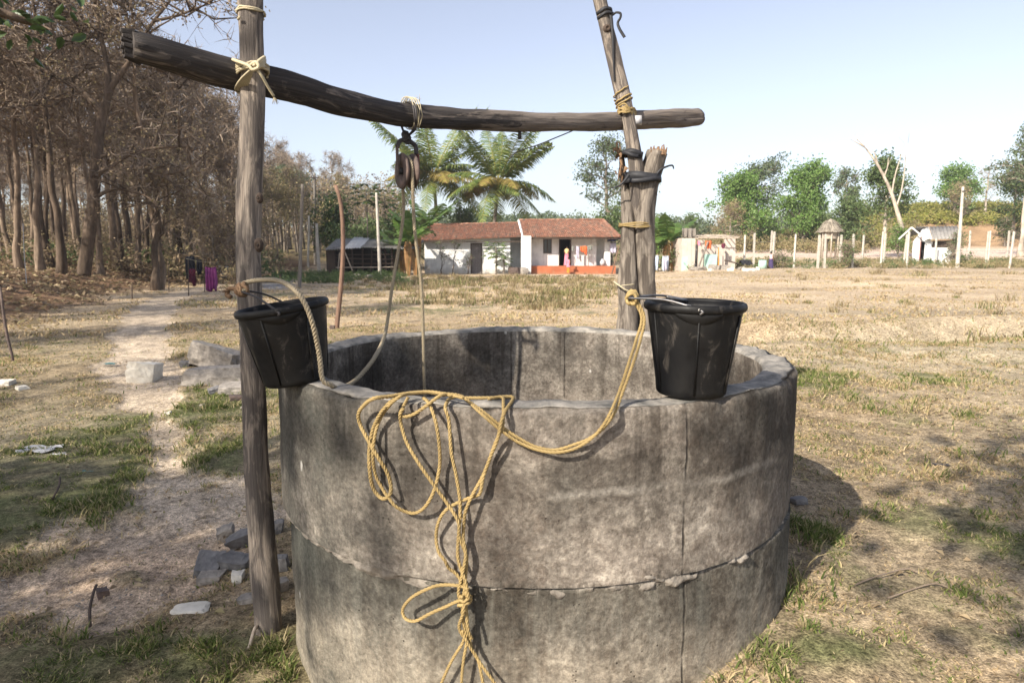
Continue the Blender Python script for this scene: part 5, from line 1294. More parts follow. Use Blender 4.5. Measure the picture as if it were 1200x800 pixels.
mb = MB(); mb.box((qx(800), QY + 3.0, rz0), (qx(865), QY + 3.2, qz(286)), 0, .03); part("back_wall", mb, M['palewall'], rs)
mb = MB(); mb.box((qx(815), QY + 2.2, rz0), (qx(820), QY + 2.3, qz(281))); part("doorway_shade", mb, M['indoor_shade'], rs)  # dark sheet standing in for the shade inside the door gap
for k in range(9):
    a = qx(816 + k * 6); mb = MB(); mb.tube([(a, QY - .2, qz(279) + R.uniform(-.1, .1)), (a + R.uniform(-.3, .3), QY + 3.2, qz(274))], .04, 5); part("rafter", mb, M['palewood'], rs)
for zz, yy in ((273.5, QY + 3.0), (279, QY - .1), (276, QY + 1.6)):
    mb = MB(); mb.tube([(qx(816), yy, qz(zz)), (qx(865), yy, qz(zz) + R.uniform(-.05, .05))], .045, 5); part("purlin", mb, M['palewood'], rs)
mb = MB(); mb.tube([at(830, 283, QY - .5), at(819, 312, QY - .5)], .06, 6); part("leaning_prop", mb, M['greypole'], rs)
mb = MB(); mb.tube([at(849, 305, QY - .3), at(866, 309, QY - .3)], .05, 6); part("fallen_pole", mb, M['darkwood'], rs)
mb = MB(); mb.tube([at(842, 290, QY - .4), at(842, 316, QY - .4)], .035, 6); part("prop", mb, M['orangecloth'], rs)
drape("sacking", None, None, qx(800), qx(816), QY + .4, qz(267), qz(279), qz(278), M['greypole'], 70, 3, .08, None)
bpy.data.objects["sacking"].parent = None; tag(bpy.data.objects["sacking"], "brown sacking hung above the left wall of the ruined shed", "sacking")
px_drape("laundry", "orange red cloth flung over the sticks of the ruined shed", "laundry", 827, 834, QY - .4, 282, 291, 292, M['orange'], 71, folds=2, amp=.06)
px_drape("laundry", "small pinkish cloth on the ruined shed beside its doorway", "laundry", 817.5, 820.5, QY - .3, 282, 287, 288, M['pinkcloth'], 72, folds=1, amp=.04)
px_drape("laundry", "dark maroon cloth hanging in the ruined shed middle", "laundry", 846, 850, QY - .3, 285, 291, 290, M['maroon'], 73, folds=1, amp=.04)
px_drape("tarpaulin", "crumpled dark cover lying low right of the ruined shed", "tarpaulin", 867, 879, QY - .2, 304.5, 310, 310, M['black_cloth'], 74, folds=3, amp=.12, back=1.5)
px_drape("cloth", "pale blue white cloth hanging right behind the forked trunk", "cloth", 766, 772, 46, 299, 318, 317, M['paleblue'], 75, folds=2, amp=.08)
px_drape("cloth", "pale blue cloth with a darker centre under the banana plant", "cloth", 776.5, 784, 45.5, 300, 317.5, 317, M['paleblue'], 76, folds=3, amp=.08)
px_drape("cloth", "darker blue strip hanging in front of the pale cloth under the banana plant", "cloth", 778, 781, 45.2, 301, 316, 316, M['lilac'], 77, folds=1, amp=.05)
mb = MB(); mb.tube([at(765, 299, 46), at(775, 299.5, 45.8), at(785, 299.5, 45.4)], .012, 4); o = mb.build("clothes_line", M['string']); tag(o, "low line with pale cloths between forked trunk and ruined shed", "line")
labs = ["grey block at the foot of the turquoise low wall", "tan rubble block right of the turquoise wall", "squarish grey rubble block mid row by the ruined shed", "long flat stone before the doorway of the ruined shed", "bright white stone in the straw before the ruined shed", "broad pale slab lying right of the white stone", "small whitish stone near the woman by the fence", "low brown rubble lump at the right end of the ruined shed", "little pale stone left of the white stone", "tan rubble lump by the fallen pole of the ruined shed"]
for k, (px, py, w, h) in enumerate(((835, 319, 8, 6.5), (843, 318, 9, 6), (853, 317, 9, 6), (818, 318, 14, 5), (857, 323, 8, 4), (879, 322, 15, 3.5), (889, 320, 6, 4), (869, 316, 9, 4), (833, 324, 5, 3), (848, 313, 8, 5))):
    Y = 43.5 if py > 320 else 45; p = gp(px, Y); s = Y / F; stone("rubble", labs[k], "stone", p + Vector((0, 0, h * s * .4)), (w * s, w * s * .7, h * s), k * .7, M['whitestone'] if k in (4, 5, 6, 8) else M['stone'], 80 + k, (0, 0), None, .16, .2)
mb = MB(); p = at(894, 300, 47); mb.tube([gp(894, 47) + Vector((0, 0, .0)), gp(894, 47) + Vector((0, 0, .6))], [.32, .26], 14); o = mb.build("drum", M['turq']); tag(o, "faded turquoise drum standing left of the woman by the fence", "drum")

# ---------------------------------------------------------------- fence posts, hut, thatched shelter, utility pole
FL = ["leftmost fence post of the row, just right of the ruined shed", "fence post second from the ruined shed", "far fence post directly above the woman in the violet skirt", "far fence post a step right of the one above the woman", "tallest fence post between the woman and the thatched shelter", "fence post just left of the thatched shelter", "near fence post under the left eave of the thatched shelter", "fence post under the right eave of the thatched shelter", "near fence post right of the thatched shelter", "short far fence post between shelter and bare leaning tree", "near fence post below the green tree with pale trunk", "fence post touching the one below the green tree with pale trunk", "fence post just left of the small hut", "near fence post at the left eave of the small hut", "fence post in front of the small hut wall", "far fence post just right of the utility pole", "near fence post midway between utility pole and right edge", "far fence post paired with the one midway to the right edge", "far fence post near the right edge", "near fence post closest to the right edge"]
FP = [(872.5, 276, 310), (883.5, 274, 309), (903, 271, 303), (906, 272, 303), (931, 275, 315), (959, 276, 307), (967, 275, 313), (984.5, 276, 305), (999.5, 275, 311), (1011, 276, 296), (1033, 272, 309), (1036, 274, 305), (1060, 275, 304), (1063.5, 272, 308), (1096, 280, 305), (1135.5, 271, 298), (1156, 272, 304), (1158.5, 271, 301), (1180.5, 271, 298), (1184.5, 272, 306)]
for k, (px, pt, pb) in enumerate(FP):
    Y = 58 if pb < 300 else 54 if pb < 306 else 48
    g = gp(px, Y); top_ = at(px + R.uniform(-.5, .5), pt, Y); mb = MB(); w = .062
    mb.box((-w, -w, -.2), (w, w, top_.z - g.z), 0, .012); mb.box((-w * .8, -w * .8, top_.z - g.z), (w * .8, w * .8, top_.z - g.z + .05), 0, .01)
    o = mb.build("fence_post", M['postconc'], None, False); o.location = g; o.rotation_euler = (R.gauss(0, .012), R.gauss(0, .02), R.uniform(0, 1)); tag(o, "pale cement " + FL[k], "fence post", "cement fence posts along the far field edge")
for k, z in enumerate((280, 290, 299)):
    mb = MB(); mb.tube([Vector((at(px, z, 48).x, 48.0, hz(at(px, 300, 48).x, 48) + (1.9, 1.25, .6)[k] + R.gauss(0, .03))) for px in (872, 931, 967, 999, 1033, 1064, 1156, 1184, 1300)], .008, 4)
    o = mb.build("fence_wire", M['wire']); tag(o, ("top", "middle", "lowest")[k] + " strand of thin wire along the cement fence posts", "wire")
up_ = thing("utility_pole", "tall leaning whitish cement pole at the right beside the small hut", "pole"); a = at(1128.5, 219, 49); b = gp(1123, 49)
pole([a, a.lerp(b, .5), b, b + Vector((0, 0, -.3))], [.085, .11, .14, .15], 8, .02, 9, .4).build("shaft", M['postconc'], up_)
mb = MB(); mb.box((a.x - .12, a.y - .14, a.z - .35), (a.x + .12, a.y - .10, a.z - .29)); mb.build("bracket", M['darkiron'], up_, False)
YH = 55.0; hx = lambda px: at(px, 290, YH).x
hzv = lambda py: at(1090, py, YH).z
hut = thing("hut", "small whitewashed hut with grey gabled roof and dark doorway in the right field", "hut", (hx(1093), YH, 0)); b0 = hz(hx(1093), YH) - .1
mb = MB(); d0, d1 = hx(1079), hx(1083.5); wall_with_holes(mb, hx(1069), hx(1091), YH, YH + .2, b0, hzv(283), [(d0, d1, b0, hzv(277.5))]); gz = hzv(268)
n = len(mb.v); mb.v += [(hx(1069), YH, hzv(283)), (hx(1091), YH, hzv(283)), (hx(1080), YH, gz), (hx(1069), YH + .2, hzv(283)), (hx(1091), YH + .2, hzv(283)), (hx(1080), YH + .2, gz)]
mb.face((n, n + 1, n + 2)); mb.face((n + 3, n + 5, n + 4)); part("gable_wall", mb, M['whitewash'], hut)
mb = MB(); mb.box((hx(1091) - .2, YH + .25, b0), (hx(1120), YH + .45, hzv(289)), 0, .01); part("side_wall", mb, M['whitewash'], hut)
mb = MB(); mb.box((hx(1092), YH + .22, hzv(290)), (hx(1119), YH + .243, hzv(282)), 0, .004); part("dark_vent", mb, M['darkwood'], hut)
mb = MB(); mb.box((hx(1069), YH + .25, b0), (hx(1069) + .2, YH + 3, hzv(283)), 0, .01); mb.box((hx(1069), YH + 3, b0), (hx(1120), YH + 3.2, hzv(283)), 0, .01); mb.box((hx(1120) - .2, YH + .5, b0), (hx(1120), YH + 3, hzv(283)), 0, .01); part("back_wall", mb, M['whitewash'], hut)
mb = MB(); mb.box((d0 - .2, YH + 1.0, b0), (d1 + .3, YH + 1.05, hzv(277))); part("doorway", mb, M['indoor_shade'], hut)  # near-black sheet behind the opening, painted in place of the hut's inner shade
mb = MB(); mb.box((d0 - .09, YH - .03, b0), (d0 - .003, YH + .05, hzv(277)), 0); part("door_jamb", mb, M['redrust'], hut)
def slope(name, a, b, c, d, m, n=40):
    mb = MB(); a, b, c, d = map(Vector, (a, b, c, d)); nr = (b - a).cross(d - a).normalized()
    mb.grid(lambda u, v: a.lerp(b, u).lerp(d.lerp(c, u), v) + nr * .03 * math.sin(u * n * 1.2), n * 2, 2); o = part(name, mb, M[m], hut, True); sm = o.modifiers.new("thick", 'SOLIDIFY'); sm.thickness = .02
rf, rb_ = Vector((hx(1071.5), YH - .5, hzv(265.5))), Vector((hx(1120), YH + 1.5, hzv(264.5)))
slope("roof_sheet", (hx(1092), YH - .6, hzv(280.5)), (hx(1125), YH - .2, hzv(280)), rb_, (hx(1087), YH + 1.5, hzv(264.8)), 'sheet')
slope("roof_sheet", (hx(1083), YH - .65, hzv(279.0)), (hx(1092) - .03, YH - .65, hzv(280.5)), (hx(1087) - .03, YH + 1.5, hzv(264.8)), rf + Vector((.2, 2, 0)), 'whitesheet', 10)
slope("roof_sheet", rf + Vector((0, .3, .0)), (hx(1086), YH + 1.6, hzv(264.6)), (hx(1078), YH + 3.4, hzv(272)), (hx(1055), YH - .2, hzv(279)), 'sheet', 20)
mb = MB(); mb.tube([at(1055.5, 280, YH - .4), at(1072, 266, YH - .45)], .07, 5); mb.tube([at(1072, 266, YH - .45), at(1092, 281, YH - .7)], .07, 5); part("verge_board", mb, M['whitewash'], hut)
hut.rotation_euler.z = -math.atan2(hx(1093), YH) ; hut.scale = (.84, .9, 1)
YT = 62.0; tx = at(971.5, 290, YT).x; tb = hz(tx, YT)
th_ = thing("thatched_shelter", "little round thatched shelter on posts beyond the fence", "shelter", (tx, YT, 0))
k = YT / F; ez = at(971, 271, YT).z; tz = at(971, 256.5, YT).z
mb = MB(); prof = [(12.6 * k, ez - .10), (12.2 * k, ez), (8.5 * k, ez + (tz - ez) * .42), (4.3 * k, ez + (tz - ez) * .8), (1.2 * k, tz - .05), (.001, tz)]; mb.lathe(prof + [], 28)
V = np.array(mb.v); V[:, 2] += .10 * fbm(V[:, 0] * 3, V[:, 1] * 3, V[:, 2] * 3, 5, 3); mb.v = [tuple(v) for v in V]; o = mb.build("thatch_roof", M['thatch'], th_)
mb = MB()
for q in range(260):
    a = R.uniform(0, 2 * PI); u = R.random(); r0_ = (3.5 + 8.5 * u) * k; z_ = tz + (ez - tz) * (u * .9 + .1); d = Vector((math.cos(a), math.sin(a), -.55)); c = Vector((math.cos(a) * r0_, math.sin(a) * r0_, z_ + .03)); mb.tube([c, c + d * .35], [.02, .006], 3, 0, False)
mb.build("straw_ends", M['thatch'], th_)
for q in range(6):
    a = q * PI / 3 + .3; mb = MB(); r_ = 9.5 * k; xx, yy = math.cos(a) * r_, math.sin(a) * r_; mb.tube([(xx, yy, hz(tx + xx, YT + yy) - .2), (xx, yy, ez)], .07, 6); mb.build("post", M['palewood'], th_)
mb = MB(); mb.lathe([(8 * k, ez - .7), (8 * k, ez - .05)], 16); mb.build("screen", M['palewood'], th_)
# ---------------------------------------------------------------- trees: a branching skeleton, then leaf-sized faces about its twigs
def skeleton(h, r0, seed, first=.38, nb=14, spread=.9, rise=.55, wob=.05, levels=2, blen=.38, lean=(0, 0), fork=0.0, nsub=(3, 5), thin=.55):
    rr = random.Random(seed); out, tips = [], []
    n = 14; P = []; dx = dy = 0.0
    for i in range(n + 1):
        t = i / n; dx += rr.gauss(0, wob) * h / n * 2; dy += rr.gauss(0, wob) * h / n * 2
        P.append(Vector((dx + lean[0] * h * t, dy + lean[1] * h * t, h * t)))
    rad = [r0 * (1 + .45 * max(0, 1 - i / n * 9)) * (1 - .80 * (i / n) ** 1.1) for i in range(n + 1)]
    out.append((P, rad, 0))
    def branch(p, d, L, r, lev):
        k = 6 if lev == 1 else 5 if lev == 2 else 3; pts = [p]; q = p.copy(); dd = d.normalized()
        for i in range(k):
            dd = (dd + Vector((rr.gauss(0, .24), rr.gauss(0, .24), rr.gauss(.04, .18)))).normalized(); q = q + dd * L / k; pts.append(q.copy())
        out.append((pts, [r * (1 - .78 * i / k) for i in range(k + 1)], lev))
        if lev >= levels: tips.extend(pts[1:]); return
        for _ in range(rr.randint(*nsub)):
            j = rr.randint(2 if k > 3 else 1, k); a = Vector((rr.gauss(0, 1), rr.gauss(0, 1), rr.gauss(.25, .6))).normalized(); nd = (pts[j] - pts[j - 1]).normalized() * .7 + a * .8
            branch(pts[j], nd, L * rr.uniform(.4, .7), r * (1 - .7 * j / k) * .7, lev + 1)
        if lev >= levels - 1: tips.extend(pts[k // 2:])
    for b in range(nb):
        t = first + (1 - first) * ((b + rr.random()) / nb) ** .9; i = min(n - 1, int(t * n)); p = P[i].lerp(P[i + 1], t * n - i)
        a = b * 2.4 + rr.gauss(0, .5); d = Vector((math.cos(a) * spread, math.sin(a) * spread, rise + rr.gauss(0, .25)))
        branch(p, d, h * blen * (1.15 - t * .75) * rr.uniform(.7, 1.2), rad[i] * thin, 1)
    tips.append(P[-1]); return out, tips
def tree_meshes(name, sk, tips, barkm, leafm, nleaf, lsize, spread, twigs=400, seed=0, droop=.3, sides=(9, 5, 4, 3), twigm=None, flat=1.0, tl=.5):
    rng = np.random.default_rng(seed); mb = MB()
    for P, rad, lev in sk:
        if lev == 0: mb.tube(catmull(P, 3), list(np.interp(np.linspace(0, 1, (len(P) - 1) * 3 + 1), np.linspace(0, 1, len(P)), rad)), sides[0], 0, True, .10, 1.2, seed)
        else: mb.tube(P, rad, sides[min(lev, 3)], 0, False)
    trunk = mb.mesh(name + "_trunk", barkm)
    T = np.array([t[:] for t in tips]); mb2 = None
    verts, faces, fm = [], [], []; nv = 0
    if twigs:
        c = T[rng.integers(0, len(T), twigs)]; d = rng.normal(size=(twigs, 3)); d[:, 2] += .3; d /= np.linalg.norm(d, axis=1)[:, None]
        L = rng.uniform(.5, 1.3, (twigs, 1)) * tl; mid = c + d * L * .5 + rng.normal(0, .06, (twigs, 3)) * tl; e = c + d * L + rng.normal(0, .1, (twigs, 3)) * tl
        u = np.cross(d, rng.normal(size=(twigs, 3))); u /= np.linalg.norm(u, axis=1)[:, None]; w = .014 * tl * 2
        v = np.stack([c - u * w, c + u * w, mid + u * w * .7, mid - u * w * .7, e], 1).reshape(-1, 3); b = np.arange(twigs) * 5
        verts.append(v); faces += [np.stack([b, b + 1, b + 2, b + 3], 1), np.stack([b + 3, b + 2, b + 4, b + 4], 1)]
        fm += [np.zeros(twigs), np.zeros(twigs)]; nv = len(v)
        T = np.concatenate([T, mid, e])
    if nleaf:
        # leaves gather in clumps of uneven size round the twig ends
        cl = T[rng.integers(0, len(T), max(12, nleaf // 14))] + rng.normal(0, spread * .4, (max(12, nleaf // 14), 3)); w = rng.uniform(.2, 1.0, len(cl)) ** 1.5
        idx = rng.choice(len(cl), nleaf, p=w / w.sum()); c = cl[idx] + rng.normal(0, 1, (nleaf, 3)) * spread * np.array([1, 1, .75 * flat]) * (.35 + .65 * w[idx][:, None])
        v, f = leaf_quads(c, rng.uniform(.6, 1.3, nleaf) * lsize, 1.7, rng, droop); verts.append(v); faces.append(f + nv); fm.append(np.ones(nleaf))
    if not verts: return trunk, None
    # the twig tip triangles are stored as quads with a repeated corner: rebuild as real triangles
    V = np.concatenate(verts); quads = [f for f in faces if not (f[:, 2] == f[:, 3]).any() and (f[:, 3] != f[:, 2]).all()]
    me = bpy.data.meshes.new(name + "_crown"); fl = [tuple(r) if r[2] != r[3] else tuple(r[:3]) for f in faces for r in f.tolist()]
    me.from_pydata(V.tolist(), [], fl); me.materials.append(twigm or M['twig']); me.materials.append(leafm)
    me.polygons.foreach_set('material_index', np.concatenate(fm).astype('i')); me.update(); return trunk, me
def tree_thing(name, label, cat, tr, cr, loc, rz=0, s=1.0, group=None):
    t = thing(name, label, cat, loc, rz, group); t.scale = (s, s, s); link("trunk", tr, t)
    if cr: link("crown", cr, t)
    return t

# teak plantation on the left: bare, brown, tall
VAR = []
for k in range(6):
    sk, tp = skeleton(11 + k * .35, .16 - .012 * (k % 3), 100 + k, .48, 15, .85, .62, .035, 3, .25, (0, 0), 0, (2, 4), .46)
    VAR.append(tree_meshes("teak_tree", sk, tp, M['teakbark'] if k % 3 else M['darkbark'], M['dryleaf'], 480, .15, .5, 1300, 200 + k, .4, (8, 4, 3, 3), None, 1, .75))
edge_y = np.array([-5, 10, 18, 25, 32, 45, 62, 90, 130, 180]); edge_x = np.array([-13.0, -14.6, -16.6, -18.3, -18.0, -18.2, -20.5, -25, -31, -46])
ftrees = []
rf_ = random.Random(5)
def try_tree(x, y, gap):
    for q in ftrees:
        if (q[0] - x) ** 2 + (q[1] - y) ** 2 < gap * gap: return False
    ftrees.append((x, y)); return True
for px, Y in ((58, 33), (22, 30), (40, 38), (140, 36), (164, 37), (182, 27.5), (228, 44), (240, 47), (262, 50), (66, 45), (10, 36), (120, 48), (205, 52), (88, 52), (276, 58), (148, 60)):
    p = gp(px, Y); try_tree(p.x, Y, .8)
n_front = len(ftrees)
tries = 0
while len(ftrees) < 205 and tries < 60000:
    tries += 1; y = 14 + 120 * rf_.random() ** 1.35; ex = float(np.interp(y, edge_y, edge_x)); x = ex - (y * .85 + ex + 8 if False else max(4.0, y * .88 + ex + 3.5)) * rf_.random()
    if x < -y * .92 - 4 or (y < 27 and x / y > -.80): continue
    if abs(x / max(y, 1) + .65) < .085 and y < 27: continue
    try_tree(x, y, 1.7 if y < 60 else 2.4)
for x, y in ((-15.5, 9), (-18, 12), (-14.2, 5.5), (-20, 8), (-19.5, 15.5), (-23, 13), (-16.8, 1.5), (-22, 4), (-14.5, -3)): ftrees.append((x, y))
for i, (x, y) in enumerate(ftrees):
    v = VAR[i % 6]; s = rf_.uniform(.86, 1.16)
    if y < 29 and x / y > -.72: s *= .92
    t = tree_thing("teak_tree", "tall slender leafless brown tree among many alike in the wood on the left", "tree", v[0], v[1], (x, y, hz(x, y) - .1), rf_.uniform(0, 6.28), s, "bare brown trees of the wood on the left")
    t.rotation_euler.x = rf_.gauss(0, .035); t.rotation_euler.y = rf_.gauss(0, .035)
# the big branching tree in front of the wood
bt = gp(101, 25.5); sk, tp = [], []
def limb(pts, r0, r1, lev): 
    P = catmull(pts, 4); return (P, list(np.linspace(r0, r1, len(P))), lev)
TY = 25.5
A = lambda px, py, dy=0: at(px, py, TY + dy) - bt
rb_t = random.Random(77)
main = [A(98, 322), A(103, 285), A(109, 240), A(113, 190), A(117, 150), A(124, 120)]
sk.append(limb(main, .25, .15, 0))
limbs = [[A(124, 120), A(132, 100), A(150, 75), A(165, 50), A(180, 25), A(200, 0), A(214, -30)], [A(120, 132), A(104, 115), A(85, 100), A(62, 88), A(40, 76), A(10, 70), A(-25, 60)], [A(126, 116), A(126, 85), A(120, 50), A(112, 15), A(106, -30)],
         [A(108, 238), A(118, 228), A(135, 222), A(155, 224), A(175, 232), A(188, 246)], [A(113, 188), A(122, 182), A(140, 183), A(160, 192), A(185, 205), A(205, 203)], [A(112, 205, 0), A(130, 195, -2), A(160, 178, -3), A(200, 172, -4), A(240, 175, -4)],
         [A(60, 87), A(50, 110, -1), A(30, 122, -1), A(0, 128, -2)], [A(150, 75), A(175, 80, 1), A(205, 88, 2), A(232, 98, 3)], [A(85, 100), A(75, 70), A(62, 40), A(58, 5)], [A(165, 50), A(150, 25), A(145, -10)], [A(180, 25), A(210, 18), A(235, 8), A(255, 2)], [A(120, 50), A(95, 30), A(75, 10), A(60, -20)]]
for k, l in enumerate(limbs):
    r = .13 if k < 3 else .085 if k < 6 else .06; sk.append(limb(l, r, .02, 1)); tp += sk[-1][0][6:]
    for _ in range(11 if k < 3 else 8):
        P = sk[-1][0] if len(sk[-1][0]) > 8 else limb(l, r, .02, 1)[0]; P = catmull(l, 4); j = rb_t.randint(5, len(P) - 2); d = Vector((rb_t.gauss(0, 1), rb_t.gauss(0, 1), rb_t.gauss(.2, .6))).normalized() * rb_t.uniform(.9, 2.4)
        q = [P[j], P[j] + d * .35 + Vector((0, 0, rb_t.gauss(0, .15))), P[j] + d * .7 + Vector((rb_t.gauss(0, .2), rb_t.gauss(0, .2), rb_t.gauss(0, .2))), P[j] + d]
        sk.append((q, [.045, .034, .022, .008], 2)); tp += q[1:]
        for _ in range(3):
            s_ = q[rb_t.randint(1, 3)]; e = s_ + Vector((rb_t.gauss(0, .5), rb_t.gauss(0, .5), rb_t.gauss(.1, .4))); sk.append(([s_, (s_ + e) / 2 + Vector((0, 0, .06)), e], [.016, .011, .005], 3)); tp += [e, (s_ + e) / 2]
tr, cr = tree_meshes("spreading_tree", sk, tp, M['darkbark'], M['dryleaf'], 2600, .13, .40, 2600, 9, .4, (12, 7, 5, 3), None, 1, .6)
tree_thing("spreading_tree", "big dark forked tree with spreading limbs standing in front of the wood", "tree", tr, cr, bt)
lt = gp(182, 27); sk, tp = skeleton(6.2, .15, 61, .3, 9, .9, .35, .09, 3, .4, (.10, .02), 0, (2, 4)); tr, cr = tree_meshes("crooked_tree", sk, tp, M['darkbark'], M['dryleaf'], 1500, .14, .35, 900, 62, .4)
tree_thing("crooked_tree", "short crooked tree with dark bark right of the big forked tree", "tree", tr, cr, lt)
lt = gp(270, 36); sk, tp = skeleton(4.4, .16, 63, .25, 9, 1.0, .3, .12, 3, .5, (-.12, 0), 0, (3, 5)); tr, cr = tree_meshes("crooked_tree", sk, tp, M['darkbark'], M['dryleaf'], 900, .14, .35, 1200, 64, .4)
tree_thing("crooked_tree", "low leaning tangle of a tree beside the left post at the wood edge", "tree", tr, cr, lt)
for k, (px, Y, h, lab) in enumerate(((250, 33, 3.6, "dry twiggy thicket tree arching over the hanging clothes"), (225, 38, 5.0, "dry twiggy tree behind the hanging clothes"), (285, 46, 5.5, "dry twiggy tree just left of the left post"), (320, 62, 7.0, "dry leafy brown tree right of the left post by the lane"), (336, 78, 8.5, "brown tree behind the straight grey pole"), (400, 95, 9.5, "pale brown tree far behind the cattle shed"))):
    p = gp(px, Y); sk, tp = skeleton(h, .10, 300 + k, .15, 16, 1.0, .5, .08, 3, .45, (0, 0), 0, (3, 5)); tr, cr = tree_meshes("thicket_tree", sk, tp, M['greybark'], M['dryleaf'] if k < 3 else M['tanleaf'], 1400 if k < 3 else 3200, .15 if k < 3 else .22, .4, 1600, 320 + k, .4, (6, 4, 3, 3)); tree_thing("thicket_tree", lab, "tree", tr, cr, p)

# far wood behind lane and shed: one mass of trunks and dry crowns
def far_wood():
    rng = np.random.default_rng(11); mb = MB(); C = []; S = []
    for k in range(170):
        Y = rng.uniform(72, 150); px = rng.uniform(305, 470); x = at(px, 290, Y).x; z = hz(x, Y); h = rng.uniform(7.5, 10.5)
        mb.tube([(x, Y, z - .2), (x + rng.normal(0, .3), Y, z + h * .5), (x + rng.normal(0, .5), Y, z + h * .85)], [.15, .10, .03], 4, 0, False)
        for b in range(7):
            a = rng.uniform(0, 6.28); zz = z + h * rng.uniform(.35, .85); d = np.array([math.cos(a), math.sin(a), .6]) * rng.uniform(1, 2.4); mb.tube([(x, Y, zz), tuple(np.array([x, Y, zz]) + d)], [.05, .012], 3, 0, False)
            C.append(np.array([x, Y, zz]) + d * .7)
        C.append(np.array([x, Y, z + h * .9])); 
    C = np.array(C); n = 30000; c = C[rng.integers(0, len(C), n)] + rng.normal(0, .75, (n, 3)); v, f = leaf_quads(c, rng.uniform(.14, .36, n), 1.6, rng, .3)
    o = mb.build("far_wood_trunks", M['greybark']); tag(o, None, None, None, 'stuff')
    o2 = link("far_wood", np_mesh("far_wood", v, f, M['dryleaf'])); tag(o2, "pale brown leafless wood on the slope behind lane and shed", None, None, 'stuff'); tag(o, "trunks of the brown wood on the slope behind lane and shed")
far_wood()

# ---------------------------------------------------------------- the leafy tree beside the photographer whose shade dapples the foreground
sk, tp = skeleton(7.4, .24, 401, .40, 13, .95, .40, .04, 3, .40, (0, 0), 0, (3, 5)); 
SH = Vector((-7.3, -2.6, hz(-7.3, -2.6) - .1))
tr, cr = tree_meshes("shade_tree", sk, tp, M['darkbark'], M['darkgreenleaf'], 5200, .17, .30, 500, 402, .5)
tree_thing("shade_tree", "leafy dark green shade tree standing left of the viewpoint", "tree", tr, cr, SH)
sk, tp = skeleton(6.2, .2, 411, .42, 11, .95, .40, .04, 3, .40, (0, 0), 0, (3, 5)); tr, cr = tree_meshes("shade_tree", sk, tp, M['darkbark'], M['darkgreenleaf'], 3600, .17, .30, 400, 412, .5)
tree_thing("shade_tree", "second leafy shade tree standing behind the viewpoint to the right", "tree", tr, cr, (-1.5, -3.1, hz(-1.5, -3.1) - .1))
# its low branch reaching into the top left corner
ob = thing("overhanging_branch", "dark leafy branch tip hanging into the top left corner", "branch", (0, 0, 0)); mb = MB(); rr = random.Random(8)
P = catmull([at(-130, -60, 4.0), at(-50, -5, 4.2), at(10, 18, 4.3), at(45, 30, 4.4), at(62, 36, 4.4)], 5); Q = catmull([SH + Vector((.05, .05, 4.0)), Vector((-6.3, -.6, 4.5)), Vector((-5.4, 1.6, 4.2)), Vector((-4.5, 3.1, 3.75)), P[0]], 5); mb.tube(Q[:-1] + P, list(np.linspace(.09, .005, len(Q) - 1 + len(P))), 7); mb.build("twig", M['darkbark'], ob)
for k in range(90):
    j = rr.randint(3, len(P) - 1); c = P[j] + Vector((rr.gauss(-.08, .16), rr.gauss(0, .14), rr.gauss(.03, .10))); d = Vector((rr.gauss(.3, .6), rr.gauss(0, .6), rr.gauss(-.2, .5))).normalized(); w = d.orthogonal().normalized(); w.rotate(Matrix.Rotation(rr.uniform(0, 6), 3, d)); L = rr.uniform(.06, .12); mb = MB(); b = d.cross(w) * L * .12
    mb.v = [tuple(c), tuple(c + d * L * .35 + w * L * .24 + b), tuple(c + d * L * .75 + w * L * .17 + b), tuple(c + d * L), tuple(c + d * L * .75 - w * L * .17 + b), tuple(c + d * L * .35 - w * L * .24 + b), tuple(c + d * L * .5 - b)]
    for q in ((0, 1, 6), (1, 2, 6), (2, 3, 6), (3, 4, 6), (4, 5, 6), (5, 0, 6)): mb.face(q)
    mb.build("leaf", M['darkgreenleaf'], ob)

# ---------------------------------------------------------------- palms
def frond_mesh(L, droop, seed, m, w=.75, nl=46, lift=.6):
    rr = random.Random(seed); mb = MB(); pts = []
    for i in range(13):
        t = i / 12; pts.append(Vector((L * (t - .10 * t * t * droop), .10 * math.sin(t * 3 + seed) * t, L * (lift * t - droop * .62 * t * t))))
    mb.tube(pts, list(np.linspace(.055, .010, 13)), 5, 1, False)
    for s in (-1, 1):
        for k in range(nl):
            t = .10 + .9 * (k + rr.random() * .6) / nl; i = min(11, int(t * 12)); p = pts[i].lerp(pts[i + 1], t * 12 - i); d = (pts[i + 1] - pts[i]).normalized()
            side = Vector((0, s, 0)); l = w * L * .30 * math.sin(PI * min(1, .18 + t * .85)) ** .7 * rr.uniform(.8, 1.1); out_ = (side * 1.0 + d * rr.uniform(.35, .7) + Vector((0, 0, -.15 - .25 * rr.random()))).normalized()
            mid = p + out_ * l * .55; e = p + out_ * l * .9 + Vector((0, 0, -l * rr.uniform(.08, .34))); hw = d * .042
            n = len(mb.v); mb.v += [tuple(p - hw), tuple(p + hw), tuple(mid + hw * 1.2), tuple(mid - hw * 1.2), tuple(e)]; mb.face((n, n + 1, n + 2, n + 3)); mb.face((n + 3, n + 2, n + 4))
    return mb.mesh("frond", [m, M['palmyellow']], False)
FR = [frond_mesh(6.0, d, 500 + i, m, 1.0, 66, l) for i, (d, l, m) in enumerate(((.22, 1.15, M['palmleaf']), (.50, .85, M['palmleaf']), (.80, .55, M['palmleaf']), (1.05, .28, M['palmleaf']), (1.0, -.12, M['palmleaf']), (.9, .35, M['palmyellow']), (.9, -.5, M['palmyellow'])))]
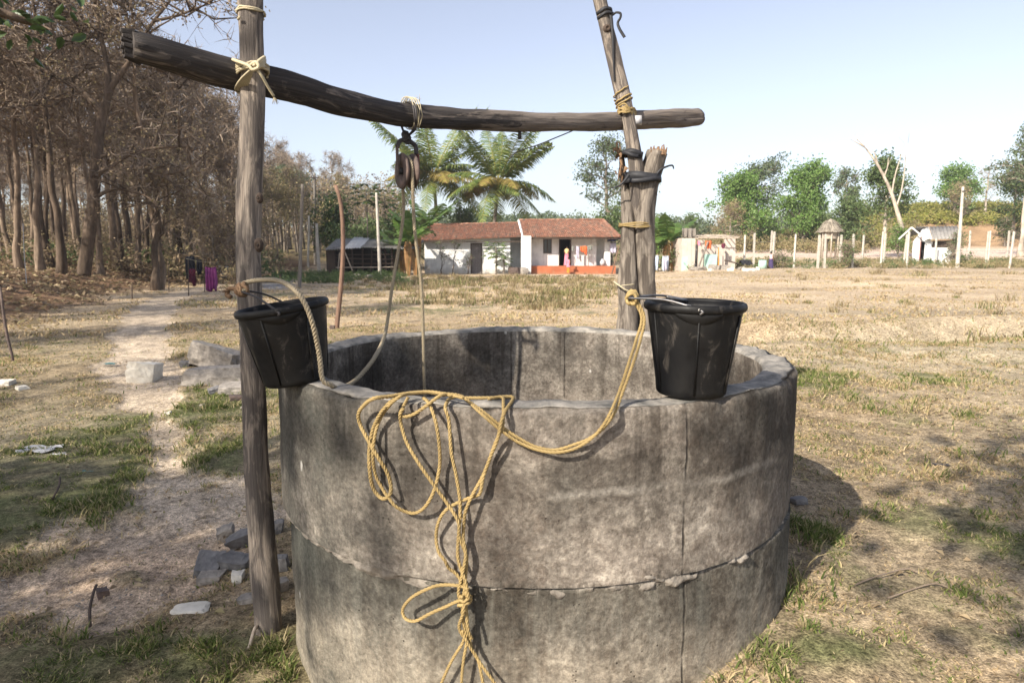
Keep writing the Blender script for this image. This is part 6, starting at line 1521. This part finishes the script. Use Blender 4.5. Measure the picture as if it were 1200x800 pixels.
def palm(label, px, py, Y, lean, n, seed, s=1.0, order=None):
    c = at(px, py, Y); g = hz(c.x - lean, Y); t = thing("coconut_palm", label, "palm", (c.x - lean, Y, g)); rr = random.Random(seed); H = c.z - g
    mb = MB(); P = catmull([Vector((0, 0, -.2)), Vector((lean * .15, 0, H * .3)), Vector((lean * .6, 0, H * .7)), Vector((lean, 0, H))], 8); rad = [(.20 if i < 2 else .15) + .015 * (i % 2) for i in range(len(P))]; mb.tube(P, rad, 10); mb.build("trunk", M['palmbark'], t)
    mb = MB(); top_ = Vector((lean, 0, H)); 
    for k in range(18): a = rr.uniform(0, 6.28); mb.tube([top_ + Vector((0, 0, -.4)), top_ + Vector((math.cos(a) * .4, math.sin(a) * .4, rr.uniform(-.1, .5)))], [.10, .03], 5, 0, False)
    mb.build("crown_heart", M['bananadry'], t)
    for k in range(n):
        q = k / n; i = 0 if q < .22 else 1 if q < .45 else 2 if q < .68 else 3 if q < .84 else 4
        if rr.random() < .28 and i in (1, 2, 3): i = 5
        if rr.random() < .25 and i == 4: i = 6
        o = link("frond", FR[i], t, top_ + Vector((0, 0, .1 - q * .3))); o.rotation_euler = (rr.gauss(0, .15), rr.gauss(0, .08), k * 2.4 + rr.gauss(0, .25)); o.scale = [s * rr.uniform(.85, 1.1)] * 3
    for k in range(7): 
        a = rr.uniform(0, 6.28); mb = MB(); mb.lathe([(.001, .16), (.10, .10), (.13, 0), (.09, -.12), (.001, -.16)], 8, 0, False, Matrix.Translation(top_ + Vector((math.cos(a) * .32, math.sin(a) * .32, -.35 - rr.random() * .2)))); mb.build("coconut", M['bananaleaf'] if k % 2 else M['bananadry'], t)
    return t
palm("coconut palm with spreading crown and dark trunk behind the low house", 584, 214, 60, .6, 30, 1, .95)
palm("coconut palm with yellowing fronds half hidden behind the pulley", 508, 205, 64, -.4, 30, 2, .98)

# ---------------------------------------------------------------- bananas, papaya plants and bare shrubs by the houses
def banana_leaf(L, W, droop, seed, m):
    rr = random.Random(seed); mb = MB(); n = 16; mid = []
    for i in range(n + 1):
        t = i / n; mid.append(Vector((L * (t - .22 * droop * t * t), 0, L * (.85 * t - droop * .95 * t * t))))
    mb.tube(mid, list(np.linspace(.035, .008, n + 1)), 5, 1, False)
    for s in (-1, 1):
        for i in range(2, n):
            t0, t1 = i / n, (i + 1) / n; w = lambda t: W * math.sin(PI * min(1, max(.02, (t - .08) / .93))) ** .55
            g = rr.uniform(0, .35) if rr.random() < .15 else .0; p0, p1 = mid[i], mid[i + 1].lerp(mid[i], g); fold = rr.uniform(-.35, .05)
            a, b = w(t0), w(t1); mb.quad(p0, p1, p1 + Vector((.02, s * b, fold * b)), p0 + Vector((.02, s * a, fold * a)))
    return mb.mesh("leaf", [m, M['bananaleaf']], False)
BL = [banana_leaf(2.1, .46, d, 600 + i, M['bananaleaf']) for i, d in enumerate((.05, .25, .5, .9))]; BD = [banana_leaf(1.7, .22, d, 620 + i, M['bananadry']) for i, d in enumerate((2.2, 3.2))]
def banana(label, px, Y, H, n, nd, seed, s=1.0, wide=1.0):
    g = gp(px, Y); t = thing("banana_plant", label, "banana plant", g); rr = random.Random(seed)
    mb = MB(); P = [Vector((0, 0, -.1)), Vector((.03, 0, H * .4)), Vector((.08, 0, H))]; mb.tube(catmull(P, 5), list(np.linspace(.16, .09, 11)), 9, 0, True, .1); mb.build("stem", M['bananastem'], t)
    for k in range(n):
        i = min(3, int(4 * k / n)); o = link("leaf", BL[i], t, (.08, 0, H - .05 - .25 * k / n)); o.rotation_euler = (0, 0, k * 2.4 + rr.gauss(0, .3)); o.scale = (s * rr.uniform(.8, 1.1), s * wide, s * rr.uniform(.85, 1.1))
    for k in range(nd):
        o = link("dry_leaf", BD[k % 2], t, (.05, 0, H * rr.uniform(.55, .95))); o.rotation_euler = (0, 0, rr.uniform(0, 6.28)); o.scale = (s * .5, s * .8, s * rr.uniform(.5, .8))
    return t
banana("tall banana plant at the left end of the low house with brown dry leaves", 487, 46.5, 3.0, 9, 9, 1, 1.05)
banana("banana plant second from the shed with drooping green leaves", 478, 45.0, 2.4, 8, 7, 2, .95)
banana("banana plant nearest the cattle shed, half behind the rope", 468, 46.8, 2.0, 7, 5, 3, .9)
banana("banana plant whose broad leaf arches over the low house roof", 503, 53, 4.0, 8, 3, 4, 1.2, 1.3)
banana("short banana plant low in the row beside the shed", 459, 48, 1.3, 7, 3, 5, .85)
banana("bright banana plant standing between the forked trunk and the ruined shed", 782, 48, 2.3, 9, 8, 6, 1.05, 1.2)
banana("smaller banana plant left of the bright one behind the forked trunk", 770, 49.5, 1.7, 7, 3, 7, .9)
def papaya(label, px, Y, H, seed, m='greenleaf', s=1.0, nl=14, crowns=1):
    g = gp(px, Y); t = thing("papaya_plant", label, "papaya plant", g); rr = random.Random(seed)
    mb = MB(); mb.tube(catmull([Vector((0, 0, -.1)), Vector((.05, 0, H * .5)), Vector((0, 0, H))], 5), list(np.linspace(.07, .045, 11)), 7); mb.build("stem", M['greybark'], t)
    for k in range(nl):
        a = k * 2.4; el = .55 - 1.0 * k / nl; d = Vector((math.cos(a) * math.cos(el), math.sin(a) * math.cos(el), math.sin(el))); L = s * rr.uniform(.55, .8); c = Vector((0, 0, H - .5 * s * k / nl)); e = c + d * L; mb = MB(); mb.tube([c, c.lerp(e, .5) + Vector((0, 0, .05)), e], .012, 4, 1, False)
        side = d.cross(Vector((0, 0, 1))).normalized(); up2 = Vector((0, 0, 1))
        for j in range(7):
            b = (j - 3) * .62; dd = (d * math.cos(b) + side * math.sin(b) - up2 * .45).normalized(); w = side * math.cos(b) - d * math.sin(b); l = s * .42 * (1 - .07 * abs(j - 3)); mb.quad(e, e + dd * l * .55 + w * l * .2, e + dd * l, e + dd * l * .55 - w * l * .2)
        mb.build("leaf", [M[m], M['bananaleaf']], t, False)
    return t
papaya("papaya plant with drooping green leaves before the low house wall", 581, HY - 1.3, 2.0, 1, 'midleaf', 1.05, 22)
papaya("low papaya plant right beside the taller one before the low house", 590, HY - 1.0, 1.2, 2, 'midleaf', .8, 14)
papaya("tall papaya tree with umbrella crown behind the cattle shed", 431, 58, 6.9, 3, 'darkgreenleaf', 1.5, 26)
papaya("second tall papaya tree half hidden by the left rope strand", 452, 60, 6.6, 4, 'midleaf', 1.4, 22)
for k, (px, h, lab) in enumerate(((517, 2.2, "bare dark shrub in front of the low house wall, left one"), (530, 2.4, "bare dark shrub in front of the low house wall, right one"), (548, 1.2, "small bare shrub just left of the grey door"))):
    sk, tp = skeleton(h, .045, 700 + k, .25, 9, .75, .7, .10, 2, .42); tr, cr = tree_meshes("bare_shrub", sk, tp, M['darkbark'], M['midleaf'], 60, .12, .15, 120, 710 + k, .3, (6, 4, 3, 3), None, 1, .35); tree_thing("bare_shrub", lab, "shrub", tr, cr, gp(px, HY - 1.4))

# ---------------------------------------------------------------- green trees on the right and behind
def broad(label, px, pytop, Y, w_m, seed, leafm, barkm, nleaf, lsize, first=.25, nb=22, pyb=None, name="leafy_tree", rise=.5, blen=.30, spread=.5, r=None, tw=300, flat=1.0, cat="tree", levels=3, lean=(0, 0)):
    g = gp(px, Y); top_ = at(px, pytop, Y).z; H = top_ - g.z; sk, tp = skeleton(H * .84, r or H * .022, seed, first, nb, .9, rise, .03, levels, blen, lean, 0, (2, 4)); 
    T = np.array([q[:] for q in tp]); wx = np.percentile(np.abs(T[:, 0]), 95); f = max(w_m * .5 - spread * .9, w_m * .22) / max(wx, .1)
    tp = [Vector((q.x * f, q.y * f, q.z)) for q in tp]; sk = [([Vector((q.x * (f if l else 1), q.y * (f if l else 1), q.z)) for q in P], rd, l) for P, rd, l in sk]
    tr, cr = tree_meshes(name, sk, tp, barkm, leafm, nleaf, lsize, spread, tw, seed + 1, .25, (8, 5, 4, 3), None, flat, .7); return tree_thing(name, label, cat, tr, cr, g)
broad("dense bright green tree left of the pair beyond the ruined shed", 868, 198, 84, 6.2, 801, M['greenleaf'], M['greybark'], 9000, .36, .12, 30, spread=.65)
broad("tall grey green tree with open tufts behind the dense bright one", 880, 183, 92, 8.6, 811, M['eucleaf'], M['palebark'], 5200, .34, .40, 16, blen=.34, spread=.55)
broad("dense green tree with rounded pointed crown right of the ruined shed", 941, 187, 84, 5.4, 821, M['greenleaf'], M['greybark'], 10500, .36, .12, 32, spread=.65)
broad("thin sparse tree with a few leaf tufts right of the pointed green tree", 984, 192, 90, 3.6, 831, M['eucleaf'], M['palebark'], 1500, .32, .55, 8, spread=.42)
broad("low bushy grey green tree behind the thatched shelter", 988, 230, 80, 5.2, 841, M['midleaf'], M['greybark'], 4600, .32, .15, 18, spread=.6)
broad("green tree with pale trunk standing behind the bare leaning tree", 1035, 177, 64, 4.0, 851, M['midleaf'], M['palebark'], 6500, .27, .42, 20, blen=.25, spread=.5, r=.22)
broad("round green tree on the hill skyline right of the bare leaning tree", 1113, 192, 105, 6.0, 861, M['greenleaf'], M['greybark'], 5600, .36, .15, 22, spread=.7)
broad("pale leafless tree on the hill right of the round green tree", 1150, 186, 105, 4.5, 871, M['tanleaf'], M['palebark'], 120, .25, .35, 14, spread=.4, tw=500)
broad("brownish half bare tree in front of the round green tree", 1122, 208, 98, 4.2, 881, M['tanleaf'], M['greybark'], 900, .24, .2, 14, spread=.45, tw=500)
broad("dark green leafy tree at the right edge on the hill", 1184, 188, 88, 4.4, 891, M['darkgreenleaf'], M['greybark'], 3600, .34, .2, 16, spread=.55)
broad("tall grey green tree with pale trunk at the right edge", 1196, 142, 66, 5.5, 901, M['eucleaf'], M['palebark'], 2200, .28, .6, 11, spread=.42, r=.24)
broad("pale dry twiggy tree in front of the dense bright tree", 855, 232, 76, 4.4, 911, M['tanleaf'], M['palebark'], 1300, .22, .15, 14, spread=.4, tw=700)
broad("small rounded green tree far off above the ruined shed", 806, 250, 105, 3.0, 921, M['midleaf'], M['greybark'], 1600, .28, .25, 14, spread=.4)
broad("tall grey green tree with leaves showing on both sides of the forked trunk", 715, 150, 66, 6.6, 931, M['eucleaf'], M['greybark'], 3600, .26, .45, 14, spread=.5)
broad("low green tree at the right end of the taller house", 716, 236, 58, 3.6, 941, M['midleaf'], M['greybark'], 2600, .25, .2, 14, spread=.5)
broad("dark green bushy tree behind the crooked brown pole", 393, 228, 64, 4.8, 951, M['darkgreenleaf'], M['greybark'], 5200, .28, .15, 20, spread=.6)
broad("dark green tree filling the space behind the banana plants", 470, 250, 58, 6.0, 961, M['darkgreenleaf'], M['greybark'], 5200, .28, .12, 20, spread=.6)
broad("dark green tree low behind the cattle shed roof", 430, 258, 62, 5.0, 971, M['midleaf'], M['greybark'], 4200, .28, .12, 18, spread=.6)
broad("pale green tree rising above the brown wood left of the electric pole", 340, 183, 88, 6.4, 981, M['eucleaf'], M['greybark'], 3000, .30, .45, 14, spread=.5)
broad("dark rounded tree between the palm crowns behind the low house", 545, 240, 70, 4.5, 991, M['midleaf'], M['greybark'], 2600, .28, .2, 16, spread=.5)
broad("green bush under the bright banana plant", 768, 268, 50, 1.9, 1001, M['greenleaf'], M['greybark'], 1500, .17, .05, 14, spread=.3, name="bush", cat="bush")
broad("green bush by the left wall of the ruined shed", 795, 298, 48, 2.0, 1011, M['midleaf'], M['greybark'], 1100, .14, .05, 14, spread=.25, name="bush", cat="bush")
# bare leaning pale tree
bl = gp(1057, 60); AB = lambda px, py, d=0: at(px, py, 60 + d) - bl
sk = [limb([AB(1057, 268), AB(1052, 250), AB(1044, 225), AB(1035, 205), AB(1025, 188), AB(1013, 172), AB(1003, 162)], .20, .03, 0)]
for l in ([AB(1045, 228), AB(1048, 210), AB(1052, 195), AB(1057, 180), AB(1060, 168)], [AB(1050, 243), AB(1056, 225), AB(1060, 200), AB(1062, 178), AB(1064, 168)], [AB(1036, 207), AB(1040, 196), AB(1041, 185)], [AB(1028, 192), AB(1026, 182), AB(1022, 176)], [AB(1013, 172), AB(1004, 167), AB(996, 163)], [AB(1040, 216), AB(1034, 205), AB(1031, 194)]):
    sk.append(limb(l, .085, .015, 1))
    for q in sk[-1][0][4::3]: sk.append(([q, q + Vector((R.gauss(0, .5), R.gauss(0, .4), R.uniform(.3, .9)))], [.02, .008], 2))
tr, _ = tree_meshes("bare_tree", sk, [Vector((0, 0, 1))], M['palebark'], M['tanleaf'], 0, .1, .1, 0, 5); tree_thing("bare_tree", "pale bare dead tree leaning to the left above the small hut", "tree", tr, None, bl)
broad("small dark bush at the foot of the bare leaning tree", 1053, 266, 59, 1.8, 1021, M['greenleaf'], M['greybark'], 1300, .17, .05, 12, spread=.28, name="bush", cat="bush")
broad("creeper bush climbing against the small hut beside the utility pole", 1117, 272, 54.2, 1.2, 1031, M['midleaf'], M['greybark'], 900, .15, .05, 12, spread=.22, name="bush", cat="bush")
broad("dark shrub on the tan bank near the right edge", 1176, 254, 84, 1.7, 1041, M['darkgreenleaf'], M['greybark'], 700, .22, .1, 12, spread=.3, name="bush", cat="bush")
broad("green climbing bush on the fence post beside the thatched shelter", 992, 284, 47.6, 1.1, 1051, M['midleaf'], M['greybark'], 800, .12, .1, 12, spread=.2, name="bush", cat="bush")
broad("low leafy bush right of the woman by the fence", 912, 300, 48.5, 1.3, 1061, M['midleaf'], M['greybark'], 900, .12, .05, 12, spread=.2, name="bush", cat="bush")

# scrub masses: hill brush, dry bank grass, far tree line
def scrub(name, label, fn, n, size, m, aspect=1.6, seed=0, lobes=400, hgt=(.8, 2.0), rad=(.8, 1.8), core=True):
    rng = np.random.default_rng(seed); C, Rr = [], []
    while len(C) < lobes:
        x, y = fn(rng); C.append((x, y)); 
    C = np.array(C); z = height(C[:, 0], C[:, 1]); hh = rng.uniform(*hgt, lobes); rr_ = rng.uniform(*rad, lobes); i = rng.integers(0, lobes, n); d = rng.normal(size=(n, 3)); d /= np.linalg.norm(d, axis=1)[:, None]; q = rng.random(n) ** .45
    c = np.stack([C[i, 0] + d[:, 0] * rr_[i] * q, C[i, 1] + d[:, 1] * rr_[i] * q, z[i] + hh[i] * .45 + d[:, 2] * hh[i] * .55 * q], 1); v, f = leaf_quads(c, rng.uniform(.6, 1.3, n) * size, aspect, rng, .1); o = link(name, np_mesh(name, v, f, m)); return tag(o, label, None, None, 'stuff')
def zone(px0, px1, y0, y1): return lambda rng: (lambda Y, px: (at(px, 290, Y).x, Y))(rng.uniform(y0, y1), rng.uniform(px0, px1))
scrub("hill_brush", "yellow green brush covering the hill on the right", zone(1000, 1330, 97, 122), 36000, .40, M['yellowleaf'], 1.6, 21, 380, (.8, 1.8), (1.0, 2.1))
scrub("hill_brush", "green and tan scrub between the right trees and the fence", zone(890, 1060, 84, 112), 18000, .30, M['yellowleaf'], 1.6, 22, 150, (.7, 1.8), (.9, 1.8))
scrub("hill_brush", "tan dry brush among the trees beyond the ruined shed", zone(800, 1080, 74, 100), 20000, .30, M['tanleaf'], 1.8, 23, 220, (.8, 2.2), (.8, 1.7))
scrub("far_treeline", "hazy low tree line on the horizon behind houses and ruined shed", zone(440, 960, 130, 190), 52000, .75, M['eucleaf'], 1.5, 24, 420, (2.5, 5.5), (1.6, 3.4))
scrub("wood_undergrowth", "low green and brown undergrowth inside the wood", zone(-20, 330, 34, 75), 16000, .20, M['midleaf'], 1.7, 25, 170, (.5, 1.5), (.5, 1.2))
scrub("wood_undergrowth", "dry brown brushwood between the trunks of the wood", zone(-40, 320, 30, 100), 30000, .24, M['dryleaf'], 2.2, 26, 320, (.6, 2.4), (.7, 1.6))
scrub("wood_undergrowth", "dark brown depths of the wood behind its front trunks", zone(-150, 300, 85, 135), 40000, .40, M['dryleaf'], 1.8, 30, 260, (4, 8), (1.6, 3.2))
scrub("verge_weeds", "green weeds along the lane edge before the cattle shed", zone(300, 470, 33, 48), 9000, .14, M['midleaf'], 2.6, 27, 120, (.2, .55), (.3, .7))
scrub("fence_weeds", "dry green weeds along the foot of the cement fence", zone(860, 1230, 46.5, 58), 14000, .16, M['tanleaf'], 2.4, 28, 180, (.2, .6), (.4, .9))
scrub("fence_weeds", "green weeds scattered along the cement fence", zone(860, 1230, 47, 56), 6000, .15, M['midleaf'], 2.4, 29, 70, (.2, .7), (.3, .8))

# ---------------------------------------------------------------- grass blades, weeds, fallen leaves
def grass_mat(name, stops):
    m, nt, b = mat(name); c = ramp(nt, island(nt), stops); setc(nt, b, c); b.inputs['Roughness'].default_value = .75; b.inputs['Specular IOR Level'].default_value = .12
    t = N(nt, "ShaderNodeBsdfTranslucent"); nt.links.new(c, t.inputs[0]); mx = N(nt, "ShaderNodeMixShader"); mx.inputs[0].default_value = .3
    nt.links.new(b.outputs[0], mx.inputs[1]); nt.links.new(t.outputs[0], mx.inputs[2]); nt.links.new(mx.outputs[0], nt.nodes["Material Output"].inputs[0]); return m
M['gg'] = grass_mat("green_turf_blades", [(.05, (.075, .105, .03)), (.35, (.115, .15, .042)), (.6, (.17, .20, .06)), (.75, (.27, .255, .11)), (.9, (.44, .36, .21))])
M['gs'] = grass_mat("straw_blades", [(.05, (.30, .215, .115)), (.4, (.46, .345, .20)), (.7, (.57, .45, .28)), (.88, (.36, .31, .14)), (.97, (.19, .19, .07))])
M['gw'] = grass_mat("dry_weed_blades", [(.05, (.12, .09, .05)), (.3, (.22, .165, .09)), (.55, (.34, .265, .155)), (.8, (.42, .34, .20)), (.92, (.15, .155, .06))])
def blades(name, label, x, y, h, w, lean, mats, fmat=None, seed=0, bend=.5):
    rng = np.random.default_rng(seed); n = len(x); z = height(x, y) - .006; a = rng.uniform(0, 2 * PI, n); u = np.stack([np.cos(a), np.sin(a), 0 * a], 1); b = rng.uniform(0, 2 * PI, n); l = np.stack([np.cos(b), np.sin(b), 0 * b], 1) * (lean * h * rng.uniform(.2, 1.2, n))[:, None]
    p = np.stack([x, y, z], 1); up = np.array([0, 0, 1.0]); W = u * w[:, None]
    m1 = p + up * (h * .55)[:, None] + l * .35; e = p + up * (h * (1 - .25 * bend * lean))[:, None] + l
    v = np.stack([p - W, p + W, m1 + W * .75, m1 - W * .75, e], 1).reshape(-1, 3); k = np.arange(n) * 5
    tri = np.stack([np.stack([k, k + 1, k + 2], 1), np.stack([k, k + 2, k + 3], 1), np.stack([k + 3, k + 2, k + 4], 1)], 1).reshape(-1, 3)
    me = np_mesh(name, v, tri, mats, None if fmat is None else np.repeat(fmat, 3)); o = link(name, me); return tag(o, label, None, None, 'stuff')
def sample(n, r0, r1, seed, p=1.0, wide=.86):
    rng = np.random.default_rng(seed); u = rng.random(n); k = 2 - p * 1.0
    r = (r0 ** k + u * (r1 ** k - r0 ** k)) ** (1 / k) if abs(k) > 1e-6 else r0 * (r1 / r0) ** u
    a = rng.uniform(-wide, wide, n); return r * np.sin(a), r * np.cos(a), rng
def turf():
    x, y, rng = sample(1250000, 1.5, 14, 41, 1.25); g, d, lit = ground_masks(x, y); den = .30 + .6 * vnoise(x * 2.2, y * 2.2, None, 91)
    tuft = np.clip(.62 + 1.0 * vnoise(x * 8, y * 8, None, 92) + .3 * vnoise(x * 3, y * 3, None, 93), .22, 1)
    pr = (1.2 * g + .80 * (1 - g) * np.clip(den + .25, .1, 1)) * (1 - .965 * d) * (1 - .9 * lit) * tuft; out = np.hypot(x - WC.x, y - WC.y) > WR + .01
    keep = (rng.random(len(x)) < pr) & out; x, y, g = x[keep], y[keep], g[keep]; n = len(x); r = np.hypot(x, y)
    gr = rng.random(n) < g * .85 + .13; rimd = np.exp(-((np.hypot(x - WC.x, y - WC.y) - WR) / .22) ** 2)
    big = np.clip(.75 + .8 * vnoise(x * 1.7, y * 1.7, None, 94), .60, 1.4)
    clump = np.clip(.95 + 1.0 * vnoise(x * 7, y * 7, None, 97) + .8 * vnoise(x * 18, y * 18, None, 98), .35, 1.8)
    h = np.where(gr, rng.uniform(.010, .040, n) * big * clump * (1 + 1.0 * rimd), rng.uniform(.008, .030, n) * big * (.5 + .5 * clump)) * (1 + .04 * r); w = np.where(gr, .0024, .0019) * (1 + .16 * r) * rng.uniform(.7, 1.3, n)
    blades("turf", "short dry and green turf growing round the well", x, y, h, w, np.where(gr, .9, 2.2), [M['gg'], M['gs']], (~gr).astype(int), 42)
turf()
def stalks():
    x, y, rng = sample(120000, 1.5, 15, 45, 1.25); g, d, lit = ground_masks(x, y); k = (rng.random(len(x)) < (.25 + .6 * (1 - g)) * (1 - .9 * d) * np.clip(.4 + vnoise(x * 2.3, y * 2.3, None, 99), .05, 1)) & (np.hypot(x - WC.x, y - WC.y) > WR + .02); x, y = x[k], y[k]; n = len(x)
    blades("dry_stalks", "pale dry grass stalks lying flat over the field", x, y + 0, rng.uniform(.007, .014, n), rng.uniform(.0012, .0022, n) * (1 + .15 * y), rng.uniform(3, 6, n), [M['gs'], M['gw']], (rng.random(n) < .45).astype(int), 46, .1)
stalks()
def field():
    x, y, rng = sample(170000, 14, 52, 51, 1.0, .70); g, d, lit = ground_masks(x, y); pr = np.clip(.35 + .9 * fbm(x * .5, y * .9, None, 95, 3), .03, 1) * (1 - d) * (1 - lit); keep = (rng.random(len(x)) < pr) & ((y < 47) | (x > 14)); x, y, g = x[keep], y[keep], g[keep]; n = len(x)
    gr = rng.random(n) < g * .6; h = rng.uniform(.03, .10, n) * np.clip(.7 + .9 * vnoise(x * .6, y * .6, None, 96), .3, 1.8); blades("field_grass", "dry straw grass over the middle and far field", x, y, h, rng.uniform(.010, .022, n), np.full(n, 1.5), [M['gg'], M['gs']], (~gr).astype(int), 52)
field()
def weeds():
    rng = np.random.default_rng(61); T = []
    for px0, px1, y0, y1, n in ((470, 725, 19, 40, 230), (480, 720, 32, 45, 190), (400, 480, 22, 40, 50), (990, 1160, 9.7, 10.6, 34), (1100, 1240, 9.3, 11.5, 16), (900, 1220, 16, 44, 40), (590, 680, 17, 24, 60)):
        for _ in range(n):
            Y = rng.uniform(y0, y1); T.append((at(rng.uniform(px0, px1), 300, Y).x, Y, rng.uniform(.06, .30) * rng.choice([.6, .8, 1.25]) * (1 if Y > 15 else .75)))
    T = np.array(T); i = np.repeat(np.arange(len(T)), 60); n = len(i); s = T[i, 2]; x = T[i, 0] + rng.normal(0, .55, n) * s * 1.3; y = T[i, 1] + rng.normal(0, .55, n) * s * 1.3
    h = s * rng.uniform(.4, 1.25, n); gr = rng.random(n) < np.repeat(rng.random(len(T)) < .34, 60) * .45; blades("dry_weeds", "tufts of tall dry weeds between the well and the houses", x, y, h, rng.uniform(.004, .010, n) * (1 + T[i, 1] * .02), np.full(n, .7), [M['gg'], M['gw']], (~gr).astype(int), 62)
weeds()
def litter():
    rng = np.random.default_rng(71); x1, y1, _ = sample(60000, 9, 60, 72, .9, .9); _, _, lit = ground_masks(x1, y1); k = rng.random(len(x1)) < lit; x1, y1 = x1[k], y1[k]
    x2, y2, _ = sample(2600, 1.6, 14, 73, 1.2); k = (np.hypot(x2 - WC.x, y2 - WC.y) > WR + .03); x2, y2 = x2[k], y2[k]; x, y = np.concatenate([x1, x2]), np.concatenate([y1, y2]); n = len(x)
    sz = np.concatenate([rng.uniform(.08, .26, len(x1)), rng.uniform(.015, .05, len(x2))]); c = np.stack([x, y, height(x, y) + sz * .16], 1); d = rng.normal(size=(n, 3)); d[:, 2] *= .3; d /= np.linalg.norm(d, axis=1)[:, None]; u = np.cross(d, np.array([0, 0, 1]) + rng.normal(0, .35, (n, 3))); u /= np.linalg.norm(u, axis=1)[:, None]
    L, W = d * sz[:, None], u * (sz * .55)[:, None]; b = np.array([0, 0, 1]) * (sz * .2)[:, None]; v = np.stack([c - L * .5, c + W * .5 + b, c + L * .5, c - W * .5 + b], 1).reshape(-1, 3); o = link("fallen_leaves", np_mesh("fallen_leaves", v, np.arange(4 * n).reshape(n, 4), M['dryleaf'])); tag(o, "curled brown fallen leaves strewn on bank and field", None, None, 'stuff')
litter()
def clods():
    rng = np.random.default_rng(81); x, y, _ = sample(42000, 1.6, 14, 82, 1.3); g, d, lit = ground_masks(x, y); k = (rng.random(len(x)) < d * .9 + .10) & (np.hypot(x - WC.x, y - WC.y) > WR + .04); x, y = x[k], y[k]; n = len(x); s = .0015 + .008 * rng.random(n) ** 4
    oc = np.array([[1, 0, 0], [-1, 0, 0], [0, 1, 0], [0, -1, 0], [0, 0, .7], [0, 0, -.7]]); of = np.array([[0, 2, 4], [2, 1, 4], [1, 3, 4], [3, 0, 4]]); v = np.stack([x, y, height(x, y)], 1)[:, None] + oc[None] * s[:, None, None] * rng.uniform(.6, 1.3, (n, 6, 1)); f = (np.arange(n) * 6)[:, None, None] + of[None]
    v[:, :, 2] -= .004; o = link("soil_crumbs", np_mesh("soil_crumbs", v.reshape(-1, 3), f.reshape(-1, 3), M['stone'])); tag(o, "crumbs of soil and grit on the bare path", None, None, 'stuff')
clods()

# ---------------------------------------------------------------- dry-season haze: one box of thin air round everything
def haze(density):
    mb = MB(); mb.box((-520, -520, -6.0), (520, 520, 48.0)); m = bpy.data.materials.new("thin_haze"); m.use_nodes = True; nt = m.node_tree; nt.nodes.remove(nt.nodes["Principled BSDF"])
    v = nt.nodes.new("ShaderNodeVolumePrincipled"); v.inputs['Color'].default_value = (.92, .95, 1, 1); v.inputs['Density'].default_value = density; v.inputs['Anisotropy'].default_value = .2
    nt.links.new(v.outputs[0], nt.nodes["Material Output"].inputs['Volume']); o = mb.build("haze", m, None, False); tag(o, None, None, None, 'stuff'); return o
haze(.0005)
